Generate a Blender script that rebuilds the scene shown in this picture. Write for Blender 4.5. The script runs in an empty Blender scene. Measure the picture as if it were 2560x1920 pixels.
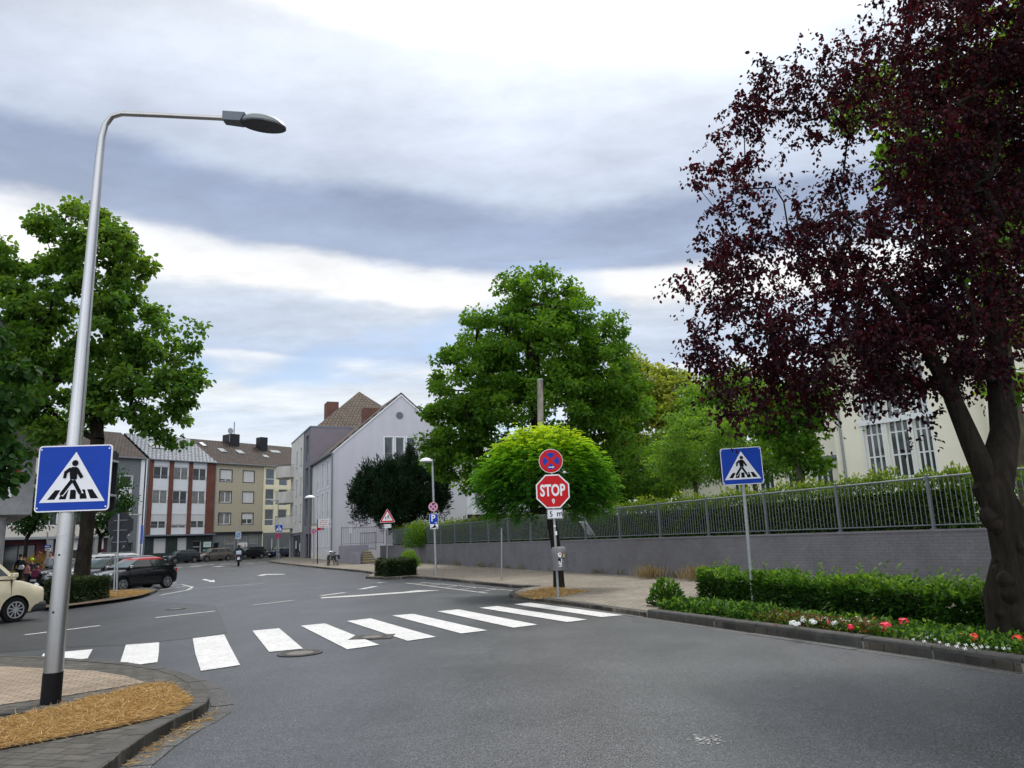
import bpy, bmesh, math, random
import numpy as np
from mathutils import Vector, Matrix
R = math.radians
sc = bpy.context.scene
COL = sc.collection
random.seed(7)
rng = np.random.default_rng(11)

# ------------------------------------------------------------------ camera
FPX = 1863.0; PIT = R(11.69); ROL = R(2.27); CZ = 1.7
cF = Vector((0, math.cos(PIT), math.sin(PIT)))
cU0 = Vector((0, -math.sin(PIT), math.cos(PIT)))
cR = math.cos(ROL) * Vector((1, 0, 0)) - math.sin(ROL) * cU0
cU = math.sin(ROL) * Vector((1, 0, 0)) + math.cos(ROL) * cU0
cam = bpy.data.cameras.new('camera'); camo = bpy.data.objects.new('camera', cam); COL.objects.link(camo)
cam.sensor_width = 36; cam.lens = FPX / 2560 * 36; cam.clip_end = 3000; cam.clip_start = 0.1
M3 = Matrix((cR, cU, -cF)).transposed()
camo.matrix_world = Matrix.Translation((0, 0, CZ)) @ M3.to_4x4()
sc.camera = camo

# ------------------------------------------------------------------ world, sun, exposure
SUN_EL, SUN_AZ = 56, 12           # azimuth from +Y towards +X
w = bpy.data.worlds.new('World'); sc.world = w; w.use_nodes = True
nt = w.node_tree; N = nt.nodes; L = nt.links
N.clear()
def mnode(op, a, b=None, c=None):
    n = N.new('ShaderNodeMath'); n.operation = op
    for i, v in enumerate((a, b, c)):
        if v is None: continue
        if isinstance(v, (int, float)): n.inputs[i].default_value = v
        else: L.new(v, n.inputs[i])
    return n.outputs[0]
out = N.new('ShaderNodeOutputWorld'); bg = N.new('ShaderNodeBackground')
WS = 0.12
bg.inputs['Strength'].default_value = WS
L.new(bg.outputs[0], out.inputs[0])
sky = N.new('ShaderNodeTexSky'); sky.sky_type = 'NISHITA'; sky.sun_disc = False
sky.sun_elevation = R(SUN_EL); sky.sun_rotation = R(SUN_AZ)
tc = N.new('ShaderNodeTexCoord'); sep = N.new('ShaderNodeSeparateXYZ'); L.new(tc.outputs['Generated'], sep.inputs[0])
dx, dy, dz = sep.outputs
el = mnode('MULTIPLY', mnode('ARCSINE', dz), 57.2958)
az = mnode('MULTIPLY', mnode('ARCTAN2', dx, dy), 57.2958)
den = mnode('ADD', mnode('MAXIMUM', dz, 0.0), 0.10)
pl = N.new('ShaderNodeCombineXYZ'); L.new(mnode('DIVIDE', dx, den), pl.inputs[0]); L.new(mnode('DIVIDE', dy, den), pl.inputs[1])
def wnoise(scale, detail, rough, off=(0, 0, 0), sx=1, sy=1, dist=0.0):
    mp = N.new('ShaderNodeMapping'); mp.inputs['Location'].default_value = off; mp.inputs['Scale'].default_value = (sx, sy, 1)
    L.new(pl.outputs[0], mp.inputs[0])
    n = N.new('ShaderNodeTexNoise'); n.inputs['Scale'].default_value = scale; n.inputs['Detail'].default_value = detail
    n.inputs['Roughness'].default_value = rough; n.inputs['Distortion'].default_value = dist
    L.new(mp.outputs[0], n.inputs['Vector']); return n.outputs['Fac']
n1 = wnoise(0.55, 4, 0.5, (3.1, 1.7, 0))
n2 = wnoise(1.5, 9, 0.60, (9.1, 4.7, 0), 1, 1.25, 0.0)
n3 = wnoise(1.1, 3, 0.5, (5.0, 2.2, 0))
# layered cloud deck: elevation warped by noise, brightness from the deck's bands
# low-frequency waviness of the bands with azimuth
wave = mnode('MULTIPLY', mnode('SINE', mnode('ADD', mnode('MULTIPLY', az, 0.105), 0.9)), 0.35)
elw = mnode('ADD', mnode('ADD', el, wave), mnode('MULTIPLY', mnode('SUBTRACT', n1, 0.5), 3.4))
elw = mnode('ADD', elw, mnode('MULTIPLY', mnode('SUBTRACT', n2, 0.5), 4.0))
elw = mnode('ADD', elw, mnode('MULTIPLY', az, 0.045))
ramp = N.new('ShaderNodeValToRGB'); cr = ramp.color_ramp; cr.interpolation = 'EASE'
L.new(mnode('DIVIDE', elw, 60.0), ramp.inputs[0])
def s2l(c): return tuple(((v / 255) / 12.92 if v / 255 < .04045 else ((v / 255 + .055) / 1.055) ** 2.4) for v in c)
stops = [(0, (232, 240, 248)), (5, (240, 246, 252)), (8.4, (218, 230, 244)), (9.6, (238, 245, 252)), (12.0, (216, 227, 243)), (12.9, (236, 242, 250)), (13.6, (196, 210, 232)),
         (15.5, (208, 220, 238)), (17.0, (218, 228, 242)), (18.1, (255, 255, 255)), (20.0, (250, 252, 255)), (21.2, (172, 186, 212)), (24.6, (163, 177, 205)),
         (26.4, (202, 213, 232)), (30, (216, 225, 241)), (33.5, (224, 232, 245)), (35.5, (228, 235, 246)), (37.2, (255, 255, 255)), (60, (255, 255, 255))]
while len(cr.elements) < len(stops): cr.elements.new(0.5)
for e, (p, c) in zip(cr.elements, stops):
    e.position = p / 60.0; e.color = (*s2l(c), 1)
# detail lightness
n4 = wnoise(3.2, 10, 0.62, (2.7, 8.1, 0), 1, 1.5, 0.0)
mod = mnode('ADD', 0.97, mnode('ADD', mnode('MULTIPLY', mnode('SUBTRACT', n2, 0.5), 0.5), mnode('MULTIPLY', mnode('SUBTRACT', n4, 0.5), 0.55)))
mod = mnode('MINIMUM', mnode('MAXIMUM', mod, 0.86), 1.22)
# the sun behind the deck makes it glow around its direction
gl = N.new('ShaderNodeVectorMath'); gl.operation = 'DOT_PRODUCT'
L.new(tc.outputs['Generated'], gl.inputs[0])
sdir = Vector((math.sin(R(SUN_AZ)) * math.cos(R(SUN_EL)), math.cos(R(SUN_AZ)) * math.cos(R(SUN_EL)), math.sin(R(SUN_EL))))
gl.inputs[1].default_value = sdir
glow = mnode('POWER', mnode('MAXIMUM', gl.outputs['Value'], 0.0), 40.0)
mod = mnode('MULTIPLY', mod, mnode('ADD', 0.94, mnode('MULTIPLY', glow, 7.0)))
# sky behind the camera brightened, added fill light for the shaded walls
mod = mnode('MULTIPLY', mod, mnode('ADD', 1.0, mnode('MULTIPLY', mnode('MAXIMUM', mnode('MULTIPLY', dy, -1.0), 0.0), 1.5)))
vm = N.new('ShaderNodeVectorMath'); vm.operation = 'SCALE'; L.new(ramp.outputs[0], vm.inputs[0])
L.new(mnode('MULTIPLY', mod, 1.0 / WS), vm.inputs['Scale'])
# small gaps of blue low in the sky
gap = N.new('ShaderNodeMapRange'); L.new(n3, gap.inputs[0])
gap.inputs[1].default_value = 0.56; gap.inputs[2].default_value = 0.66; gap.inputs[3].default_value = 0.0; gap.inputs[4].default_value = 0.8
band = mnode('MULTIPLY', mnode('GREATER_THAN', el, 3.0), mnode('LESS_THAN', el, 21.0))
mx = N.new('ShaderNodeMix'); mx.data_type = 'RGBA'
L.new(mnode('MULTIPLY', gap.outputs[0], band), mx.inputs[0]); L.new(vm.outputs[0], mx.inputs[6])
sk2 = N.new('ShaderNodeVectorMath'); sk2.operation = 'SCALE'; sk2.inputs['Scale'].default_value = 1.0; L.new(sky.outputs[0], sk2.inputs[0])
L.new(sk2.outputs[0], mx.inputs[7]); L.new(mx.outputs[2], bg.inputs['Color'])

sl = bpy.data.lights.new('sun', 'SUN'); sl.energy = 1.5; sl.angle = R(10); sl.color = (1, .96, .9)
so = bpy.data.objects.new('sun', sl); COL.objects.link(so); so.rotation_euler = sdir.to_track_quat('Z', 'Y').to_euler()
sc.view_settings.view_transform = 'Standard'; sc.view_settings.look = 'None'; sc.view_settings.exposure = 0.15; sc.view_settings.gamma = 1
sc.cycles.max_bounces = 6; sc.cycles.transparent_max_bounces = 6; sc.cycles.use_denoising = True

# ------------------------------------------------------------------ projection helpers (photograph pixels, 2560 x 1920 -> ground points)
def ray(x, y): return cF + cR * ((x - 1280) / FPX) + cU * ((960 - y) / FPX)
def zg(Y): return .0078 * max(0.0, min(Y, 135) - 35)
def G(x, y, dz=0.0):
    d = ray(x, y); t = 1
    for i in range(40): t = (zg(d.y * t) + dz - CZ) / d.z
    return (d.x * t, d.y * t)
def at(x, y, Y):
    d = ray(x, y); t = Y / d.y; return Vector((d.x * t, Y, CZ + d.z * t))
def zoom(ox, oy, s): return lambda x, y: (ox + x / s, oy + y / s)
zA = zoom(0, 1400, 2.765); zB = zoom(400, 1380, 2.212); zC = zoom(900, 1350, 3.16); z2 = zoom(320, 1050, 4.483)
z3 = zoom(640, 950, 3.317); z6 = zoom(720, 1060, 4.61); zD = zoom(1560, 1400, 2.212); zR = zoom(1860, 1000, 3.16)
def P_(x, y): return (x * 1.1573, y * 1.1573)
class Frame:
    """vertical plane with origin O; local x runs along azimuth az, local y points behind it"""
    def __init__(s, O, az):
        a = R(az); s.O = O; s.x = (math.sin(a), math.cos(a)); s.y = (-math.cos(a), math.sin(a)); s.rot = math.atan2(s.x[1], s.x[0])
    def hit(s, p, off=0.0):
        d = ray(*p); ox = s.O[0] + s.y[0] * off; oy = s.O[1] + s.y[1] * off
        t = (ox * s.y[0] + oy * s.y[1]) / (d.x * s.y[0] + d.y * s.y[1])
        return ((d.x * t - ox) * s.x[0] + (d.y * t - oy) * s.x[1], CZ + d.z * t)
    def w(s, u, v): return (s.O[0] + s.x[0] * u + s.y[0] * v, s.O[1] + s.x[1] * u + s.y[1] * v)

# ------------------------------------------------------------------ materials
MATS = {}
def mk(name, build):
    if name in MATS: return MATS[name]
    m = bpy.data.materials.new(name); m.use_nodes = True
    t = m.node_tree; b = t.nodes['Principled BSDF']; build(m, t, b); MATS[name] = m; return m
def coords(t, scale=1.0, rot=0.0, kind='Object'):
    tc = t.nodes.new('ShaderNodeTexCoord'); mp = t.nodes.new('ShaderNodeMapping')
    t.links.new(tc.outputs[kind], mp.inputs[0])
    s = scale if isinstance(scale, tuple) else (scale,) * 3
    mp.inputs['Scale'].default_value = s; mp.inputs['Rotation'].default_value = (0, 0, rot); return mp.outputs[0]
def noise(t, vec, scale, detail=4, rough=.55):
    n = t.nodes.new('ShaderNodeTexNoise'); n.inputs['Scale'].default_value = scale; n.inputs['Detail'].default_value = detail
    n.inputs['Roughness'].default_value = rough
    if vec is not None: t.links.new(vec, n.inputs['Vector'])
    return n.outputs['Fac']
def ramp_(t, fac, stops):
    r = t.nodes.new('ShaderNodeValToRGB')
    while len(r.color_ramp.elements) < len(stops): r.color_ramp.elements.new(.5)
    for e, (p, c) in zip(r.color_ramp.elements, stops): e.position = p; e.color = (*c, 1)
    t.links.new(fac, r.inputs[0]); return r.outputs[0]
def mixc(t, fac, a, b, mode='MIX'):
    m = t.nodes.new('ShaderNodeMix'); m.data_type = 'RGBA'; m.blend_type = mode
    for i, v in ((0, fac), (6, a), (7, b)):
        if isinstance(v, (int, float)): m.inputs[i].default_value = v
        elif isinstance(v, tuple): m.inputs[i].default_value = (*v, 1)
        else: t.links.new(v, m.inputs[i])
    return m.outputs[2]
def bump(t, b, h, strength=.3, dist=.01):
    n = t.nodes.new('ShaderNodeBump'); n.inputs['Strength'].default_value = strength; n.inputs['Distance'].default_value = dist
    t.links.new(h, n.inputs['Height']); t.links.new(n.outputs[0], b.inputs['Normal'])
def surf(name, c, var=.12, scale=6.0, rough=.7, metal=0.0, bmp=0.0, spec=.5, coat=0.0, streak=False):
    def f(m, t, b):
        v = coords(t, (1, 1, .25) if streak else 1.0)
        n = noise(t, v, scale)
        lo = tuple(x * (1 - var) for x in c); hi = tuple(min(1, x * (1 + var)) for x in c)
        t.links.new(ramp_(t, n, [(.3, lo), (.7, hi)]), b.inputs['Base Color'])
        b.inputs['Roughness'].default_value = rough; b.inputs['Metallic'].default_value = metal
        b.inputs['Specular IOR Level'].default_value = spec
        if coat: b.inputs['Coat Weight'].default_value = coat; b.inputs['Coat Roughness'].default_value = .04
        if bmp: bump(t, b, noise(t, v, scale * 8), bmp)
    return mk(name, f)
def asphalt(name, c, grain=.35, patch=.25, rough=.5):
    def f(m, t, b):
        v = coords(t)
        g = noise(t, v, 42, 3, .8); big = noise(t, v, .55, 5, .6); mid = noise(t, v, 6, 4, .6)
        vor = t.nodes.new('ShaderNodeTexVoronoi'); vor.inputs['Scale'].default_value = 75; t.links.new(v, vor.inputs['Vector'])
        a = ramp_(t, g, [(.3, tuple(x * (1 - grain) for x in c)), (.52, c), (.72, tuple(x * (1 + grain * 1.6) for x in c))])
        a = mixc(t, 1.0, a, ramp_(t, big, [(.3, (1 - patch,) * 3), (.7, (1 + patch,) * 3)]), 'MULTIPLY')
        a = mixc(t, 1.0, a, ramp_(t, mid, [(.3, (.93,) * 3), (.7, (1.07,) * 3)]), 'MULTIPLY')
        vc = t.nodes.new('ShaderNodeTexVoronoi'); vc.inputs['Scale'].default_value = 62; t.links.new(v, vc.inputs['Vector'])
        sp = t.nodes.new('ShaderNodeSeparateColor'); t.links.new(vc.outputs['Color'], sp.inputs[0])
        a = mixc(t, 1.0, a, ramp_(t, sp.outputs[0], [(0, (.42,) * 3), (.55, (.9,) * 3), (.88, (1.2,) * 3), (1, (2.0,) * 3)]), 'MULTIPLY')
        mp2 = t.nodes.new('ShaderNodeMapping'); mp2.inputs['Rotation'].default_value = (0, 0, R(-25)); mp2.inputs['Scale'].default_value = (1.1, .09, 1); t.links.new(v, mp2.inputs[0])
        a = mixc(t, 1.0, a, ramp_(t, noise(t, mp2.outputs[0], 1.0, 5, .6), [(.32, (.78,) * 3), (.68, (1.2,) * 3)]), 'MULTIPLY')
        # faint tyre-polished streaks and old cracks
        cr = t.nodes.new('ShaderNodeTexVoronoi'); cr.feature = 'DISTANCE_TO_EDGE'; cr.inputs['Scale'].default_value = .22
        vv = t.nodes.new('ShaderNodeVectorMath'); vv.operation = 'ADD'; t.links.new(v, vv.inputs[0])
        nn = t.nodes.new('ShaderNodeTexNoise'); nn.inputs['Scale'].default_value = 1.3; nn.inputs['Detail'].default_value = 6; t.links.new(v, nn.inputs['Vector'])
        t.links.new(nn.outputs['Color'], vv.inputs[1]); t.links.new(vv.outputs[0], cr.inputs['Vector'])
        a = mixc(t, 1.0, a, ramp_(t, cr.outputs['Distance'], [(0, (.62,) * 3), (.006, (1,) * 3)]), 'MULTIPLY')
        t.links.new(a, b.inputs['Base Color'])
        rr = ramp_(t, big, [(.3, (rough - .02,) * 3), (.7, (rough + .05,) * 3)]); t.links.new(rr, b.inputs['Roughness'])
        bump(t, b, vor.outputs['Distance'], .5, .008)
    return mk(name, f)
def brickmat(name, c1, c2, mortar, bw, bh, ms=.01, rot=0.0, kind='Object', plane='xy', rough=.85, offset=.5, bmp=.4, var=.15, blot=.25):
    def f(m, t, b):
        tc = t.nodes.new('ShaderNodeTexCoord'); src = tc.outputs[kind]
        if plane != 'xy':
            s = t.nodes.new('ShaderNodeSeparateXYZ'); c = t.nodes.new('ShaderNodeCombineXYZ'); t.links.new(src, s.inputs[0])
            add = t.nodes.new('ShaderNodeMath'); add.operation = 'ADD'; t.links.new(s.outputs[0], add.inputs[0]); t.links.new(s.outputs[1], add.inputs[1])
            t.links.new(add.outputs[0], c.inputs[0]); t.links.new(s.outputs[2], c.inputs[1]); src = c.outputs[0]
        mp = t.nodes.new('ShaderNodeMapping'); mp.inputs['Rotation'].default_value = (0, 0, rot); t.links.new(src, mp.inputs[0])
        br = t.nodes.new('ShaderNodeTexBrick'); t.links.new(mp.outputs[0], br.inputs['Vector'])
        br.inputs['Color1'].default_value = (*c1, 1); br.inputs['Color2'].default_value = (*c2, 1); br.inputs['Mortar'].default_value = (*mortar, 1)
        br.inputs['Scale'].default_value = 1; br.inputs['Mortar Size'].default_value = ms; br.inputs['Brick Width'].default_value = bw
        br.inputs['Row Height'].default_value = bh; br.offset = offset; br.inputs['Mortar Smooth'].default_value = .3
        n = noise(t, mp.outputs[0], .9, 6, .65); n2 = noise(t, mp.outputs[0], 9, 3)
        a = mixc(t, 1.0, br.outputs[0], ramp_(t, n, [(.3, (1 - blot,) * 3), (.7, (1 + blot * .4,) * 3)]), 'MULTIPLY')
        a = mixc(t, 1.0, a, ramp_(t, n2, [(.3, (1 - var,) * 3), (.7, (1 + var * .4,) * 3)]), 'MULTIPLY')
        t.links.new(a, b.inputs['Base Color']); b.inputs['Roughness'].default_value = rough; b.inputs['Specular IOR Level'].default_value = .2
        inv = t.nodes.new('ShaderNodeMath'); inv.operation = 'SUBTRACT'; inv.inputs[0].default_value = 1; t.links.new(br.outputs['Fac'], inv.inputs[1])
        bump(t, b, inv.outputs[0], bmp, .012)
    return mk(name, f)
def tilemat(name, c, c2, tw=.3, th=.36, rough=.65, contrast=.5, ms=.06):
    """roof tiles: rows across the slope, waves along x"""
    def f(m, t, b):
        tc = t.nodes.new('ShaderNodeTexCoord'); s = t.nodes.new('ShaderNodeSeparateXYZ'); t.links.new(tc.outputs['UV'], s.inputs[0])
        c_ = t.nodes.new('ShaderNodeCombineXYZ'); t.links.new(s.outputs[0], c_.inputs[0]); t.links.new(s.outputs[1], c_.inputs[1])
        br = t.nodes.new('ShaderNodeTexBrick'); t.links.new(c_.outputs[0], br.inputs['Vector'])
        br.inputs['Color1'].default_value = (*c, 1); br.inputs['Color2'].default_value = (*c2, 1)
        br.inputs['Mortar'].default_value = tuple(x * contrast for x in c) + (1,)
        br.inputs['Scale'].default_value = 1; br.inputs['Mortar Size'].default_value = ms; br.inputs['Brick Width'].default_value = tw
        br.inputs['Row Height'].default_value = th; br.offset = 0.5; br.inputs['Mortar Smooth'].default_value = .6
        n = noise(t, c_.outputs[0], .7, 5); a = mixc(t, 1.0, br.outputs[0], ramp_(t, n, [(.3, (.75,) * 3), (.7, (1.12,) * 3)]), 'MULTIPLY')
        t.links.new(a, b.inputs['Base Color']); b.inputs['Roughness'].default_value = rough; b.inputs['Specular IOR Level'].default_value = .2
        inv = t.nodes.new('ShaderNodeMath'); inv.operation = 'SUBTRACT'; inv.inputs[0].default_value = 1; t.links.new(br.outputs['Fac'], inv.inputs[1])
        bump(t, b, inv.outputs[0], .8, .04)
    return mk(name, f)
def leafmat(name, cols, trans=.35, tint=(1.25, 1.15, .45), rough=.5, spec=.35):
    def f(m, t, b):
        at_ = t.nodes.new('ShaderNodeAttribute'); at_.attribute_name = 'v'
        n = len(cols); c = ramp_(t, at_.outputs['Fac'], [(i / (n - 1), x) for i, x in enumerate(cols)])
        t.links.new(c, b.inputs['Base Color']); b.inputs['Roughness'].default_value = rough; b.inputs['Specular IOR Level'].default_value = spec
        tr = t.nodes.new('ShaderNodeBsdfTranslucent'); t.links.new(mixc(t, 1.0, c, tuple(tint), 'MULTIPLY'), tr.inputs[0])
        ms = t.nodes.new('ShaderNodeMixShader'); ms.inputs[0].default_value = trans
        t.links.new(b.outputs[0], ms.inputs[1]); t.links.new(tr.outputs[0], ms.inputs[2])
        t.links.new(ms.outputs[0], t.nodes['Material Output'].inputs[0])
    return mk(name, f)
def bark(name, c, scale=9, b_=.8):
    def f(m, t, b):
        v = coords(t, (1, 1, .18)); n = noise(t, v, scale, 6, .7)
        v2 = coords(t, 1.0); n2 = noise(t, v2, 2.3, 5)
        a = ramp_(t, n, [(.3, tuple(x * .45 for x in c)), (.55, c), (.75, tuple(x * 1.5 for x in c))])
        a = mixc(t, 1.0, a, ramp_(t, n2, [(.35, (.7, .75, .7)), (.7, (1.15, 1.1, 1.05))]), 'MULTIPLY')
        t.links.new(a, b.inputs['Base Color']); b.inputs['Roughness'].default_value = .9; b.inputs['Specular IOR Level'].default_value = .08; bump(t, b, n, b_, .04)
    return mk(name, f)
def glassmat(name, c, rough=.05, spec=.6):
    return surf(name, c, .25, 1.5, rough, 0, 0, spec)

m_asph = asphalt('asphalt_old', (.043, .046, .052), .6, .18, .34)
m_asph2 = asphalt('asphalt_new', (.024, .026, .030), .6, .10, .42)
m_asph3 = asphalt('asphalt_gutter', (.060, .060, .058), .3, .3, .7)
def _paint(m, t, b):
    v = coords(t); n = noise(t, v, 11, 8, .75); n2 = noise(t, v, 1.7, 4)
    a = ramp_(t, n, [(.33, (.13, .13, .13)), (.40, (.46, .46, .45)), (.6, (.60, .60, .59))]); a = mixc(t, 1.0, a, ramp_(t, n2, [(.3, (.88,) * 3), (.7, (1.04,) * 3)]), 'MULTIPLY')
    t.links.new(a, b.inputs['Base Color']); b.inputs['Roughness'].default_value = .65; bump(t, b, n, .3)
m_white = mk('road_paint', _paint)
m_faded = surf('road_paint_worn', (.42, .42, .40), .35, 14, .7, 0, .2)
m_kerb = surf('kerb_stone', (.070, .068, .063), .25, 5, .85, 0, .4, .2)
m_pav_r = brickmat('paving_buff', (.30, .265, .215), (.235, .205, .165), (.10, .09, .075), .24, .12, .012, R(64), 'Object', 'xy', .85, .5, .5)
m_pav_l = brickmat('paving_corner', (.34, .27, .20), (.27, .215, .16), (.12, .10, .08), .20, .10, .010, R(-8), 'Object', 'xy', .85, .5, .5)
m_sett = brickmat('setts_grey', (.115, .108, .095), (.085, .08, .07), (.05, .048, .04), .26, .16, .012, R(14), 'Object', 'xy', .9, .5, .4, .3, .4)
m_soil = surf('soil', (.085, .055, .032), .4, 12, .95, 0, .6)
m_ground = surf('ground_far', (.10, .10, .09), .2, .5, .9)
m_lawn = surf('lawn', (.06, .09, .03), .3, 3, .9)
m_galv = surf('galvanised', (.15, .17, .18), .15, 18, .5, .3, 0, .5)
m_alu = surf('aluminium', (.42, .41, .40), .10, 3, .26, .95, 0, .5, 0, True)
m_pole = surf('pole_grey', (.30, .32, .33), .15, 14, .5, .4)
m_dark = surf('dark_metal', (.018, .019, .022), .2, 10, .5, 0, 0, .2)
m_blackband = surf('black_band', (.006, .006, .007), .2, 10, .6, 0, 0, .15)
m_signw = surf('sign_white', (.72, .72, .74), .03, 5, .35)
m_signb = surf('sign_blue', (.001, .042, .34), .06, 4, .55, 0, 0, .25)
m_signr = surf('sign_red', (.50, .008, .012), .08, 4, .5, 0, 0, .2)
m_signk = surf('sign_black', (.007, .007, .009), .1, 5, .7, 0, 0, .1)
m_pink = surf('sign_faded_red', (.60, .26, .30), .08, 6, .4)
m_purp = surf('sign_dark_red', (.28, .02, .08), .08, 6, .4)
m_navy = surf('sign_faded_blue', (.015, .025, .22), .08, 6, .4)
m_wallp = brickmat('wall_painted_brick', (.178, .175, .188), (.165, .162, .175), (.13, .128, .14), .25, .075, .006, 0, 'Object', 'xz', .7, .5, .6, .10, .24)
m_gable = surf('render_lilac', (.50, .49, .535), .07, .9, .85, 0, .06, .3, 0, True)
m_street = surf('render_white', (.50, .50, .53), .04, .8, .85)
m_lightc = surf('concrete_light', (.52, .51, .48), .12, 1.2, .85)
m_balc = surf('balcony_concrete', (.42, .41, .37), .15, 2, .85, 0, 0, .5, 0, True)
m_tower = surf('render_darkgrey', (.15, .145, .165), .06, 1, .8)
m_mauve = surf('render_mauve', (.19, .165, .19), .06, 1, .8)
m_cream = surf('render_cream', (.78, .73, .60), .04, .7, .85)
m_ochre = surf('render_ochre', (.38, .345, .255), .14, 5, .9, 0, .3)
m_yellow = surf('render_yellow', (.72, .67, .47), .04, 1, .85)
m_panelw = surf('panel_white', (.62, .64, .66), .04, 1, .6)
m_greyf = surf('render_grey', (.13, .145, .15), .08, 1.4, .85)
m_beige = surf('render_beige', (.56, .52, .46), .06, 1, .85)
m_maroon = surf('maroon_front', (.10, .018, .028), .2, 2, .6)
m_brick = brickmat('brick_red', (.20, .062, .040), (.14, .045, .032), (.12, .085, .07), .25, .08, .010, 0, 'Object', 'xz', .85)
m_tiled = brickmat('tile_green', (.035, .048, .045), (.05, .062, .058), (.02, .025, .022), .7, .5, .012, 0, 'Object', 'xz', .45, .0, .2)
m_rooft = tilemat('roof_brown', (.070, .052, .043), (.048, .037, .031), .42, .46, .8, .35)
m_roofg = tilemat('roof_glazed', (.20, .22, .26), (.15, .17, .20), .5, .55, .2, .12, .10)
m_roofo = tilemat('roof_tan', (.125, .092, .066), (.09, .068, .05), .42, .50, .7, .25, .06)
m_roofd = tilemat('roof_mottled', (.085, .066, .056), (.20, .17, .15), .4, .45, .85, .4)
m_chim = brickmat('brick_chimney', (.17, .062, .045), (.13, .05, .036), (.16, .12, .10), .25, .08, .012, 0, 'Object', 'xz')
m_glass = glassmat('window_glass', (.045, .052, .055), .06, .7)
m_glassl = glassmat('window_glass_curtain', (.17, .175, .17), .15, .6)
m_glassb = glassmat('window_glass_blue', (.06, .10, .12), .04, .8)
m_shut = surf('roller_shutter', (.55, .55, .55), .05, 3, .6)
m_wframe = surf('window_white', (.70, .71, .72), .03, 3, .45)
m_zinc = surf('zinc', (.16, .18, .21), .1, 4, .5, .4)
m_conc = surf('concrete_column', (.27, .27, .265), .15, 4, .85, 0, .15)
m_tyre = surf('tyre', (.010, .010, .011), .15, 20, .8, 0, 0, .15)
m_rim = surf('wheel_rim', (.46, .47, .48), .05, 10, .3, .8)
m_cglass = glassmat('car_glass', (.020, .026, .028), .03, .9)
m_cglass_l = glassmat('car_windscreen', (.05, .085, .08), .03, 1.0)
m_plast = surf('black_plastic', (.02, .02, .022), .1, 10, .6)
m_chrome = surf('chrome', (.6, .6, .6), .03, 10, .15, 1)
m_lamp = surf('headlight', (.45, .48, .50), .1, 20, .12, .3)
m_tail = surf('tail_light', (.35, .01, .012), .1, 10, .2)
m_amber = surf('yellow_step_edge', (.62, .42, .06), .2, 10, .8)
m_skin = surf('skin', (.50, .27, .18), .06, 8, .6)

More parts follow.
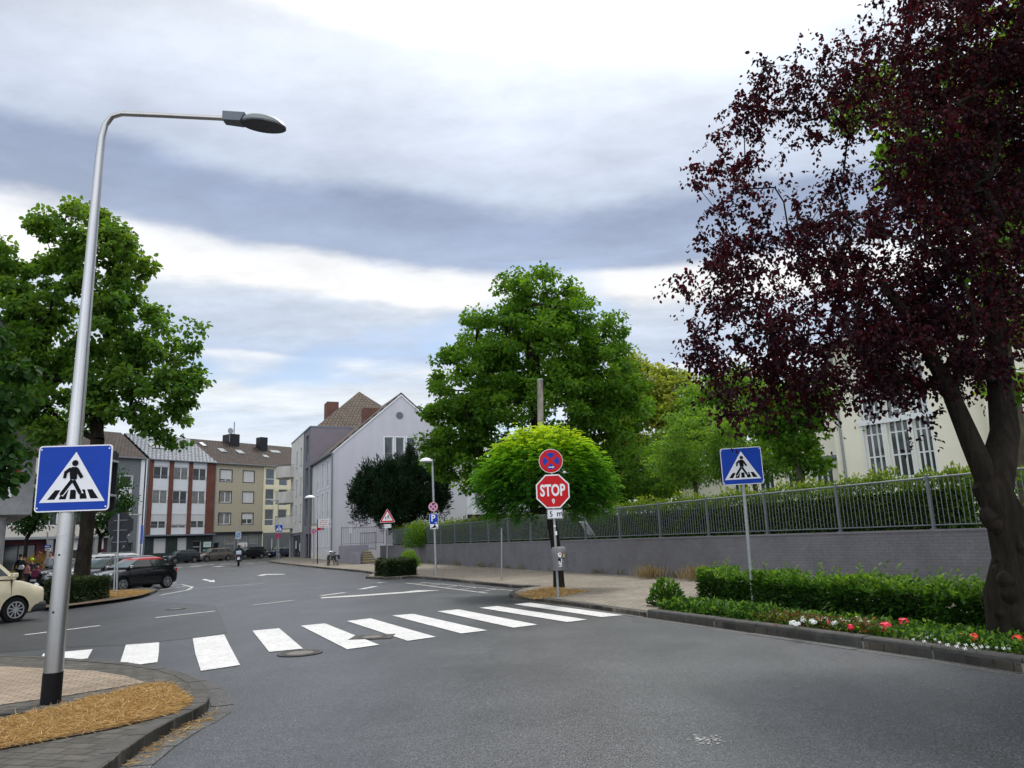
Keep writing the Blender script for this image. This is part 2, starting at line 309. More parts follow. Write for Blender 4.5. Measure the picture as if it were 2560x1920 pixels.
# ------------------------------------------------------------------ mesh builder
class MB:
    def __init__(s): s.v = []; s.f = []; s.m = []; s.uv = {}
    def add(s, vs, fs, mi=0):
        o = len(s.v); s.v += [tuple(v) for v in vs]
        for f in fs: s.f.append([i + o for i in f]); s.m.append(mi)
    def box(s, x0, x1, y0, y1, z0, z1, mi=0):
        s.add([(x0, y0, z0), (x1, y0, z0), (x1, y1, z0), (x0, y1, z0), (x0, y0, z1), (x1, y0, z1), (x1, y1, z1), (x0, y1, z1)],
              [(0, 3, 2, 1), (4, 5, 6, 7), (0, 1, 5, 4), (1, 2, 6, 5), (2, 3, 7, 6), (3, 0, 4, 7)], mi); return s
    def tube(s, pts, r, n=8, mi=0, caps=True):
        pts = [Vector(p) for p in pts]; rs = r if isinstance(r, (list, tuple)) else [r] * len(pts)
        up = None; rings = []
        for i, p in enumerate(pts):
            a = pts[max(0, i - 1)]; b = pts[min(len(pts) - 1, i + 1)]; d = (b - a)
            d = d.normalized() if d.length > 1e-9 else Vector((0, 0, 1))
            if up is None:
                up = d.orthogonal().normalized()
            up = (up - d * up.dot(d)); up = up.normalized() if up.length > 1e-6 else d.orthogonal().normalized()
            sd = d.cross(up); rings.append([p + (up * math.cos(2 * math.pi * k / n) + sd * math.sin(2 * math.pi * k / n)) * rs[i] for k in range(n)])
        vs = [v for rg in rings for v in rg]; fs = []
        for i in range(len(pts) - 1):
            for k in range(n):
                k2 = (k + 1) % n; fs.append((i * n + k, i * n + k2, (i + 1) * n + k2, (i + 1) * n + k))
        if caps: fs.append(tuple(range(n - 1, -1, -1))); fs.append(tuple((len(pts) - 1) * n + k for k in range(n)))
        s.add(vs, fs, mi); return s
    def lathe(s, prof, n=16, c=(0, 0, 0), axis='z', mi=0, ring=None):
        if ring is None: ring = len(prof) >= 4 and prof[0][0] == prof[-1][0] and prof[0][0] > .05 and prof[0][1] != prof[1][1] - 0 and max(p[0] for p in prof) > prof[0][0] * 1.2
        if ring: prof = list(prof) + [prof[0]]
        vs = []; fs = []
        for (r, h) in prof:
            for k in range(n):
                a = 2 * math.pi * k / n; x, y = r * math.cos(a), r * math.sin(a)
                p = (x, y, h) if axis == 'z' else (x, h, y) if axis == 'y' else (h, x, y)
                vs.append((p[0] + c[0], p[1] + c[1], p[2] + c[2]))
        for i in range(len(prof) - 1):
            for k in range(n):
                k2 = (k + 1) % n; fs.append((i * n + k, i * n + k2, (i + 1) * n + k2, (i + 1) * n + k))
        if not ring: fs.append(tuple(range(n))); fs.append(tuple((len(prof) - 1) * n + k for k in range(n)))
        s.add(vs, fs, mi); return s
    def slab(s, poly, y0, y1, mi=0):
        """2-D polygon in x,z extruded from y0 to y1"""
        n = len(poly); vs = [(x, y0, z) for x, z in poly] + [(x, y1, z) for x, z in poly]
        s.add(vs, [tuple(range(n)), tuple(range(2 * n - 1, n - 1, -1))] + [(i, (i + 1) % n, n + (i + 1) % n, n + i) for i in range(n)], mi); return s
    def prism(s, poly, z0, z1, mi=0):
        n = len(poly); vs = [(x, y, z0) for x, y in poly] + [(x, y, z1) for x, y in poly]
        s.add(vs, [tuple(range(n - 1, -1, -1)), tuple(range(n, 2 * n))] + [(i, (i + 1) % n, n + (i + 1) % n, n + i) for i in range(n)], mi); return s
    def build(s, name, mats, parent=None, smooth=False, bevel=0.0):
        me = bpy.data.meshes.new(name); me.from_pydata(s.v, [], s.f); me.update()
        if not isinstance(mats, (list, tuple)): mats = [mats]
        for m in mats: me.materials.append(m)
        me.polygons.foreach_set('material_index', s.m)
        bm = bmesh.new(); bm.from_mesh(me); bmesh.ops.recalc_face_normals(bm, faces=bm.faces); bm.to_mesh(me); bm.free()
        if smooth: me.shade_smooth()
        o = bpy.data.objects.new(name, me); COL.objects.link(o); o.parent = parent
        if bevel:
            bv = o.modifiers.new('bevel', 'BEVEL'); bv.width = bevel; bv.segments = 2; bv.limit_method = 'ANGLE'
        if smooth and not bevel:
            try: me.set_sharp_from_angle(angle=R(40))
            except Exception: pass
        return o
def tag(o, label=None, cat=None, group=None, kind=None):
    if label: o['label'] = label
    if cat: o['category'] = cat
    if group: o['group'] = group
    if kind: o['kind'] = kind
    return o
def thing(name, label, cat, loc=(0, 0, 0), rot=0.0, group=None):
    o = bpy.data.objects.new(name, None); COL.objects.link(o); o.location = loc; o.rotation_euler = (0, 0, rot); o.empty_display_size = .2
    return tag(o, label, cat, group)

# ------------------------------------------------------------------ ground, road, pavements
def drape(name, poly, dz, mat, kind='structure', label=None, cat=None, thick=0.0):
    bm = bmesh.new(); vs = [bm.verts.new((x, y, 0)) for x, y in poly]; f = bm.faces.new(vs)
    bm.normal_update()
    if f.normal.z < 0: f.normal_flip()
    if thick:
        r = bmesh.ops.extrude_face_region(bm, geom=[f]); top = [g for g in r['geom'] if isinstance(g, bmesh.types.BMFace)]
        for v in {v for ff in top for v in ff.verts}: v.co.z = thick
        for ff in list(bm.faces):
            if all(v.co.z == 0 for v in ff.verts): bm.faces.remove(ff)
    bmesh.ops.triangulate(bm, faces=[ff for ff in bm.faces if len(ff.verts) > 4])
    for Y in (35, 135): bmesh.ops.bisect_plane(bm, geom=bm.verts[:] + bm.edges[:] + bm.faces[:], plane_co=(0, Y, 0), plane_no=(0, 1, 0))
    for v in bm.verts: v.co.z += zg(v.co.y) + dz
    bmesh.ops.recalc_face_normals(bm, faces=bm.faces) if thick else None
    me = bpy.data.meshes.new(name); bm.to_mesh(me); bm.free(); me.materials.append(mat)
    o = bpy.data.objects.new(name, me); COL.objects.link(o); tag(o, label, cat, None, kind); return o
def strip(name, path, width, z0, z1, mat, side=1, joint=1.0):
    """kerb stones along a polyline, dropped joints every metre"""
    pts = [Vector(p) for p in path]; res = [pts[0]]
    for a, b in zip(pts, pts[1:]):
        n = max(1, int(round((b - a).length / joint)))
        for i in range(1, n + 1): res.append(a.lerp(b, i / n))
    pts = res; mb = MB(); off = []
    for i, p in enumerate(pts):
        d = (pts[min(i + 1, len(pts) - 1)] - pts[max(i - 1, 0)]).normalized(); off.append(Vector((-d.y, d.x)) * width * side)
    for i in range(len(pts) - 1):
        a, b = pts[i], pts[i + 1]; oa, ob = off[i], off[i + 1]; g = (b - a) * min(.012 / max((b - a).length, .01), .1)
        a2, b2 = a + g, b - g; za, zb_ = zg(a.y), zg(b.y); h = random.uniform(-.004, .004)
        c = .018 * (1 if width > .1 else .3); ia, ib = oa.normalized() * c, ob.normalized() * c
        vs = [(a2.x, a2.y, za + z0), (b2.x, b2.y, zb_ + z0), (b2.x, b2.y, zb_ + z1 - c + h), (a2.x, a2.y, za + z1 - c + h),
              (b2.x + ib.x, b2.y + ib.y, zb_ + z1 + h), (a2.x + ia.x, a2.y + ia.y, za + z1 + h),
              (b2.x + ob.x, b2.y + ob.y, zb_ + z1 + h), (a2.x + oa.x, a2.y + oa.y, za + z1 + h),
              (b2.x + ob.x, b2.y + ob.y, zb_ + z0), (a2.x + oa.x, a2.y + oa.y, za + z0)]
        mb.add(vs, [(0, 1, 2, 3), (3, 2, 4, 5), (5, 4, 6, 7), (7, 6, 8, 9), (0, 3, 5, 7, 9), (1, 8, 6, 4, 2)])
    o = mb.build(name, mat); tag(o, kind='structure'); return o
GZ = lambda lst, z, dz=0.0: [G(*z(*p), dz) for p in lst]

drape('ground', [(-900, -200), (900, -200), (900, 1500), (-900, 1500)], -.06, m_ground)
drape('road', [(-75, -12), (40, -12), (40, 135), (-75, 135)], 0, m_asph)

# new dark asphalt in the side street
patch = GZ([(1490, 315), (1535, 405), (1575, 505), (1330, 540), (870, 590), (430, 608), (0, 640), (-900, 700)], zA) + GZ([(-900, 360), (0, 352), (300, 347), (470, 330), (640, 310), (850, 283), (940, 285), (1200, 292)], zA)
drape('new_asphalt_patch', patch, .004, m_asph2)

# right-hand pavement
kr = GZ([(2212, 600), (2000, 570), (1660, 520), (1350, 480), (1215, 463), (1180, 452), (1190, 432), (1290, 402), (1400, 388), (1200, 377), (930, 350), (750, 330), (500, 306), (400, 300), (330, 306), (200, 312), (45, 305), (52, 290), (98, 284), (95, 268), (0, 254)], zC)
kr += GZ([(1040, 105), (900, 92), (860, 88), (700, 70), (600, 57)], zB)
bedk = GZ([(2212, 625), (1710, 545), (1325, 490), (735, 405), (500, 370), (130, 318), (0, 292)], zD)
d0 = Vector(bedk[0]) - Vector(bedk[3]); d0.normalize()
near = [tuple(Vector(bedk[0]) + d0 * 9.0)]
WD = Vector((-.4195, .9077)); W0 = Vector((5.05 * 1.02, 28.2)); STEP = 2.77
def wallpt(k): return W0 + WD * STEP * k
front = near + bedk[:-1] + kr
back = [(-28.6, 97), (-15, 98), (-2, 77), tuple(wallpt(14.6)), tuple(wallpt(-8.5)), (near[0][0] + 6, near[0][1])]
drape('pavement', front + back, 0, m_pav_r, thick=.10)
strip('kerb', near + bedk[:-1], .20, 0, .16, m_kerb, -1, 1.9)
strip('kerb', [bedk[-2]] + kr, .15, 0, .108, m_kerb, -1)
# gutter stones in front of the bed kerb
strip('gutter', near + bedk[:-1] + kr[:5], .22, 0, .004, m_asph3, 1, 2.0)

# garden behind the wall, held up by it
gw = [tuple(wallpt(14.4) + Vector((.25, .1))), tuple(wallpt(-9) + Vector((.25, .1))), (60, -10), (60, 130), (-5, 130), (-2, 80)]
mb = MB(); mb.prism(gw, -.3, 1.32); tag(mb.build('garden_terrace', m_lawn), kind='structure')

# near left corner: setts, paving, straw bed
kl = GZ([(760, 1500), (820, 1440), (1000, 1305), (1200, 1183), (1330, 1120), (1420, 1068), (1446, 1020), (1436, 970), (1390, 905), (1290, 852), (1150, 808), (900, 768), (640, 747), (300, 718), (0, 706), (-600, 700)], zA)
d1 = (Vector(kl[0]) - Vector(kl[3])).normalized(); kl = [tuple(Vector(kl[0]) + d1 * 4)] + kl
drape('corner_pavement', kl + [(kl[-1][0], 2.0)], 0, m_sett, thick=.115)
strip('kerb', kl, .16, 0, .122, m_kerb, 1)
g2 = [Vector(p) for p in kl]
strip('gutter', kl, .26, 0, .006, m_asph3, -1, 2.0)
pav = GZ([(-600, 735), (0, 735), (300, 748), (640, 765), (860, 800), (1010, 846), (430, 942), (0, 1002), (-600, 1090)], zA, .12)
drape('corner_paving', pav, .122, m_pav_l)
bed = GZ([(-600, 1250), (0, 1112), (400, 1020), (750, 930), (1070, 855), (1190, 862), (1335, 980), (1215, 1060), (760, 1172), (200, 1275), (-600, 1420)], zA, .12)
drape('straw_bed_soil', bed, .127, m_soil)

# second island across the side street
isl = GZ([(-700, 365), (0, 356), (300, 350), (470, 333), (640, 313), (850, 282), (1000, 252), (1070, 230), (1088, 219), (1060, 211), (1000, 208), (660, 206)], zA)
isl2 = isl + GZ([(500, 190), (-700, 190)], zA)
drape('island_pavement', isl2, 0, m_sett, thick=.11)
strip('kerb', isl[:11], .15, 0, .118, m_kerb, 1)
drape('island_soil', GZ([(300, 330), (470, 318), (640, 296), (850, 268), (980, 244), (1050, 222), (1000, 212), (640, 212), (500, 200), (280, 215)], zA, .11), .118, m_soil)
# pavement with the passers-by, far left
drape('far_pavement', [(-60, 39.2), (-23.6, 39.2), (-29, 52), (-60, 66)], .0, m_pav_r, thick=.10)
fk = [B_ for B_ in [(-.4922 * 88 + .602 * u - .799 * v, 88 + .799 * u + .602 * v) for u, v in ((-40, -3.2), (30, -3.2), (30, .4), (-40, .4))]]
drape('far_kerbside_pavement', fk, 0, m_sett, thick=.10)

# zebra crossing
stripes = [(zA, [(300, 650), (640, 620), (605, 684), (255, 722)]), (zA, [(870, 590), (1100, 572), (1098, 640), (1088, 710), (820, 744)]),
           (zA, [(1332, 545), (1550, 518), (1590, 600), (1660, 730), (1388, 771), (1350, 650)]), (zA, [(1745, 492), (1930, 475), (2095, 616), (1860, 639)]),
           (zB, [(778, 410), (912, 397), (1212, 516), (1035, 541)]), (zB, [(1033, 384), (1165, 369), (1525, 472), (1370, 494)]),
           (zB, [(1283, 353), (1400, 344), (1810, 436), (1665, 453)]), (zB, [(1534, 330), (1650, 319), (2088, 404), (1955, 421)]),
           (zC, [(943, 538), (1085, 524), (1795, 632), (1640, 652)]), (zC, [(1215, 510), (1345, 497), (2075, 597), (1910, 612)])]
for z, pts in stripes: drape('crosswalk_stripe', GZ(pts, z), .010, m_white)
def line(z, a, b, wd, mat=m_white):
    A = Vector(G(*z(*a))); B = Vector(G(*z(*b))); d = (B - A).normalized(); n = Vector((-d.y, d.x)) * wd / 2
    drape('road_marking', [tuple(A + n), tuple(A - n), tuple(B - n), tuple(B + n)], .008, mat)
line(zA, (170, 520), (690, 455), .12); line(zA, (1075, 400), (1490, 354), .12)
line(zB, (515, 295), (740, 268), .12, m_faded); line(zB, (160, 208), (578, 173), .14, m_faded)
line(zB, (890, 243), (1025, 225), .25, m_faded); line(zB, (1110, 207), (1195, 190), .3, m_faded); line(zB, (1200, 173), (1238, 169), .3, m_faded)
drape('road_marking', GZ([(890, 258), (892, 252), (1080, 240), (1340, 222), (1420, 213), (1555, 213), (1330, 230), (1080, 248)], zB), .008, m_faded)
drape('arrow_marking', GZ([(228, 154), (250, 150), (286, 158), (300, 154), (303, 167), (262, 166), (275, 162)], zB), .008, m_white)
drape('arrow_marking', GZ([(535, 131), (580, 122), (690, 122), (690, 125), (590, 127), (560, 133)], zB), .008, m_faded)
for a, b in (((120, 180), (180, 195)), ((180, 195), (150, 212)), ((0, 195), (120, 180)), ((0, 240), (150, 212)), ((0, 210), (150, 190)), ((60, 170), (90, 173))):
    line(zB, a, b, .13, m_faded)
for x0, y0, x1, y1 in ((60, 88, 120, 86), (165, 82, 235, 76), (165, 70, 215, 68), (240, 72, 300, 69), (300, 80, 350, 80), (330, 68, 380, 66), (470, 64, 520, 62), (545, 60, 590, 57)):
    line(zB, (x0, y0), (x1, y1), .5, m_white)
# motorcycle bays on the right
line(zB, (1360, 172), (1810, 229), .10, m_faded); line(zB, (1440, 168), (1990, 218), .08, m_faded)
for a, b in (((1420, 178), (1490, 170)), ((1500, 186), (1570, 176)), ((1580, 196), (1660, 186)), ((1660, 208), (1760, 196)), ((1760, 222), (1860, 207))): line(zB, a, b, .09, m_faded)
# chalky scuff near the camera
for k in range(70):
    cx, cy = G(1765 + random.gauss(0, 24), 1850 + random.gauss(0, 6)); r = random.uniform(.002, .011)
    drape('road_scuff', [(cx + r * 2 * math.cos(a) * random.uniform(.6, 1.2), cy + r * math.sin(a) * random.uniform(.6, 1.2)) for a in np.linspace(0, 6.28, 8)[:-1]], .006, m_faded)
# manhole covers
m_iron = surf('cast_iron', (.045, .043, .04), .35, 30, .7, .3, .4); m_cfill = surf('manhole_concrete', (.135, .125, .11), .2, 30, .9)
def manhole(px, py, r, z, label, plate=False):
    c = G(*z(px, py)); t = thing('manhole_cover', label, 'manhole cover', (c[0], c[1], zg(c[1]) + .011))
    b = MB(); b.lathe([(r, 0), (r, .004), (r * .86, .004), (r * .86, 0)], 40, mi=0, ring=True)
    if plate: b.prism([(-r * 1.25, -r * 1.05), (r * 1.25, -r * 1.05), (r * 1.25, r * 1.05), (-r * 1.25, r * 1.05)], .0, .0015)
    b.lathe([(r * .87, -.0005), (r * .87, .001)], 40)
    b.build('frame', m_iron, t)
    b = MB(); b.lathe([(r * .80, 0), (r * .80, .005), (r * .6, .005), (r * .6, 0)], 40, ring=True)
    for k in range(16):
        a = k * math.pi / 8; ca, sa = math.cos(a), math.sin(a); p = lambda u, v: (u * ca - v * sa, u * sa + v * ca)
        b.prism([p(r * .60, -.012), p(r * .82, -.012), p(r * .82, .012), p(r * .60, .012)], 0, .0062)
    b.build('lid', m_iron, t)
    b = MB(); b.lathe([(r * .595, 0), (r * .595, .0045)], 32); b.build('concrete_fill', m_cfill, t)
manhole(775, 562, .36, zB, 'round manhole cover just in front of the fourth zebra stripe', False)
manhole(1175, 472, .31, zB, 'manhole cover in a square iron plate cutting into two zebra stripes', True)
manhole(1215, 341, .30, zA, 'worn manhole cover in the fresh dark asphalt beside the dashed line')
c = G(*zA(190, 1040), .12)
t = thing('service_cover', 'rectangular paved service cover at the foot of the tall lamp post', 'cover', (c[0], c[1], .123), R(14))
b = MB(); b.box(-.42, .5, -.16, .16, 0, .006); b.build('frame', m_iron, t); b = MB(); b.box(-.38, .46, -.12, .12, .001, .009); b.build('infill', m_sett, t)

# ------------------------------------------------------------------ foliage tools
def leaf_arrays(P, A, size, aspect=.6, fold=.25, shape='kite', Bdir=None):
    """P base points, A unit long axes, returns verts, faces for all leaves"""
    n = len(P); A = A / np.linalg.norm(A, axis=1)[:, None]
    if Bdir is None: Bdir = rng.normal(0, .55, (n, 3)) + np.array([0, 0, 1.0])
    B = np.cross(A, Bdir); B /= np.linalg.norm(B, axis=1)[:, None] + 1e-9; Nn = np.cross(B, A)
    s = size[:, None] if hasattr(size, '__len__') else np.full((n, 1), size)
    if shape == 'kite':
        V = np.stack([P, P + A * s * .45 + B * s * aspect / 2 + Nn * s * fold * .4, P + A * s, P + A * s * .45 - B * s * aspect / 2 + Nn * s * fold * .4], 1)
        F = np.array([[0, 1, 2], [0, 2, 3]]); k = 4
    else:
        h = s * aspect / 2; u = Nn * s * fold * .4
        V = np.stack([P, P + A * s * .25 + B * h * .9 + u, P + A * s * .65 + B * h + u * .8, P + A * s - Nn * s * .12,
                      P + A * s * .65 - B * h + u * .8, P + A * s * .25 - B * h * .9 + u], 1)
        F = np.array([[0, 1, 2, 3], [0, 3, 4, 5]]); k = 6
    V = V.reshape(-1, 3); Fi = (F[None] + (np.arange(n) * k)[:, None, None]).reshape(-1, F.shape[1])
    return V, Fi, 2
def leaf_object(name, V, F, val, mat, parent=None, extra=None):
    me = bpy.data.meshes.new(name); nv = len(V); nf, k = F.shape
    me.vertices.add(nv); me.vertices.foreach_set('co', V.astype(np.float32).ravel())
    me.loops.add(nf * k); me.loops.foreach_set('vertex_index', F.astype(np.int32).ravel())
    me.polygons.add(nf); me.polygons.foreach_set('loop_start', (np.arange(nf) * k).astype(np.int32))
    me.update(calc_edges=True); me.validate()
    a = me.attributes.new('v', 'FLOAT', 'FACE'); a.data.foreach_set('value', val.astype(np.float32))
    me.materials.append(mat); o = bpy.data.objects.new(name, me); COL.objects.link(o); o.parent = parent; return o
def in_blobs(blobs, n, shell=2.2, gap=.0):
    """random clump centres in a set of ellipsoids (cx,cy,cz,rx,ry,rz[,density])"""
    vol = np.array([(b[3] * b[4] * b[5]) ** .75 * (b[6] if len(b) > 6 else 1) for b in blobs]); k = rng.choice(len(blobs), n, p=vol / vol.sum())
    d = rng.normal(0, 1, (n, 3)); d /= np.linalg.norm(d, axis=1)[:, None]; r = rng.random(n) ** (1 / (3 + shell))
    B = np.array([b[:6] for b in blobs]); return B[k, :3] + d * B[k, 3:6] * r[:, None]
def branches(name, base, trunk, C, mat, parent, r0, tip=.012, sag=.15, expo=2.4, maxseg=6):
    """limbs: connect every clump centre to the nearest already grown node"""
    nodes = [Vector(p) for p in trunk]; par = [i - 1 for i in range(len(trunk))]; depth = [0.0] * len(trunk)
    top = nodes[-1]; order = sorted(range(len(C)), key=lambda i: (Vector(C[i]) - top).length)
    arr = np.array([tuple(n) for n in nodes]); pl_ = list(depth)
    start = max(0, len(trunk) - 4)
    for i in order:
        c = Vector(C[i]); dd = np.linalg.norm(arr - np.array(c), axis=1) + .25 * np.linalg.norm(arr - np.array(top), axis=1)
        dd[:start] += 50
        j = int(np.argmin(dd)); a = nodes[j]; ln = (c - a).length; ns = max(1, min(3, int(ln / .9))); prev = j
        for q in range(1, ns + 1):
            p = a.lerp(c, q / ns) + Vector((rng.normal(), rng.normal(), rng.normal())) * ln * .045 * (q < ns)
            p.z -= math.sin(math.pi * q / ns) * sag * ln * .3 * (q < ns)
            nodes.append(p); par.append(prev); prev = len(nodes) - 1; arr = np.vstack([arr, np.array(p)[None]])
    ch = [[] for _ in nodes]
    for i, p in enumerate(par):
        if p >= 0: ch[p].append(i)
    acc = [0.0] * len(nodes)
    for i in range(len(nodes) - 1, -1, -1):
        if not ch[i]: acc[i] = tip ** expo
        if par[i] >= 0: acc[par[i]] += acc[i]
    rad = [a ** (1 / expo) for a in acc]; k = r0 / rad[0]
    rad = [max(tip * .6, r * (1 + (k - 1) * min(1, r / rad[0] * 1.15))) for r in rad]
    tb = MB(); done = len(trunk)
    tr = list(trunk); rr = rad[:done]; tb.tube([trunk[0] - Vector((0, 0, .2)) if isinstance(trunk[0], Vector) else trunk[0]] + tr, [rr[0] * 1.45] + [rr[0] * 1.25] + rr[1:], 14, caps=True)
    for i in range(done, len(nodes)):
        a, b_ = nodes[par[i]], nodes[i]; ra = min(rad[par[i]], rad[i] * 1.5); tb.tube([a, b_], [ra, rad[i]], 6 if rad[i] > .03 else 4, caps=False)
    return tb.build(name, mat, parent, smooth=True)
def tree(name, label, cat, base, trunk, blobs, nclump, per, leaf, spread, mat, barkm, r0, shape='kite', aspect=.6, droop=.5, group=None,
         flat=.6, vmode='rand', shell=2.2, skel=None, size_var=.25, vtop=0.0):
    t = thing(name, label, cat, (base[0], base[1], base[2]), 0, group)
    B0 = np.array(base); C = in_blobs(blobs, nclump, shell)
    tr = [Vector(p) - Vector(base) for p in trunk]
    nsk = skel or nclump; sel = rng.choice(nclump, min(nsk, nclump), replace=False)
    branches('trunk', base, tr, C[sel] - B0, barkm, t, r0)
    n = nclump * per; idx = np.repeat(np.arange(nclump), per)
    d = rng.normal(0, 1, (n, 3)); d /= np.linalg.norm(d, axis=1)[:, None]
    csz = rng.uniform(.6, 1.35, nclump)[idx][:, None]
    off = d * (rng.random(n) ** .5)[:, None] * spread * csz; off[:, 2] *= flat
    P = C[idx] + off; A = d * .8 + rng.normal(0, .6, (n, 3)); A[:, 2] -= droop
    V, F, q = leaf_arrays(P - B0, A, leaf * rng.uniform(1 - size_var, 1 + size_var, n), aspect, .3, shape)
    cv = rng.random(nclump)[idx] * .45 + rng.random(n) * .45
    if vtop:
        z = P[:, 2]; h = (z - z.min()) / (z.max() - z.min()); cv = cv * (1 - vtop) + vtop * (h ** 1.5)  # leaf colour lightened towards the crown top, painting in its lit side
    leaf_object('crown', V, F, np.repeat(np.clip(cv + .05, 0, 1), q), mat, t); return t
def blob(x, y, Y, rx, ry, rd=None, dens=1.0):
    """an ellipsoid of the crown seen at photograph pixel x,y, standing at distance Y"""
    c = at(x, y, Y); k = Y / FPX * 1.02; return (c.x, c.y, c.z, rx * k, (rd if rd else (rx + ry) / 2 * k), ry * k, dens)

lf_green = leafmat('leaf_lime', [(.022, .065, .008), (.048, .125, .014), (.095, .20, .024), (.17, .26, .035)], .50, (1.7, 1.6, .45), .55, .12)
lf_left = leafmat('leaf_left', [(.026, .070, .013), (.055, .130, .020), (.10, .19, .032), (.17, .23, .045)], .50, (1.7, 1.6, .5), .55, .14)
lf_dark = leafmat('leaf_dark', [(.012, .036, .011), (.024, .066, .016), (.045, .10, .024)], .35, (1.5, 1.5, .5), .6, .12)
lf_yel = leafmat('leaf_yellowgreen', [(.08, .14, .018), (.16, .23, .03), (.26, .30, .06), (.36, .36, .10)], .5, (1.5, 1.4, .45), .55, .12)
lf_fresh = leafmat('leaf_fresh', [(.04, .11, .016), (.085, .19, .028), (.14, .26, .045), (.20, .30, .06)], .5, (1.6, 1.5, .45), .55, .12)
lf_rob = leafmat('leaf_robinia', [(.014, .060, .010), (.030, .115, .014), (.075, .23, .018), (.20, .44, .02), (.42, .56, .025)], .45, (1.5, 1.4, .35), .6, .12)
lf_pur = leafmat('leaf_copper', [(.007, .003, .006), (.015, .005, .009), (.032, .009, .014), (.085, .014, .020)], .32, (2.4, .7, .7), .55, .12)
lf_yew = leafmat('leaf_yew', [(.006, .020, .009), (.012, .032, .013), (.026, .055, .022)], .10, (1, 1, .5), .7, .1)
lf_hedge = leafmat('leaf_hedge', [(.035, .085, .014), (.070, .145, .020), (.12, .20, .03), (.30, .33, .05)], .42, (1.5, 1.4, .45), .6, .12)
lf_bed = leafmat('leaf_bedhedge', [(.010, .034, .006), (.022, .070, .010), (.060, .15, .020), (.17, .30, .045)], .42, (1.5, 1.4, .45), .55, .15)
lf_box = leafmat('leaf_box', [(.010, .024, .007), (.018, .036, .010), (.035, .060, .014), (.07, .09, .02)], .2)
bk_dark = bark('bark_dark', (.024, .020, .016), 12, 1.0); bk_grey = bark('bark_grey', (.10, .085, .065)); bk_br = bark('bark_brown', (.075, .055, .038))

# big leafy tree at the left, behind the island hedge
b0 = G(*P_(172, 1283)); LY = b0[1]
tree('broadleaf_tree', 'tall green broadleaf tree standing behind the tall lamp post on the left island', 'tree', (b0[0], b0[1], .1),
     [Vector((b0[0], LY, 0.1)), Vector((b0[0] + .1, LY, 2.5)), Vector((b0[0] + .15, LY, 4.6)), Vector((b0[0] + .3, LY, 7))],
     [blob(210, 600, LY, 120, 95), blob(95, 640, LY, 110, 90), blob(270, 680, LY, 110, 110), blob(300, 820, LY, 120, 120), blob(150, 830, LY, 170, 130), blob(270, 950, LY, 130, 90), blob(60, 930, LY, 110, 90), 
      blob(400, 900, LY, 90, 90), blob(455, 965, LY, 55, 60), blob(330, 1000, LY, 140, 80), blob(120, 1000, LY, 150, 100), blob(420, 1060, LY, 60, 55, None, .8), blob(430, 1120, LY, 30, 35, None, .6), blob(20, 850, LY, 120, 220),
      blob(490, 815, LY, 28, 14, None, .5), blob(40, 1080, LY, 120, 60, None, .7)],
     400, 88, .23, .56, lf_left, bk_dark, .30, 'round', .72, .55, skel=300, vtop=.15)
# nearer branch of a second tree reaching in from the left
b1 = (-12.6, 15.5)
tree('broadleaf_tree', 'dark leafy tree reaching in from the left edge in front of the concrete building', 'tree', (b1[0], b1[1], 0),
     [Vector((b1[0], b1[1], 0)), Vector((b1[0], b1[1], 2)), Vector((b1[0] + .1, b1[1], 3.6))],
     [blob(-10, 960, 16, 80, 90), blob(15, 1060, 16, 60, 70), blob(-50, 1150, 16, 70, 70), blob(-160, 900, 16, 150, 120)],
     85, 50, .19, .42, lf_dark, bk_dark, .16, 'round', .75, .7, skel=60)
# round street trees in front of the far row
for (px, py, Y, rx, ry, lab) in ((258, 1245, 62, 62, 85, 'small round street tree in front of the dark grey house front'),
                                 (75, 1255, 60, 55, 70, 'small street tree between the concrete column and the tall lamp post')):
    c = at(px, py, Y); zb = zg(Y)
    tree('street_tree', lab, 'tree', (c.x, Y, zb), [Vector((c.x, Y, zb)), Vector((c.x, Y, zb + 1.5)), Vector((c.x, Y, zb + 3))],
         [blob(px, py, Y, rx, ry), blob(px - 22, py - 25, Y, rx * .7, ry * .7), blob(px + 22, py + 15, Y, rx * .7, ry * .7)], 120, 40, .26, .7, lf_dark, bk_dark, .14, skel=40)

# big lime behind the wall
CY = 46; b2 = at(1352, 1300, CY)
tree('broadleaf_tree', 'huge dark green tree rising behind the wall above the stop sign', 'tree', (b2.x, CY, 1.3),
     [Vector((b2.x, CY, 1.3)), Vector((b2.x, CY, 4)), Vector((b2.x + .1, CY, 8)), Vector((b2.x, CY, 12)), Vector((b2.x, CY, 15.5))],
     [blob(1350, 745, CY, 95, 70, 3), blob(1285, 725, CY, 45, 45, 2), blob(1400, 760, CY, 60, 60, 2), blob(1240, 850, CY, 110, 75, 4), blob(1450, 840, CY, 110, 85, 4), blob(1350, 880, CY, 160, 110, 5), blob(1190, 960, CY, 120, 100, 5),
      blob(1500, 960, CY, 90, 110, 5), blob(1350, 1030, CY, 220, 120, 6), blob(1140, 1070, CY, 95, 80, 4), blob(1120, 1130, CY, 70, 55, 3), blob(1190, 1170, CY, 95, 60, 4), blob(1500, 1130, CY, 120, 110, 5),
      blob(1560, 1190, CY, 110, 80, 4), blob(1400, 1190, CY, 150, 70, 5), blob(1560, 1010, CY + 2, 60, 70, 4)],
     1150, 92, .24, .58, lf_green, bk_dark, .42, 'kite', .75, .45, skel=260, vtop=.12)
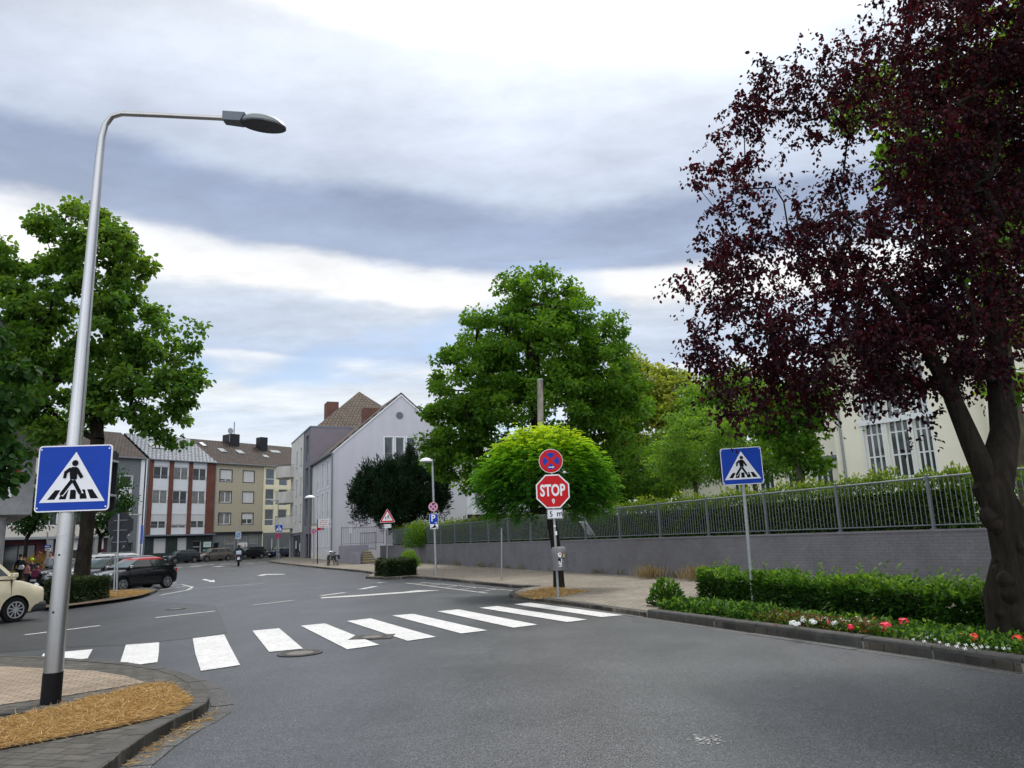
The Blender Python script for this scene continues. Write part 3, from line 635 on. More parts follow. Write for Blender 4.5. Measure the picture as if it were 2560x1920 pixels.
# yellow-green trees further back
tree('broadleaf_tree', 'pale yellow-green tree behind the big dark tree, left of the purple tree', 'tree', (at(1660, 1300, 66).x, 66, 1.3),
     [Vector((at(1660, 1300, 66).x, 66, 1.3)), Vector((at(1660, 1300, 66).x, 66, 6)), Vector((at(1650, 1300, 66).x, 66, 9))],
     [blob(1620, 985, 66, 95, 80, 3), blob(1560, 945, 66, 50, 60, 2), blob(1690, 1000, 66, 75, 72, 3), blob(1640, 1080, 66, 140, 100, 5), blob(1590, 905, 66, 26, 20, 1.2, .6), blob(1600, 1180, 66, 120, 80, 5)],
     470, 62, .34, .9, lf_yel, bk_grey, .3, 'kite', .7, .4, skel=90)
tree('broadleaf_tree', 'dark green tree between the pale yellow-green tree and the purple tree', 'tree', (at(1830, 1300, 60).x, 60, 1.3),
     [Vector((at(1830, 1300, 60).x, 60, 1.3)), Vector((at(1830, 1300, 60).x, 60, 5)), Vector((at(1830, 1300, 60).x, 60, 8))],
     [blob(1830, 1010, 60, 100, 85, 4), blob(1770, 1030, 60, 70, 90, 3), blob(1900, 1050, 60, 110, 105, 4), blob(1740, 1160, 60, 130, 100, 5), blob(1980, 1130, 60, 80, 90, 4)],
     430, 62, .32, .85, lf_fresh, bk_grey, .3, 'kite', .7, .4, skel=80)
# feathery trees in the garden
def feathery(px, py, Y, rx, ry, lab, mat=lf_fresh, n=150, lean=0):
    bx = at(px, 1250, Y).x; tz = at(px, py + ry * .5, Y).z
    return tree('garden_tree', lab, 'tree', (bx, Y, 1.3), [Vector((bx, Y, 1.3)), Vector((bx + .05, Y, 1.3 + (tz - 1.3) * .4)), Vector((bx, Y, tz))],
         [blob(px, py, Y, rx, ry), blob(px - rx * .5, py + ry * .3, Y, rx * .6, ry * .6), blob(px + rx * .5, py + ry * .3, Y, rx * .6, ry * .6)], n, 60, .15, .50, mat, bk_grey, .10, 'kite', .5, .3, flat=.35, skel=70)
feathery(1740, 1120, 33, 110, 100, 'light green feathery tree with thin stems, left of the right-hand crossing sign')
feathery(1890, 1110, 31, 110, 90, 'light green feathery tree directly behind the right-hand crossing sign')
tree('garden_tree', 'mid green tree hanging over the low cream wing, right of the right-hand crossing sign', 'tree', (at(2010, 1250, 27).x, 27, 1.3),
     [Vector((at(2010, 1250, 27).x, 27, 1.3)), Vector((at(2010, 1250, 27).x, 27, 3)), Vector((at(2000, 1250, 27).x, 27, 5))],
     [blob(1990, 1090, 27, 75, 60), blob(2030, 1150, 27, 40, 50), blob(1940, 1030, 27, 80, 60), blob(2000, 1000, 27, 80, 60)], 150, 55, .17, .42, lf_green, bk_grey, .12, 'kite', .75, .5, skel=50)
feathery(1640, 1180, 41, 90, 65, 'small bushy tree under the big dark tree, just above the fence', lf_green, 120)

# ball-crowned robinia on the pavement
rb = G(1396, 1478); RX, RY = rb[0] + .04, rb[1] + .25
def robinia():
    t = thing('robinia_tree', 'round-headed bright green tree on the pavement right behind the stop sign', 'tree', (RX, RY, .1))
    B0 = np.array([RX, RY, .1]); bl = [blob(1360, 1165, RY, 125, 85, 1.35), blob(1290, 1195, RY, 95, 75, 1.1), blob(1435, 1195, RY, 85, 78, 1.1), blob(1350, 1115, RY, 80, 42, .9), blob(1240, 1215, RY, 48, 62, .8), blob(1485, 1220, RY, 45, 58, .7),
                                   blob(1290, 1250, RY, 70, 38, .9), blob(1455, 1255, RY, 45, 35, .7), blob(1245, 1275, RY - .1, 28, 22, .4)]
    C = in_blobs(bl, 620, 4.0); tr = [Vector((0, 0, -.1)), Vector((.0, 0, .8)), Vector((-.06, 0, 1.5)), Vector((-.14, 0, 2.1)), Vector((-.12, 0, 2.45))]
    branches('trunk', B0, tr, C[rng.choice(620, 90, replace=False)] - B0, bk_dark, t, .155, .008)
    ctr = np.array([at(1360, 1200, RY)[0], RY, at(1360, 1200, RY)[2] - .6])
    n = 620 * 17; idx = np.repeat(np.arange(620), 17); P = C[idx] + rng.normal(0, .12, (n, 3)); o = P - ctr; o /= np.linalg.norm(o, axis=1)[:, None]
    A = o + rng.normal(0, .45, (n, 3)); A[:, 2] *= .6; A /= np.linalg.norm(A, axis=1)[:, None]; L_ = rng.uniform(.18, .30, n)
    Ps = []; As = []; sz = []; vv = []
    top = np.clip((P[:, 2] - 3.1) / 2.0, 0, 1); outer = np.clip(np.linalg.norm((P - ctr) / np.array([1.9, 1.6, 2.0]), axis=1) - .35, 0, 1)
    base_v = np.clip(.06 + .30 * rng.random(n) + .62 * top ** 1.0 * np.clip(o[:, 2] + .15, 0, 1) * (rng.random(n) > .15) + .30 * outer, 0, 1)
    for k in range(7):
        u = (k + 1) / 7; mid = P + A * (L_ * u)[:, None]; mid[:, 2] -= (u ** 2) * L_ * .45
        sd = np.cross(A, np.array([0, 0, 1.0])); sd /= np.linalg.norm(sd, axis=1)[:, None] + 1e-6
        for s_ in (-1, 1):
            d = sd * s_ + A * .45; d[:, 2] -= .25; Ps.append(mid); As.append(d); sz.append(np.full(n, .078) * (1.1 - .3 * u)); vv.append(base_v)
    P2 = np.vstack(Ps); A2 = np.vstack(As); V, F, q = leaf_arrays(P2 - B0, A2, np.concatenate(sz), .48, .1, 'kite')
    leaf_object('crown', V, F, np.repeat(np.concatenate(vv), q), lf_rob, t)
robinia()

# copper-leaved tree at the right edge
TX, TY = G(2534, 1600, .12); TB = .12
def purple():
    t = thing('copper_tree', 'large purple-leaved tree with a forked trunk at the right edge', 'tree', (TX, TY, TB)); B0 = np.array([TX, TY, TB]); V0 = Vector(B0)
    Y = TY + .4
    bl = [blob(2140, 230, Y, 130, 90, 1.6, .55), blob(1960, 290, Y, 160, 70, 1.2, .5), blob(1830, 380, Y, 95, 75, 1.0, .9), blob(1950, 200, Y, 130, 80, 1.2, .8), blob(1850, 270, Y, 80, 50, .8, .6), blob(1840, 560, Y, 110, 90, 1.2, .85), blob(1770, 440, Y, 50, 40, .6, .4), blob(1800, 720, Y, 90, 90, 1.4, .9), blob(1850, 860, Y, 130, 80, 1.6, 1.0),
          blob(1960, 700, Y, 150, 130, 1.6, .8), blob(2090, 560, Y, 130, 120, 1.5, .8), blob(2250, 130, Y, 170, 130, 1.8, 1.0), blob(2440, 60, Y + .3, 220, 150, 2.0, 1.5), blob(2430, 330, Y + .4, 200, 180, 2.0, 1.8), blob(2230, 430, Y, 150, 120, 1.7, 1.0),
          blob(2250, 680, Y, 190, 150, 1.8, 1.5), blob(2450, 650, Y + .2, 170, 190, 1.8, 1.7), blob(2080, 880, Y - .2, 210, 90, 1.6, 1.3), blob(2330, 880, Y - .1, 190, 110, 1.6, 1.6), blob(2500, 880, Y + .4, 90, 90, 1.2, .8),
          blob(1845, 1000, Y - .3, 75, 65, .8, .8), blob(1822, 1075, Y - .4, 18, 22, .3, .2), blob(1770, 850, Y, 55, 60, .8, .6), blob(1960, 960, Y - .3, 110, 50, 1, .9), blob(2110, 960, Y - .2, 110, 40, 1, .6), blob(2290, 1015, Y - .1, 70, 60, .8, .45), blob(2020, 1000, Y - .3, 50, 45, .8, .6),
          blob(2330, 1100, Y - .1, 55, 25, .4, .25), blob(1745, 350, Y, 30, 20, .4, .15), blob(2560, 300, Y + .6, 180, 260, 2.0, 1.2), blob(2120, 1080, Y, 16, 16, .2, .08), blob(1710, 850, Y, 20, 10, .2, .05)]
    nC = 1180; C = in_blobs(bl, nC, 1.2)
    fork = at(2460, 1230, TY)
    tr = [V0 - V0, Vector((-.02, 0, .6)), at(2530, 1400, TY) - V0, at(2515, 1290, TY) - V0, fork - V0 + Vector((.12, 0, 0))]
    right = [tr[-1], at(2512, 1080, TY + .1) - V0, at(2492, 900, TY + .3) - V0, at(2480, 700, TY + .5) - V0]
    left = [tr[-1], at(2430, 1110, TY) - V0, at(2375, 980, TY) - V0, at(2290, 820, TY) - V0, at(2200, 700, TY) - V0]
    allt = tr + right[1:]
    # limbs of both stems, clumps shared out by side
    mb = MB()
    mb.tube([tr[0] - Vector((0, 0, .2))] + tr + right[1:], [.40, .30, .245, .235, .25, .25, .185, .15, .13], 20)
    def ax(z):
        for a_, b_ in zip(tr, tr[1:]):
            if a_.z <= z <= b_.z: return a_.lerp(b_, (z - a_.z) / (b_.z - a_.z))
        return tr[-1]
    for z_, ang, rr_ in ((1.62, 185, .15), (1.50, 205, .10), (.78, 230, .11), (.60, 250, .10), (.35, 215, .08), (1.05, 195, .055), (1.2, 270, .07), (.22, 262, .12), (.92, 188, .05)):
        c = ax(z_) + Vector((math.cos(R(ang)), math.sin(R(ang)), 0)) * .215
        mb.lathe([(.02, -rr_ * 1.5), (rr_ * .6, -rr_ * 1.0), (rr_ * .95, -rr_ * .3), (rr_, .1 * rr_), (rr_ * .7, rr_ * .8), (.02, rr_ * 1.2)], 14, c)
    mb.tube([tr[-1] + (tr[-2] - tr[-1]) * .9] + left, [.17, .165, .14, .11, .085, .06], 16)
    nodes = [Vector(p) for p in right[1:] + left[1:]]; par = [-1] * len(nodes); arr = np.array([tuple(n) for n in nodes])
    root = np.array([0, 1, 2, 3, 4, 5, 6]); sel = rng.choice(nC, 640, replace=False); CC = C[sel] - B0
    cen = np.array(left[2]); order = np.argsort(np.linalg.norm(CC - cen, axis=1)); base_n = len(nodes)
    for i in order:
        c = Vector(CC[i]); dd = np.linalg.norm(arr - np.array(c), axis=1) + .22 * np.linalg.norm(arr - cen, axis=1)
        j = int(np.argmin(dd)); a = nodes[j]; ln = (c - a).length; ns = max(1, min(4, int(ln / .35))); prev = j
        for q in range(1, ns + 1):
            p = a.lerp(c, q / ns) + Vector((rng.normal(), rng.normal(), rng.normal())) * min(ln, 1.2) * .07; p.z += math.sin(math.pi * q / ns) * ln * .06
            nodes.append(p); par.append(prev); prev = len(nodes) - 1; arr = np.vstack([arr, np.array(p)[None]])
    acc = [0.0] * len(nodes); hasc = [False] * len(nodes)
    for p in par:
        if p >= 0: hasc[p] = True
    for i in range(len(nodes) - 1, -1, -1):
        if not hasc[i]: acc[i] = .0070 ** 2.2
        if par[i] >= 0: acc[par[i]] += acc[i]
    for i in range(base_n, len(nodes)):
        r = min(.07, acc[i] ** (1 / 2.2)); rp = min(.07, acc[par[i]] ** (1 / 2.2)) if par[i] >= base_n else r * 1.3; mb.tube([nodes[par[i]], nodes[i]], [min(rp, r * 1.4), r], 5 if r > .02 else 3, caps=False)
    mb.build('trunk', bk_dark, t, smooth=True)
    per = 64; n = nC * per; idx = np.repeat(np.arange(nC), per)
    # every clump is a few curved twigs with leaves along them
    ntw = 5; td = rng.normal(0, 1, (nC, ntw, 3)); td[:, :, 2] -= .15; td /= np.linalg.norm(td, axis=2)[:, :, None]
    tw = rng.integers(0, ntw, n); u = rng.random(n) * rng.uniform(.28, .55, n); D = td[idx, tw]
    P = C[idx] + D * u[:, None]; P[:, 2] -= u ** 2 * .5; P += rng.normal(0, .025, (n, 3))
    A = D * .5 + rng.normal(0, .7, (n, 3)); A[:, 2] -= .75
    V, F, q = leaf_arrays(P - B0, A, rng.uniform(.048, .088, n), .62, .35, 'round')
    cv = rng.random(nC)[idx] * .4 + rng.random(n) * .6
    leaf_object('crown', V, F, np.repeat(cv, q), lf_pur, t)
    # thin twigs
    tb = MB(); pick = rng.choice(nC, 700, replace=False)
    for i in pick:
        for k in range(2):
            c = C[i] - B0; e = c + td[i, k] * .42; e[2] -= .09; m = (c + e) / 2; m[2] += .02; tb.tube([c, m, e], [.0045, .0035, .002], 3, caps=False)
    tb.build('twigs', bk_dark, t)
purple()
# green tree behind it
gx = 13.2; gy = 19.5
tree('broadleaf_tree', 'bright green tree showing through the gaps high in the purple tree', 'tree', (gx, gy, 1.3),
     [Vector((gx, gy, 1.3)), Vector((gx, gy, 5)), Vector((gx, gy, 9))],
     [blob(2190, 250, 19, 80, 80, 1.5), blob(2330, 330, 19.5, 120, 140, 2), blob(2480, 420, 20, 150, 200, 2.5), blob(2560, 960, 18, 50, 50, 1), blob(2480, 150, 19.5, 150, 120, 2), blob(2600, 700, 19, 120, 200, 2)],
     210, 55, .19, .5, lf_fresh, bk_grey, .2, 'round', .8, .5, skel=70)

# dark yew in front of the gable
yy = 63.0; ybx = at(1000, 1300, yy).x
tree('yew_tree', 'broad dark evergreen yew in front of the lilac gable', 'tree', (ybx, yy, 1.2),
     [Vector((ybx, yy, 1.2)), Vector((ybx, yy, 2.4)), Vector((ybx, yy, 3.4))],
     [blob(945, 1235, yy, 62, 60), blob(1000, 1215, yy, 60, 62), blob(1060, 1225, yy, 55, 75), blob(925, 1200, yy, 30, 35), blob(1030, 1185, yy, 32, 34), blob(975, 1180, yy, 25, 28), blob(1095, 1245, yy, 28, 45), blob(900, 1262, yy, 28, 40), blob(1000, 1280, yy, 80, 38), blob(905, 1225, yy, 22, 30), blob(1000, 1158, yy, 12, 24), blob(1030, 1150, yy, 14, 30), blob(955, 1172, yy, 12, 26), blob(1075, 1180, yy, 14, 30), blob(925, 1185, yy, 10, 22), blob(1110, 1215, yy, 10, 26)],
     520, 60, .36, .36, lf_yew, bk_dark, .3, 'kite', .2, -.9, skel=60, flat=2.0, size_var=.4, shell=.5)

# hedges
def hedge(name, label, path, width, z0, h, leaf, n, mat, cat='hedge', rough=.05, group=None, zf=None, trans_top=.25, core=.72, shape='kite', vtop=.5):
    """path of ground points; leaves over the surface and through the outer shell, on a twiggy core"""
    c0 = Vector(path[0]); t = thing(name, label, cat, (c0.x, c0.y, z0), 0, group); pts = [Vector(p) for p in path]
    seg = [(pts[i + 1] - pts[i]).length for i in range(len(pts) - 1)]; tot = sum(seg)
    u = rng.random(n) * tot; cum = np.concatenate([[0], np.cumsum(seg)]); k = np.clip(np.searchsorted(cum, u) - 1, 0, len(seg) - 1)
    f = (u - cum[k]) / np.array(seg)[k]; A = np.array([tuple(p) for p in pts]); X = A[k] + (A[k + 1] - A[k]) * f[:, None]
    D = (A[k + 1] - A[k]); D /= np.linalg.norm(D, axis=1)[:, None]; Nn = np.stack([-D[:, 1], D[:, 0]], 1)
    # superellipse section
    th = rng.random(n) * math.pi * 1.24 - .12 * math.pi; e = .35
    r = 1 - np.abs(rng.normal(0, .13, n)); wob = 1 + rough * (np.sin(u * 5.1) + np.sin(u * 2.3 + 1) + .8 * np.sin(u * 11.7 + th * 3))
    cx = np.sign(np.cos(th)) * np.abs(np.cos(th)) ** e * width / 2 * r * wob; cz = np.where(np.sin(th) > 0, np.abs(np.sin(th)) ** e, -.2) * 1.0
    zz = (h * .5 + h * .5 * (cz * r * wob * 2 - 1)); side = rng.random(n) < .5; zz = np.where(side, rng.random(n) * h * .95, zz); zz = np.clip(zz, .02, h * 1.2)
    cx = np.where(side, np.where(rng.random(n) < .5, -1, 1) * width / 2 * r * wob, cx)
    # the two ends
    ne = int(n * min(.4, width / (tot + width))); en = np.zeros(n); en[:ne] = np.where(rng.random(ne) < .5, -1, 1)
    cx[:ne] = (rng.random(ne) - .5) * width * .95; zz[:ne] = rng.random(ne) * h * .97
    ea = np.where(en < 0, 0, len(pts) - 1); ed = np.where((en < 0)[:, None], D[np.argmin(u)], D[np.argmax(u)])
    endp = A[ea] + ed * (en * (np.abs(rng.normal(0, .04, n)) - .06) * 1.0)[:, None]; isn = en != 0
    X[isn] = endp[isn]; Nn[isn] = np.stack([-ed[:, 1], ed[:, 0]], 1)[isn]
    P = np.stack([X[:, 0] + Nn[:, 0] * cx, X[:, 1] + Nn[:, 1] * cx, zz], 1); P[:, :2] -= np.array([c0.x, c0.y])
    O = np.stack([Nn[:, 0] * cx, Nn[:, 1] * cx, (zz - h * .5)], 1); O[isn] = np.column_stack([ed * en[:, None] , np.zeros(n)])[isn]; O /= np.linalg.norm(O, axis=1)[:, None] + 1e-6
    Ad = O + rng.normal(0, .6, (n, 3)); Ad[:, 2] += .2
    V, F, q = leaf_arrays(P, Ad, leaf * rng.uniform(.7, 1.3, n), .55, .3, shape)
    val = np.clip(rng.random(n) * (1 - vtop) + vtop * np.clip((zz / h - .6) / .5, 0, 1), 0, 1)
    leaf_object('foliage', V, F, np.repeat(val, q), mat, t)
    mb = MB(); wv = width * core / 2
    for a, b_ in zip(pts, pts[1:]):
        d = (b_ - a).normalized(); nn = Vector((-d.y, d.x)); a2 = a - c0 + d * (.12 if a is pts[0] else 0); b2_ = b_ - c0 - d * (.12 if b_ is pts[-1] else 0)
        ht = h * core
        mb.add([(a2.x + nn.x * wv, a2.y + nn.y * wv, 0), (a2.x - nn.x * wv, a2.y - nn.y * wv, 0), (b2_.x - nn.x * wv, b2_.y - nn.y * wv, 0), (b2_.x + nn.x * wv, b2_.y + nn.y * wv, 0),
                (a2.x + nn.x * wv, a2.y + nn.y * wv, ht), (a2.x - nn.x * wv, a2.y - nn.y * wv, ht), (b2_.x - nn.x * wv, b2_.y - nn.y * wv, ht), (b2_.x + nn.x * wv, b2_.y + nn.y * wv, ht)],
               [(0, 3, 2, 1), (4, 5, 6, 7), (0, 1, 5, 4), (1, 2, 6, 5), (2, 3, 7, 6), (3, 0, 4, 7)])
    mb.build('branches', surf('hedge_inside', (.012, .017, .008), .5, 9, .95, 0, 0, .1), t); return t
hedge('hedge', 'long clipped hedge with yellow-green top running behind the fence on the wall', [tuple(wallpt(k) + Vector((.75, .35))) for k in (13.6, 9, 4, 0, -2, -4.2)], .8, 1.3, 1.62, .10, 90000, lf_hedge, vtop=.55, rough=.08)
hedge('climber', 'thin leafy climber on the fence beside the purple trunk', [tuple(wallpt(k) + Vector((.55, .25))) for k in (-4.1, -5.2, -7.5)], .45, 1.3, 1.5, .13, 3600, lf_hedge, 'climber', core=.12)
bh = [(G(1796, 1500)[0], G(1796, 1500)[1]), G(2120, 1545), G(2400, 1585), G(2478, 1600)]
bh = [(p[0] - .10, p[1] - .06) for p in bh]
hedge('hedge', 'leafy green hedge in the flower bed beside the right-hand crossing sign', bh, 0.66, .12, .52, .11, 15000, lf_bed, rough=.22, core=.40, vtop=.5)  # inner shade put into the leaf colour: darker low down, brighter on top
def bush(name, label, c, z0, r, h, n, leaf, mat, shoots=0, cat='bush'):
    t = thing(name, label, cat, (c[0], c[1], z0)); d = rng.normal(0, 1, (n, 3)); d /= np.linalg.norm(d, axis=1)[:, None]; d[:, 2] = np.abs(d[:, 2])
    P = d * (rng.random(n) ** .4)[:, None] * np.array([r, r * .8, h]); A = d + rng.normal(0, .5, (n, 3)); A[:, 2] += .3
    V, F, q = leaf_arrays(P, A, leaf * rng.uniform(.7, 1.3, n), .55, .3, 'kite'); leaf_object('foliage', V, F, np.repeat(np.clip(rng.random(n) * .6 + .4 * P[:, 2] / h, 0, 1), q), mat, t)
    tb = MB()
    for k in range(10):
        a = rng.random() * 6.28; e = Vector((math.cos(a) * r * .6, math.sin(a) * r * .5, h * rng.uniform(.5, .9))); tb.tube([(0, 0, 0), e * .5 + Vector((0, 0, h * .1)), e], [.01, .007, .003], 4)
    tb.build('stems', bk_grey, t); return t
bush('bush', 'small round weedy bush at the kerb where the flower bed begins', G(1668, 1525), .1, .42, .58, 1500, .075, lf_bed)
# upright young shoots over the bed hedge and low greenery in front of it
def shoots():
    t = thing('shrub', 'light green young shoots standing up out of the bed hedge', 'shrub', (bh[0][0], bh[0][1], .12)); B = np.array([bh[0][0], bh[0][1], .12]); Ps = []; As = []; tb = MB()
    A_ = np.array(bh)
    for k in range(420):
        u = rng.random() ** 1.25 * 2.9; i = min(int(u), 2); f = u - i; p = A_[i] + (A_[i + 1] - A_[i]) * min(f, 1); hh = rng.uniform(.46, .70) + (.2 if rng.random() < .12 else 0)
        x = p[0] + rng.normal(0, .18) - B[0]; y = p[1] + rng.normal(0, .12) - B[1]; lean = rng.normal(0, .05, 2)
        tb.tube([(x, y, .35), (x + lean[0], y + lean[1], hh)], [.004, .002], 3, caps=False)
        for q in range(9):
            g = .45 + .55 * q / 8; a = q * 2.4; Ps.append((x + lean[0] * g, y + lean[1] * g, .35 + (hh - .35) * g)); As.append((math.cos(a), math.sin(a), .55))
    V, F, q = leaf_arrays(np.array(Ps), np.array(As), rng.uniform(.07, .11, len(Ps)), .4, .2, 'kite'); leaf_object('foliage', V, F, np.repeat(rng.uniform(.5, 1, len(Ps)), q), lf_bed, t); tb.build('stems', bk_grey, t)
shoots()
bed_in = [Vector(p) for p in bedk[:-1]]
def along(pts, u):
    seg = [(pts[i + 1] - pts[i]).length for i in range(len(pts) - 1)]; s = u * sum(seg)
    for i, l in enumerate(seg):
        if s <= l or i == len(seg) - 1: return pts[i].lerp(pts[i + 1], s / l), (pts[i + 1] - pts[i]).normalized()
        s -= l
bedpoly = [tuple(p) for p in [Vector(near[0])] + bed_in]
inner = [tuple(Vector(p) + Vector((.27, .12)).normalized() * w_) for p, w_ in zip(bedpoly, (1.9, 1.8, 1.8, 1.7, 1.7, 1.6, .9))]
o = drape('flower_bed_soil', [tuple(Vector(p) + Vector((.9, .42)) * .21) for p in bedpoly] + inner[::-1], .128, m_soil)
def ground_cover(name, label, n, u0, u1, d0_, d1_, hgt, leaf, mat, z0=.13):
    Ps = []; As = []
    for k in range(n):
        p, d = along(bed_in, u0 + (u1 - u0) * rng.random()); nn = Vector((-d.y, d.x)) * -1; q = p + nn * (d0_ + (d1_ - d0_) * rng.random())
        Ps.append((q.x, q.y, z0 + rng.random() ** 1.5 * hgt)); As.append((rng.normal(0, .7), rng.normal(0, .7), .6))
    V, F, q = leaf_arrays(np.array(Ps), np.array(As), leaf * rng.uniform(.6, 1.3, n), .5, .2, 'kite'); o = leaf_object(name, V, F, np.repeat(rng.random(n), q), mat)
    return tag(o, label, 'ground cover', None, 'stuff')
ground_cover('ground_cover', 'low mixed greenery along the kerb of the flower bed', 9500, 0, 1, .24, 1.35, .12, .08, lf_bed)
ground_cover('ground_cover', 'taller leafy weeds at the far end of the flower bed', 3400, .66, 1, .25, 1.15, .20, .09, lf_bed)
lf_rust = leafmat('leaf_rustbed', [(.05, .045, .012), (.12, .05, .02), (.20, .07, .025), (.10, .14, .03)], .3)
ground_cover('ground_cover', 'rusty brown and orange low plants among the flowers', 1500, .30, .62, .26, .8, .15, .07, lf_rust)
m_petw = surf('petal_white', (.85, .85, .82), .05, 20, .6); m_petr = surf('petal_red', (.75, .02, .05), .15, 20, .5); m_petc = surf('petal_coral', (.80, .06, .03), .12, 20, .5); m_peto = surf('petal_orange', (.45, .10, .03), .2, 20, .6)
def flower(px, py, rad, mat, label, petals=26, group=None, z=.24):
    c = G(px, py, z + .0); t = thing('flower', label, 'flower', (c[0], c[1], .13), 0, group); h = z - .0 - .13
    mb = MB(); mb.tube([(0, 0, 0), (.01, 0, h)], .004, 4); mb.build('stem', m_lawn, t); mb = MB()
    for k in range(petals):
        ph = math.acos(1 - 1.5 * (k + .5) / petals); a = k * 2.4; d = Vector((math.sin(ph) * math.cos(a), math.sin(ph) * math.sin(a), math.cos(ph))); s = d.cross(Vector((.3, .5, .8))).normalized() * rad * .42; q = d.cross(s.normalized()) * rad * .4; c_ = d * rad * rng.uniform(.8, 1.05) + Vector((0, 0, h))
        mb.add([c_ - s, c_ - q * .8 - d * rad * .1, c_ + s, c_ + q], [(0, 1, 2, 3)])
    mb.build('bloom', mat, t, smooth=False)
bx = lambda x, y: zD(x, y)
WG = 'white flowers along the front of the flower bed'
WL = 'white bloom in the row of larger white flowers in the middle of the bed'
whites = [(930, 350), (950, 357), (965, 352), (992, 335), (990, 325), (1040, 340), (1050, 345), (1095, 340), (1110, 332), (1130, 338), (1165, 350), (1180, 345), (1200, 335), (1210, 342), (1240, 345), (1282, 325), (1310, 345), (1330, 352), (1350, 348), (940, 344), (1125, 328), (1150, 352), (1305, 340)]
for (x, y) in whites: flower(*bx(x, y), rng.uniform(.034, .052), m_petw, WL, 20, WG)
whites2 = [(1600, 440), (1640, 425), (1680, 430), (1705, 422), (1720, 440), (1765, 427), (1840, 478), (1850, 462), (1885, 490), (1890, 470), (1930, 470), (1945, 487), (1975, 480), (1995, 465), (2010, 482), (2060, 485), (2100, 490), (2120, 460), (2125, 475), (2130, 490), (1660, 450), (1745, 455), (1790, 470)]
for (x, y) in whites2: flower(*bx(x, y), rng.uniform(.018, .030), m_petw, 'tiny white bloom near the kerb at the foot of the purple tree', 12, 'tiny white flowers at the right end of the bed', .2)
for (x, y, r, m, l) in ((1448, 373, .085, m_petr, 'pink-red double bloom left of the other large pink-red one in the bed'), (1548, 350, .085, m_petr, 'large pink-red bloom nearest the middle of the bed hedge'), (1255, 370, .05, m_petr, 'small pink-red bloom among the white flowers'),
                        (1137, 350, .04, m_petr, 'smallest pink-red bloom between clusters of white flowers'), (1935, 428, .055, m_petc, 'coral bloom on the bed left of the purple trunk'), (2177, 440, .065, m_petc, 'round coral-red bloom at the foot of the purple tree'), (1385, 325, .03, m_petc, 'dull red bloom high against the bed hedge'), (1865, 415, .03, m_peto, 'dull orange bloom beside the purple trunk')):
    flower(*bx(x, y), r, m, l, 34)
for k in range(12):
    x = rng.uniform(740, 1500); flower(*bx(x, 340 + (x - 740) * .075 + rng.uniform(-14, 14)), rng.uniform(.012, .022), m_peto if k % 3 else m_petc, 'tiny orange bloom low in the flower bed', 8, 'tiny orange blooms in the flower bed', .2)

hb = G(*zC(240, 290), .1); hd = Vector((G(*zC(370, 290))[0] - G(*zC(100, 290))[0], G(*zC(370, 290))[1] - G(*zC(100, 290))[1]))
hA = Vector(G(*zC(112, 287), .1)); hB = Vector(G(*zC(368, 290), .1)); off_ = Vector((.15, .9))
hedge('box_hedge', 'low dark clipped hedge on the kerbed island in front of the grey wall', [tuple(hA + off_ + Vector((.5, 0))), tuple(hB + off_ - Vector((.5, 0)))], 1.5, .1, .80, .085, 15000, lf_box, core=.80, vtop=.35)
iA = Vector(G(*zA(290, 318), .1)); iB = Vector(G(*zA(650, 275), .1))
hedge('box_hedge', 'low clipped hedge on the left island behind the tall lamp post', [tuple(iA + Vector((.2, .5))), tuple(iB + Vector((-.2, .5)))], 1.0, .1, .85, .07, 15000, lf_box, core=.80, vtop=.35)
bush('bush', 'little green weed bush behind the kerbed island hedge', G(*zC(392, 205), .1), .1 + zg(50), .7, 1.0, 1200, .13, lf_fresh)
bush('bush', 'green garden bush above the fence beside the parking sign', at(1045, 1335, 54)[:2], 1.3, 1.15, 1.95, 2200, .14, lf_green)
bush('bush', 'autumn-yellow bush left of the person in shorts', at(75, 1400, 52)[:2], zg(52), 1.3, 1.6, 1200, .16, leafmat('leaf_ochre', [(.08, .075, .02), (.14, .12, .03), (.18, .12, .03)], .3))
bush('bush', 'orange-brown bush behind the person in shorts', at(103, 1400, 51)[:2], zg(51), 1.4, 1.9, 1400, .16, leafmat('leaf_rust', [(.10, .06, .02), (.16, .09, .025), (.2, .13, .03)], .3))
for (px, py, lab) in ((1628, 1447, 'dry grass tuft left of the flower bed at the foot of the wall'), (1745, 1452, 'sparse dry grass tuft behind the far end of the bed hedge')):
    c = G(px, py, .1); t = thing('dry_grass', lab, 'grass', (c[0], c[1], .1)); n = 260; P = np.stack([rng.normal(0, .28, n), rng.normal(0, .1, n), np.zeros(n)], 1); A = np.stack([rng.normal(0, .25, n), rng.normal(0, .2, n), np.ones(n)], 1)
    V, F, q = leaf_arrays(P, A, rng.uniform(.2, .62, n), .03, .1, 'kite', rng.normal(0, 1, (n, 3))); leaf_object('blades', V, F, np.repeat(rng.random(n), q), leafmat('straw_tuft', [(.22, .16, .08), (.38, .29, .15), (.42, .34, .2)], .25), t)
# weeds along the foot of the wall
Ps = []; As = []
for k in range(1500):
    s = rng.random() ** 1.2 * 14.5 - 1.5; p = wallpt(s) - Vector((.12 + abs(rng.normal(0, .06)), .05)); cl = math.sin(s * 9.3) + math.sin(s * 4.1 + 2)
    if cl < .3: continue
    Ps.append((p.x, p.y, .1 + zg(p.y))); As.append((rng.normal(0, .3), rng.normal(0, .3), 1))
V, F, q = leaf_arrays(np.array(Ps), np.array(As), rng.uniform(.08, .34, len(Ps)), .12, .1, 'kite'); o = leaf_object('weeds', V, F, np.repeat(rng.random(len(Ps)), q), leafmat('weed', [(.05, .07, .02), (.16, .15, .06), (.28, .23, .12)], .25)); tag(o, 'dry weeds growing along the foot of the grey wall', 'weeds', None, 'stuff')

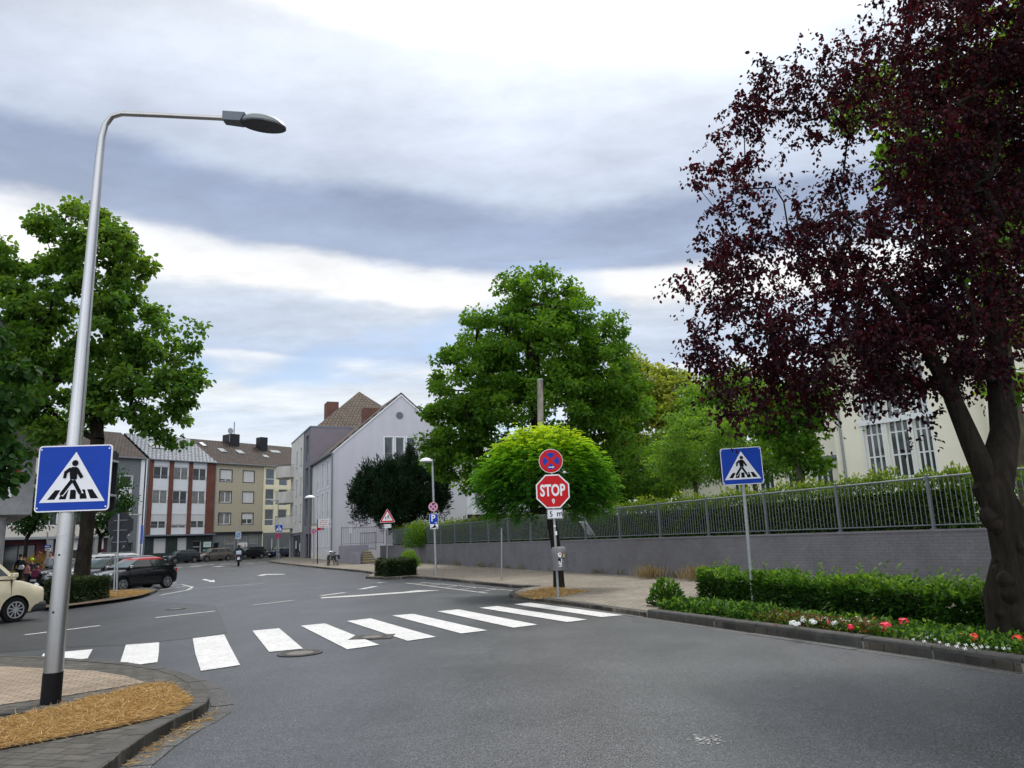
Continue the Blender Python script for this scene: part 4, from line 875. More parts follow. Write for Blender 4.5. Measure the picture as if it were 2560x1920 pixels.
# straw mulch
lf_straw = leafmat('straw', [(.22, .12, .045), (.46, .28, .10), (.66, .45, .19), (.80, .64, .38)], .2, (1, 1, .9), .6, .2)
def pin(poly, n):
    xs = [p[0] for p in poly]; ys = [p[1] for p in poly]; out_ = []
    while len(out_) < n:
        m = 4 * n; X = rng.uniform(min(xs), max(xs), m); Yv = rng.uniform(min(ys), max(ys), m); ins = np.zeros(m, bool); j = len(poly) - 1
        for i in range(len(poly)):
            xi, yi = poly[i]; xj, yj = poly[j]; c_ = ((yi > Yv) != (yj > Yv)) & (X < (xj - xi) * (Yv - yi) / (yj - yi + 1e-12) + xi); ins ^= c_; j = i
        out_ += list(zip(X[ins], Yv[ins]))
    return np.array(out_[:n])
def straw(name, label, poly, n, z0, length, hh=.035):
    P2 = pin(poly, int(n * 1.5)); dn = .5 + .5 * np.sin(P2[:, 0] * 3.1 + 2 * np.sin(P2[:, 1] * 2.7)) * np.sin(P2[:, 1] * 4.3 + np.sin(P2[:, 0] * 5)); P2 = P2[rng.random(len(P2)) < .35 + .65 * dn]; n = len(P2); mound = .5 + .5 * np.sin(P2[:, 0] * 7.3 + np.sin(P2[:, 1] * 6)) * np.sin(P2[:, 1] * 8.1)
    P = np.column_stack([P2, z0 + zg(P2[:, 1].mean()) + rng.random(n) * hh * (.35 + .65 * mound)]); A = np.column_stack([rng.normal(0, 1, n), rng.normal(0, .6, n), rng.normal(0.02, .11, n)])
    V, F, q = leaf_arrays(P, A, length * rng.uniform(.4, 1.5, n), .045, .1, 'kite'); o = leaf_object(name, V, F, np.repeat(np.clip(rng.normal(.5, .25, n), 0, 1), q), lf_straw); return tag(o, label, 'straw', None, 'stuff')
shr = lambda poly, c: [((x - c[0]) * .965 + c[0], (y - c[1]) * .965 + c[1]) for x, y in poly]
cc = (sum(p[0] for p in bed) / len(bed), sum(p[1] for p in bed) / len(bed))
straw('straw_mulch', 'golden dry straw covering the bed at the near left corner', shr(bed, cc), 46000, .128, .085, .018)
straw('straw_mulch', 'golden straw at the tip of the left island under the sign posts', GZ([(650, 268), (850, 262), (980, 240), (1045, 222), (1000, 214), (640, 216)], zA, .11), 9000, .12, .14, .05)
straw('straw_mulch', 'brown straw and leaves around the foot of the round-headed tree', GZ([(1250, 432), (1400, 392), (1520, 372), (1640, 392), (1820, 405), (1600, 445), (1390, 470)], zC, .1), 6500, .104, .11, .03)
straw('straw_litter', 'loose straw along the gutter of the near left corner', GZ([(830, 1438), (1000, 1320), (1200, 1200), (1420, 1085), (1500, 1040), (1440, 1110), (1230, 1230), (1040, 1340), (900, 1440)], zA), 420, .008, .10, .012)

# ------------------------------------------------------------------ wall, fence
t = thing('boundary_wall', 'long grey-lilac painted brick wall under the fence on the right', 'wall', (W0.x, W0.y, 0), math.atan2(WD.y, WD.x))
mb = MB(); mb.box(-9.2 * STEP, 14.55 * STEP, -.30, 0, -.1, 1.47); mb.build('wall', m_wallp, t)
mb = MB(); mb.box(-9.25 * STEP, 14.58 * STEP, -.32, .02, 1.472, 1.52); mb.build('coping', surf('coping_grey', (.17, .165, .18), .12, 3, .8), t)
FR = math.atan2(WD.y, WD.x)
t = thing('steel_fence', 'long galvanised steel bar fence standing on top of the grey wall', 'fence', (W0.x, W0.y, 1.52), FR)
for k in range(-8, 15):
    mb = MB(); x = k * STEP; mb.box(x - .035, x + .035, -.19, -.12, 0, 1.28); mb.box(x - .06, x + .06, -.21, -.08, .0, .02); mb.lathe([(.03, 1.28), (.04, 1.30), (.01, 1.325)], 8, (x, -.155, 0)); mb.build('post', m_galv, t)
for k in range(-8, 14):
    mb = MB(); x0 = k * STEP + .036; x1 = (k + 1) * STEP - .036
    mb.tube([(x0, -.155, 1.22), (x1, -.155, 1.22)], .024, 8); mb.tube([(x0, -.155, .10), (x1, -.155, .10)], .017, 6)
    nb = 21
    for i in range(1, nb): x = x0 + (x1 - x0) * i / nb; mb.tube([(x, -.155, .10), (x, -.155, 1.21)], .0095, 5, caps=False)
    mb.build('bar_panel', m_galv, t, smooth=True)

# ------------------------------------------------------------------ building helpers
def wall_holes(mb, u0, u1, z0, z1, holes, y=0.0, depth=.16, mi=0, ri=None):
    """wall sheet in local x,z at y with rectangular openings and reveals"""
    ri = mi if ri is None else ri
    us = sorted({u0, u1} | {h[0] for h in holes} | {h[1] for h in holes}); zs = sorted({z0, z1} | {h[2] for h in holes} | {h[3] for h in holes})
    us = [u for u in us if u0 - 1e-6 <= u <= u1 + 1e-6]; zs = [z for z in zs if z0 - 1e-6 <= z <= z1 + 1e-6]
    for a, b_ in zip(us, us[1:]):
        for c, d in zip(zs, zs[1:]):
            mu, mz = (a + b_) / 2, (c + d) / 2
            if any(h[0] < mu < h[1] and h[2] < mz < h[3] for h in holes): continue
            mb.add([(a, y, c), (b_, y, c), (b_, y, d), (a, y, d)], [(0, 1, 2, 3)], mi)
    for h in holes:
        a, b_, c, d = h; Y = y + depth
        mb.add([(a, y, c), (b_, y, c), (b_, y, d), (a, y, d), (a, Y, c), (b_, Y, c), (b_, Y, d), (a, Y, d)], [(0, 4, 5, 1), (1, 5, 6, 2), (2, 6, 7, 3), (3, 7, 4, 0)], ri)
def window(parent, h, y=.12, fr=m_wframe, glass=m_glass, nsplit=2, shut=0.0, fw=.07, rail=False, panel=0.0, trim=0.0, nrow=1, tm=None, sill=None):
    a, b_, c, d = h; mb = MB(); mb.box(a, a + fw, y, y + .06, c, d); mb.box(b_ - fw, b_, y, y + .06, c, d); mb.box(a + fw, b_ - fw, y, y + .06, d - fw, d); mb.box(a + fw, b_ - fw, y, y + .06, c, c + fw)
    for i in range(1, nsplit): x = a + (b_ - a) * i / nsplit; mb.box(x - fw * .6, x + fw * .6, y - .004, y + .06, c + fw, d - fw)
    for i in range(1, nrow): z = c + (d - c) * i / nrow; mb.box(a + fw, b_ - fw, y + .003, y + .057, z - fw * .45, z + fw * .45)
    if panel: z = c + (d - c) * panel; mb.box(a + fw, b_ - fw, y - .006, y + .058, z - .04, z + .04)
    if trim:
        for (p, q, r, s) in ((a - trim, a, c - trim, d + trim), (b_, b_ + trim, c - trim, d + trim), (a, b_, d, d + trim), (a, b_, c - trim, c)): mb.box(p, q, -.035, .02, r, s)
    f = mb.build('window', fr, parent); g = MB(); g.box(a + fw, b_ - fw, y + .025, y + .035, c + fw, d - fw); g.build('pane', glass, f)
    if panel: g = MB(); g.box(a + fw, b_ - fw, y + .005, y + .02, c + fw, c + (d - c) * panel - .04); g.build('panel', m_zinc, f)
    if shut:
        g = MB(); z0 = d - (d - c) * shut; n = max(2, int((d - z0) / .12))
        for i in range(n): zz0 = z0 + (d - z0) * i / n; g.box(a + .02, b_ - .02, y - .05, y - .02, zz0 + .006, zz0 + (d - z0) / n)
        g.build('roller_shutter', m_shut, f)
    if rail:
        g = MB(); zt = c + (d - c) * .28; g.tube([(a, -.04, zt), (b_, -.04, zt)], .015, 5); n = int((b_ - a) / .11)
        for i in range(n + 1): x = a + (b_ - a) * i / n; g.tube([(x, -.04, c), (x, -.04, zt)], .008, 4, caps=False)
        g.build('railing', m_pole, f)
    if sill: g = MB(); g.box(a - .05, b_ + .05, -.06, y, c - .05, c - .003); g.build('sill', sill, f)
    return f
def uvroof(name, quad, mat, parent, thick=.12):
    """roof slope from four corners: eaves left, eaves right, ridge right, ridge left, UV in metres"""
    q = [Vector(p) for p in quad]; n = (q[1] - q[0]).cross(q[3] - q[0]).normalized()
    if n.z < 0: n = -n
    vs = q + [p - n * thick for p in q]
    me = bpy.data.meshes.new(name); me.from_pydata([tuple(v) for v in vs], [], [(0, 1, 2, 3), (7, 6, 5, 4), (0, 4, 5, 1), (1, 5, 6, 2), (2, 6, 7, 3), (3, 7, 4, 0)]); uv = me.uv_layers.new(name='UVMap')
    X = (q[1] - q[0]).normalized(); Yv = n.cross(X)
    for l in me.loops: p = Vector(vs[l.vertex_index]) - q[0]; uv.data[l.index].uv = (p.dot(X), p.dot(Yv))
    me.materials.append(mat); me.update(); o = bpy.data.objects.new(name, me); COL.objects.link(o); o.parent = parent; return o
def rect(fr, z, x0, y0, x1, y1, off=0.0, dy=None):
    """picture rectangle -> (u0,u1,z0,z1) on a frame's plane"""
    a = fr.hit(z(x0, y0), off); b_ = fr.hit(z(x1, y1), off); c = fr.hit(z(x1, y0), off); d = fr.hit(z(x0, y1), off)
    us = sorted((a[0], b_[0])); return (round(us[0], 3), round(us[1], 3), round(min(a[1], b_[1]), 3), round(max(a[1], b_[1]), 3))
def drainpipe(parent, x, y, z0, z1, r=.06, mat=m_zinc):
    mb = MB(); mb.tube([(x, y, z0), (x, y, z1 - .4), (x, y + .02, z1)], r, 8); mb.build('drainpipe', mat, parent, smooth=True)
def gutter_(parent, x0, x1, y, z, mat=m_zinc): mb = MB(); mb.box(x0, x1, y - .16, y, z - .12, z); mb.build('gutter', mat, parent, bevel=.03)
def skylight(parent, u, v, rl, wd=.9, ln=1.1, fr=m_zinc, glass=m_glassl, lift=.08):
    """on a roof slope described by rl=(y0,z0,y1,z1)"""
    y0, z0, y1, z1 = rl; s = Vector((0, y1 - y0, z1 - z0)); Ls = s.length; s.normalize(); n = Vector((0, -s.z, s.y)); o = Vector((u, y0, z0)) + s * v
    def bx_(a, b_, c, d, h0, h1): return [o + Vector((x, 0, 0)) + s * q + n * h for h in (h0, h1) for x, q in ((a, c), (b_, c), (b_, d), (a, d))]
    F = [(0, 3, 2, 1), (4, 5, 6, 7), (0, 1, 5, 4), (1, 2, 6, 5), (2, 3, 7, 6), (3, 0, 4, 7)]
    mb = MB(); mb.add(bx_(0, wd, 0, ln, -.02, lift), F); f = mb.build('skylight', fr, parent); g = MB(); g.add(bx_(.08, wd - .08, .08, ln - .08, lift, lift + .012), F); g.build('pane', glass, f)

# ------------------------------------------------------------------ far row of houses
B = Frame((-.4922 * 88, 88), 37)
EZ = 12.6; RYd = 6.6; RZ = 16.45; ZB = .2
def house(name, label, u0, u1, ez=EZ, rz=RZ, ryd=RYd, depth=12, base=ZB, y0=0.0):
    t = thing(name, label, 'house', (*B.w(u0, y0), 0), B.rot); return t
def sh(h, u0): return (h[0] - u0, h[1] - u0, h[2], h[3])
def shell(t, W, mats_, holes, roofm, ez=EZ, rz=RZ, body_m=None, zsplit=3.7, gholes=(), gm=None, depth=12):
    mb = MB(); wall_holes(mb, 0, W, zsplit, ez, holes, 0, .16); mb.box(0, .01, .001, depth, ZB, ez); mb.box(W - .01, W, .001, depth, ZB, ez); mb.box(.01, W - .01, depth - .01, depth, ZB, ez); mb.build('wall', mats_, t)
    mb = MB(); wall_holes(mb, 0, W, ZB, zsplit - .002, gholes, 0.0, .25); mb.build('ground_floor', gm, t)
    mb = MB(); mb.box(.02, W - .02, .45, .5, ZB, ez - .1); mb.build('interior', m_dark, t)  # dark sheet standing in for the unlit rooms behind the windows
    uvroof('roof', [(-.02, -.35, ez), (W + .02, -.35, ez), (W + .02, RYd, rz), (-.02, RYd, rz)], roofm, t)
    uvroof('roof', [(W + .02, 2 * RYd + .2, ez), (-.02, 2 * RYd + .2, ez), (-.02, RYd, rz), (W + .02, RYd, rz)], roofm, t)
    gutter_(t, -.01, W + .01, -.36, ez - .02)
# brick and white house
U0 = 0.0; W = 8.55
rows = [[(290, 512, 458, 662), (514, 520, 674, 670), (735, 536, 884, 682)], [(273, 778, 440, 925), (503, 785, 656, 928), (722, 790, 866, 930)], [(256, 1046, 430, 1202), (490, 1046, 652, 1196), (708, 1046, 862, 1192)]]
hs = [[rect(B, z2, *r) for r in row] for row in rows]
cols_ = [(.60, 2.45), (3.10, 4.95), (5.55, 7.35)]; zr_ = [(10.25, 11.85), (7.35, 8.95), (4.45, 6.1)]
t = house('apartment_house', 'four-storey house with red brick piers between white window bays and a glossy blue-grey roof', 0, W)
holes = [(a, b_, c, d) for (a, b_) in cols_ for (c, d) in zr_]
gh = [(1.1, 2.6, 1.6, 3.3), (4.0, 5.2, 1.6, 3.3), (6.0, 7.1, .55, 2.9)]
shell(t, W, m_panelw, holes, m_roofg, gholes=gh, gm=m_tiled)
for k, (a, b_) in enumerate(((0.04, .55), (2.5, 3.05), (5.0, 5.5), (7.4, 8.5))): mb = MB(); mb.box(a, b_, -.10, 0, 3.72, EZ - .15); mb.build('brick_pier', m_brick, t)
for i, (a, b_) in enumerate(cols_):
    for j, (c, d) in enumerate(zr_):
        window(t, (a, b_, c, d), .10, m_wframe, m_glassl if (i + j) % 2 else m_glass, 2, (.5 if j == 2 and i != 1 else .8 if j == 2 else (.1 if j == 0 else 0)), .08, j < 3)
mb = MB(); mb.box(-.05, W + .03, -.7, 0, 3.55, 3.72); mb.build('canopy', m_zinc, t)
window(t, gh[0], .15, m_wframe, m_glass, 1, 1.0, .06); window(t, gh[1], .15, m_wframe, m_glass, 1, 1.0, .06)
def door(t, h, fr=m_wframe, leafm=m_dark, y=.18):
    a, b_, c, d = h; mb = MB(); mb.box(a, a + .07, y, y + .06, c, d); mb.box(b_ - .07, b_, y, y + .06, c, d); mb.box(a + .07, b_ - .07, y, y + .06, d - .07, d); mb.box(a + .07, b_ - .07, y, y + .06, d - .75, d - .69); f = mb.build('door', fr, t)
    mb = MB(); mb.box(a + .08, b_ - .08, y + .02, y + .05, c, d - .76); mb.box(a + .08, b_ - .08, y + .03, y + .045, d - .68, d - .08); mb.build('door_leaf', leafm, f)
    mb = MB(); mb.tube([(b_ - .2, y - .03, c + .8), (b_ - .2, y - .03, c + 1.5)], .02, 6); mb.build('handle', m_chrome, f)
door(t, gh[2])
# little doctor's plate: pale green board with dark lettering lines
def text_into(mb, s, cx, cz, h, y0, y1, mi, sx=1.0, bold=0.0, align='CENTER', plane='xz'):
    cu = bpy.data.curves.new('txt', 'FONT'); cu.body = s; cu.size = 1; cu.align_x = align; cu.offset = bold; cu.resolution_u = 3
    ob = bpy.data.objects.new('txt', cu); COL.objects.link(ob); dg = bpy.context.evaluated_depsgraph_get(); dg.update(); me = bpy.data.meshes.new_from_object(ob.evaluated_get(dg))
    V = [(v.co.x, v.co.y) for v in me.vertices]; Fs = [list(p.vertices) for p in me.polygons]
    bpy.data.objects.remove(ob); bpy.data.curves.remove(cu); bpy.data.meshes.remove(me)
    if not V: return
    ys = [v[1] for v in V]; xs = [v[0] for v in V]; k = h / (max(ys) - min(ys)); xm = (max(xs) + min(xs)) / 2 if align == 'CENTER' else min(xs); ym = (max(ys) + min(ys)) / 2
    pts = [(cx + (x - xm) * k * sx, cz + (y - ym) * k) for x, y in V]
    mb.add([(x, y0, z) for x, z in pts], Fs, mi)
    # rim so that letters are solid
    from collections import Counter
    ec = Counter(tuple(sorted((f[i], f[(i + 1) % len(f)]))) for f in Fs for i in range(len(f)))
    o = len(mb.v); mb.add([(x, y1, z) for x, z in pts], [], mi); base = o - len(pts)
    for (a, b_), c_ in ec.items():
        if c_ == 1: mb.f.append([base + a, base + b_, o + b_, o + a]); mb.m.append(mi)
mb = MB(); mb.box(7.35, 8.35, -.06, 0, 2.1, 2.75, 0); text_into(mb, 'praxis', 7.85, 2.45, .22, -.066, -.06, 1); mb.box(7.4, 7.75, -.05, 0, .9, 1.8, 0); mb.build('practice_sign', [surf('sign_mint', (.55, .68, .62), .05, 5, .5), surf('teal_letters', (.03, .18, .15), .05, 5, .5)], t)
skylight(t, 1.6, 3.4, (-.35, EZ, RYd, RZ), 1.5, 1.5)
drainpipe(t, -.06, -.08, ZB, EZ, .05)
# ochre house
t = house('apartment_house', 'ochre rendered house with roller shutters, brown tiled roof and shopfront below', 8.57, 15.6); W = 7.05; O8 = 8.57
ohs = [(.62, 2.0, 10.3, 11.75, .82), (3.55, 4.9, 10.3, 11.75, 1), (.62, 2.0, 7.6, 9.0, .0), (3.55, 4.9, 7.6, 9.0, 1), (.62, 2.0, 4.85, 6.25, 0), (3.55, 4.9, 4.85, 6.25, .55)]
ohs = [(a * 1.13, b_ * 1.13 + .08, c, d, s) for a, b_, c, d, s in ohs]
gh = [(.1, .95, .5, 2.6), (1.6, 3.2, 1.3, 3.4), (3.45, 4.95, 1.3, 3.4), (5.2, 6.6, 1.3, 3.4)]
shell(t, W, m_ochre, [h[:4] for h in ohs], m_rooft, gholes=gh, gm=m_greyf)
for h in ohs: window(t, h[:4], .12, m_wframe, m_glassl if h[4] == 0 else m_glass, 2, h[4], .08); 
for h in ohs:
    a, b_, c, d = h[:4]; mb = MB(); [mb.box(*q) for q in ((a - .09, a, -.02, .0, c - .09, d + .09), (b_, b_ + .09, -.02, 0, c - .09, d + .09), (a, b_, -.02, 0, d, d + .09), (a, b_, -.02, 0, c - .09, c))]; mb.build('window_surround', m_dark, t)
door(t, gh[0], m_greyf)
for h in gh[1:]: window(t, h, .12, surf('shop_frame', (.33, .31, .30), .05, 3, .6), m_glassl, 1, 0, .12, False, .52)
mb = MB(); mb.box(3.5, 4.9, -.03, .1, 1.5, 2.5, 0)
for k in range(26): x = 3.6 + random.random() * 1.15; z = 1.6 + random.random() * .7; s = random.uniform(.04, .12); mb.box(x, x + s, -.036, -.03, z, z + s * 1.4, 1 + k % 3)
mb.build('poster', [m_signw, surf('poster_rust', (.40, .12, .06), .2, 9, .7), surf('poster_tan', (.5, .36, .24), .2, 9, .7), surf('poster_green', (.12, .25, .18), .2, 9, .7)], t)
mb = MB(); mb.box(0, W, -.18, 0, 3.62, 3.9); mb.build('canopy', m_dark, t)
for (u, v) in ((.6, 5.4), (2.4, 3.7), (5.0, 3.6)): skylight(t, u, v, (-.35, EZ, RYd, RZ), .9 if u > 1 else .6, 1.15, glass=m_glassl if u > 1 else m_signw, lift=.12)
mb = MB(); mb.box(5.2, 6.6, 5.2, 7.2, 15.3, 17.4); c_ = mb.build('chimney', m_dark, t); mb = MB(); mb.tube([(6.2, 6, 17.4), (6.2, 6, 19.2)], .07, 8); mb.build('flue', m_galv, c_)
mb = MB(); mb.lathe([(.42, 0), (.3, .08), (.02, .14)], 18, (4.9, 4.8, 17.7), 'y'); mb.tube([(4.9, 5.0, 16.2), (4.9, 5.0, 17.7)], .03, 5); mb.build('satellite_dish', m_pole, t)
drainpipe(t, .03, -.07, ZB, EZ, .05)
# yellow house
t = house('apartment_house', 'pale yellow house with tall narrow windows behind the curved balconies', 15.65, 25); W = 9.0
cx_ = [(.35, 1.75), (2.45, 3.85), (4.6, 6.0), (6.7, 8.1)]; zz_ = [(10.0, 12.25), (7.3, 9.5), (4.6, 6.8)]; holes = [(a, b_, c, d) for a, b_ in cx_ for c, d in zz_]
gh = [(.8, 2.5, 1.2, 3.1), (3.8, 5.8, 1.2, 3.1)]
shell(t, W, m_yellow, holes, m_rooft, gholes=gh, gm=m_greyf)
for i, h in enumerate(holes): window(t, h, .12, m_wframe, m_glassb if i % 3 == 0 else m_glass, 1, 0, .07, False, .38)
for h in gh: window(t, h, .15, m_wframe, m_glass, 2, 0, .08, sill=m_wframe)
mb = MB(); mb.box(2.4, 3.5, 4.4, 5.6, 15, 17.2); mb.build('chimney', m_dark, t); drainpipe(t, .02, -.07, ZB, EZ, .06, m_yellow)
for (u, v) in ((1.6, 2.9), (4.0, 5.0)): skylight(t, u, v, (-.35, EZ, RYd, RZ), .7 if u < 2 else 1.5, .8, glass=m_glassl)
# grey-fronted house
t = house('apartment_house', 'dark grey house front with white panels, left of the brick-piered house', -4.2, -.45); W = 3.75
gz_ = [(9.1, 10.5), (6.05, 7.45), (3.0 + .75, 4.6)]; holes = [(.9, 2.35, c, d) for c, d in gz_[:2]] + [(.9, 2.35, 3.75, 4.7)]
shell(t, W, m_greyf, holes, m_rooft, gholes=[(.5, 2.9, .9, 2.9)], gm=m_greyf)
for h in holes: window(t, h, .12, m_wframe, m_glass, 1, 0, .1, trim=.05)
for (c, d) in ((7.6, 8.95), (4.85, 5.95)): mb = MB(); mb.box(.9, 2.35, -.03, 0, c, d); mb.build('panel', m_panelw, t)
window(t, (.5, 2.9, .9, 2.9), .2, m_zinc, m_glass, 2, 0, .08)
mb = MB(); mb.box(3.25, 3.68, -.06, 0, ZB, EZ); mb.build('white_strip', m_wframe, t); drainpipe(t, 3.9, -.1, ZB, EZ, .07, m_wframe)
# long pale house further left
t = house('apartment_house', 'long pale house with striped brown roof and maroon shopfronts behind the left trees', -34, -4.25); W = 29.7
holes = [(a, a + 1.5, c, c + 1.5) for a in (2, 5.5, 9, 12.5, 16, 19.5, 23, 26.2) for c in (4.9, 7.7, 10.4)]; gh = [(a, a + 3.2, .5, 3.0) for a in (1.5, 6, 10.5, 15, 19.5, 24.5)]
shell(t, W, m_beige, holes, m_rooft, gholes=gh, gm=m_maroon)
for h in holes: window(t, h, .12, m_wframe, m_glass, 2, 0, .08)
for i, h in enumerate(gh): window(t, h, .2, m_dark, m_glass, 2, 0, .08)
mb = MB(); mb.box(0, W, -1.2, 0, 3.5, 3.75); mb.build('canopy', m_pole, t)
for k in range(7): mb = MB(); mb.box(.4 + k * 4.6, .85 + k * 4.6, -1.1, -.7, ZB, 3.5); mb.build('column', m_conc, t)
mb = MB(); mb.box(26.0, 29.2, -.5, -.2, 2.3, 3.45, 0); mb.build('shop_fascia', [m_signw], t)
# small tan-roofed house beyond the yellow one
t = house('house', 'tan-roofed house end just showing beyond the yellow house', 24.7, 34); W = 9
mb = MB(); mb.box(0, W, 0, 11, ZB, 12.2); mb.build('wall', m_beige, t); uvroof('roof', [(-.1, -.3, 12.2), (W, -.3, 12.2), (W, 6, 16.6), (-.1, 6, 16.6)], m_roofo, t); uvroof('roof', [(W, 12.2, 12.2), (-.1, 12.2, 12.2), (-.1, 6, 16.6), (W, 6, 16.6)], m_roofo, t)

# ------------------------------------------------------------------ gable house and its neighbour on the street
H = Frame((-17.1, 70), 65.7); HG = 13.3
t = thing('gable_house', 'lilac-white house with a tall pointed gable and three narrow upper windows', 'house', (-17.1, 70, 0), H.rot)
gwin = [(4.92, 5.75, 9.65, 11.82), (6.03, 6.86, 9.65, 11.82), (7.15, 8.0, 9.65, 11.82), (6.03, 6.86, 6.4, 8.55)]
EZH = 10.55; APX = 6.6; APZ = 16.2
mb = MB(); wall_holes(mb, 0, HG, .2, 9.4, [gwin[3]], 0, .16)
# gable triangle split round the window band
def gx_(z): return (z - EZH) / (APZ - EZH) * APX
wall_holes(mb, 1.55, 11.65, 9.4, 11.9, gwin[:3], 0, .16)
mb.add([(0, 0, 9.4), (1.55, 0, 9.4), (1.55, 0, 11.9), (gx_(11.9) if gx_(11.9) < 1.55 else 1.55, 0, 11.9), (0, 0, EZH)], [(0, 1, 2, 4)])
mb.add([(HG, 0, 9.4), (11.65, 0, 9.4), (11.65, 0, 11.9), (HG, 0, EZH)], [(0, 1, 2, 3)])
mb.add([(1.55, 0, 11.9), (11.65, 0, 11.9), (APX, 0, APZ)], [(0, 1, 2)])
mb.add([(HG, 0, .2), (HG, 12, .2), (HG, 12, EZH), (HG, 0, EZH)], [(0, 1, 2, 3)]); mb.add([(0, 12, .2), (HG, 12, .2), (HG, 12, EZH), (APX, 12, APZ), (0, 12, EZH)], [(0, 1, 2, 3, 4)])
mb.build('wall', m_gable, t)
for h in gwin: window(t, h, .10, m_wframe, m_glass, 1, 0, .06, h[2] > 9, trim=.10)
mb = MB(); mb.lathe([(.38, -.03), (.38, .03), (.30, .03), (.30, -.03)], 24, (6.45, -.0, 14.0), 'y', 0, True); f = mb.build('round_window', m_zinc, t); mb = MB(); mb.lathe([(.31, -.02), (.31, -.015)], 24, (6.45, 0, 14.0), 'y'); mb.build('pane', m_glass, f)
# street side in its own turned frame: local -y of the side = outward
def side_box(mb, s0, s1, o0, o1, z0, z1, mi=0):
    """s runs away from the gable along the street (local y), o is outward (local -x)"""
    mb.box(-o1, -o0, s0, s1, z0, z1, mi)
Sx = Frame((-17.1, 70), 155.7)
def srect(x0, y0, x1, y1):
    a = Sx.hit(z6(x0, y0)); b_ = Sx.hit(z6(x1, y1)); return sorted((-a[0], -b_[0])), sorted((a[1], b_[1]))
sidew = [(335, 475, 357, 718), (378, 450, 402, 698), (424, 428, 448, 680), (335, 822, 357, 1070), (378, 803, 402, 1057), (424, 787, 448, 1045), (372, 1200, 398, 1378), (428, 1200, 455, 1372), (322, 1205, 343, 1382)]
SEND = 11.7
def side_wall(t, holes, s0, s1, z0, z1, mat, x=0.0, depth=.16, name='wall'):
    mb = MB(); wall_holes(mb, s0, s1, z0, z1, holes, 0, depth); mb.v = [(x + v[1], v[0], v[2]) for v in mb.v]; return mb.build(name, mat, t)
def side_window(t, h, x=0.0, **k):
    f = window(t, h, **k)
    for o in [f] + list(f.children):
        me = o.data
        for v in me.vertices: v.co = (x + v.co.y, v.co.x, v.co.z)
        me.flip_normals()
    return f
sh_ = []
for r in sidew[:6]:
    (a, b_), (c, d) = srect(*r); m_ = (a + b_) / 2; sh_.append([m_, c, d])
sc3 = [2.5, 5.2, 8.0]; shs = [(s - .5, s + .5, z0, z1) for s in sc3 for z0, z1 in ((7.3, 9.75), (4.25, 6.75), (1.7, 3.5))]
side_wall(t, shs, 0, SEND, 1.0, EZH, m_street)
mb = MB(); side_box(mb, 0, SEND, -.3, .04, .1, 1.0); mb.build('plinth', m_lightc, t)
for h in shs: side_window(t, h, 0, y=.10, fr=m_wframe, glass=m_glass, nsplit=1, shut=.72 if h[2] > 2 else 1.0, fw=.08, trim=.12)
uvroof('roof', [(-.35, SEND, EZH - .25), (-.35, -.12, EZH - .25), (APX, -.12, APZ + .12), (APX, SEND, APZ + .12)], m_roofd, t)
uvroof('roof', [(HG + .35, -.12, EZH - .25), (HG + .35, SEND, EZH - .25), (APX, SEND, APZ + .12), (APX, -.12, APZ + .12)], m_roofd, t)
mb = MB(); mb.box(-.42, -.25, -.1, SEND, EZH - .42, EZH - .25); mb.build('gutter', m_zinc, t); drainpipe(t, -.12, -.12, .2, EZH - .3, .07)
mb = MB(); mb.box(3.9, 5.6, 4.5, 5.6, 13.6, 15.5); mb.build('chimney', m_chim, t)
mb = MB(); mb.box(2.6, 3.0, 2.0, 2.3, .25, .9); mb.build('cellar_window', m_dark, t)
mb = MB(); mb.slab([(0, EZH - .3), (-.25, EZH - .35), (APX, APZ + .02), (HG + .25, EZH - .35), (HG, EZH - .3), (APX, APZ - .22)], -.10, -.01); mb.build('verge', m_wframe, t)

# balcony house further along the street
t = thing('apartment_house', 'pale concrete house with dark stair tower, hipped tile roof and three curved balconies', 'house', (-17.1, 70, 0), H.rot)
S0, S1, S2 = SEND + .05, 16.4, 26.4; TOP = 14.45
tw_ = [(12.9, 15.2, 10.9, 13.8), (12.9, 15.2, 7.2, 10.2), (12.9, 15.2, 3.9, 6.8)]
side_wall(t, tw_ + [(12.4, 14.4, .35, 3.0)], S0, S1, .1, TOP, m_tower, -.25, .2, 'tower_wall')
for h in tw_: side_window(t, h, -.25, y=.14, fr=m_zinc, glass=m_glassb, nsplit=2, fw=.09, panel=.32)
side_window(t, (12.4, 14.4, .35, 3.0), -.25, y=.18, fr=m_dark, glass=m_dark, nsplit=1, fw=.05)
mb = MB(); mb.box(-.25, 8.6, S0, S0 + .05, 10.0, TOP); mb.build('side_wall', m_mauve, t)
lw = [(s, s + .9, z0, z0 + 2.0) for s in (17.6, 21.0) for z0 in (10.9, 7.55, 4.5)]
side_wall(t, lw, S1 + .01, S2, 3.3, TOP, m_lightc, -.3, .18)
for h in lw: side_window(t, h, -.3, y=.12, fr=m_zinc, glass=m_glassl, nsplit=1, fw=.06, sill=m_zinc)
side_wall(t, [(18.2, 24.2, .5, 3.0)], S1 + .01, S2, .1, 3.29, m_tower, -.22, .2, 'ground_floor')
side_window(t, (18.2, 24.2, .5, 3.0), -.22, y=.12, fr=m_dark, glass=m_glass, nsplit=4, fw=.08)
for (a, c, w_) in ((18.7, 1.2, .5), (21.6, 1.5, .7)): mb = MB(); mb.box(-.16, -.14, a, a + w_, c, c + .9); mb.build('notice', m_signw, t)
mb = MB(); mb.box(-.3, 12, S2, S2 + .05, .1, TOP); mb.build('end_wall', m_lightc, t)
mb = MB(); mb.box(-.36, 12, S0 - .05, S2 + .1, TOP, TOP + .15); mb.build('parapet', m_zinc, t)
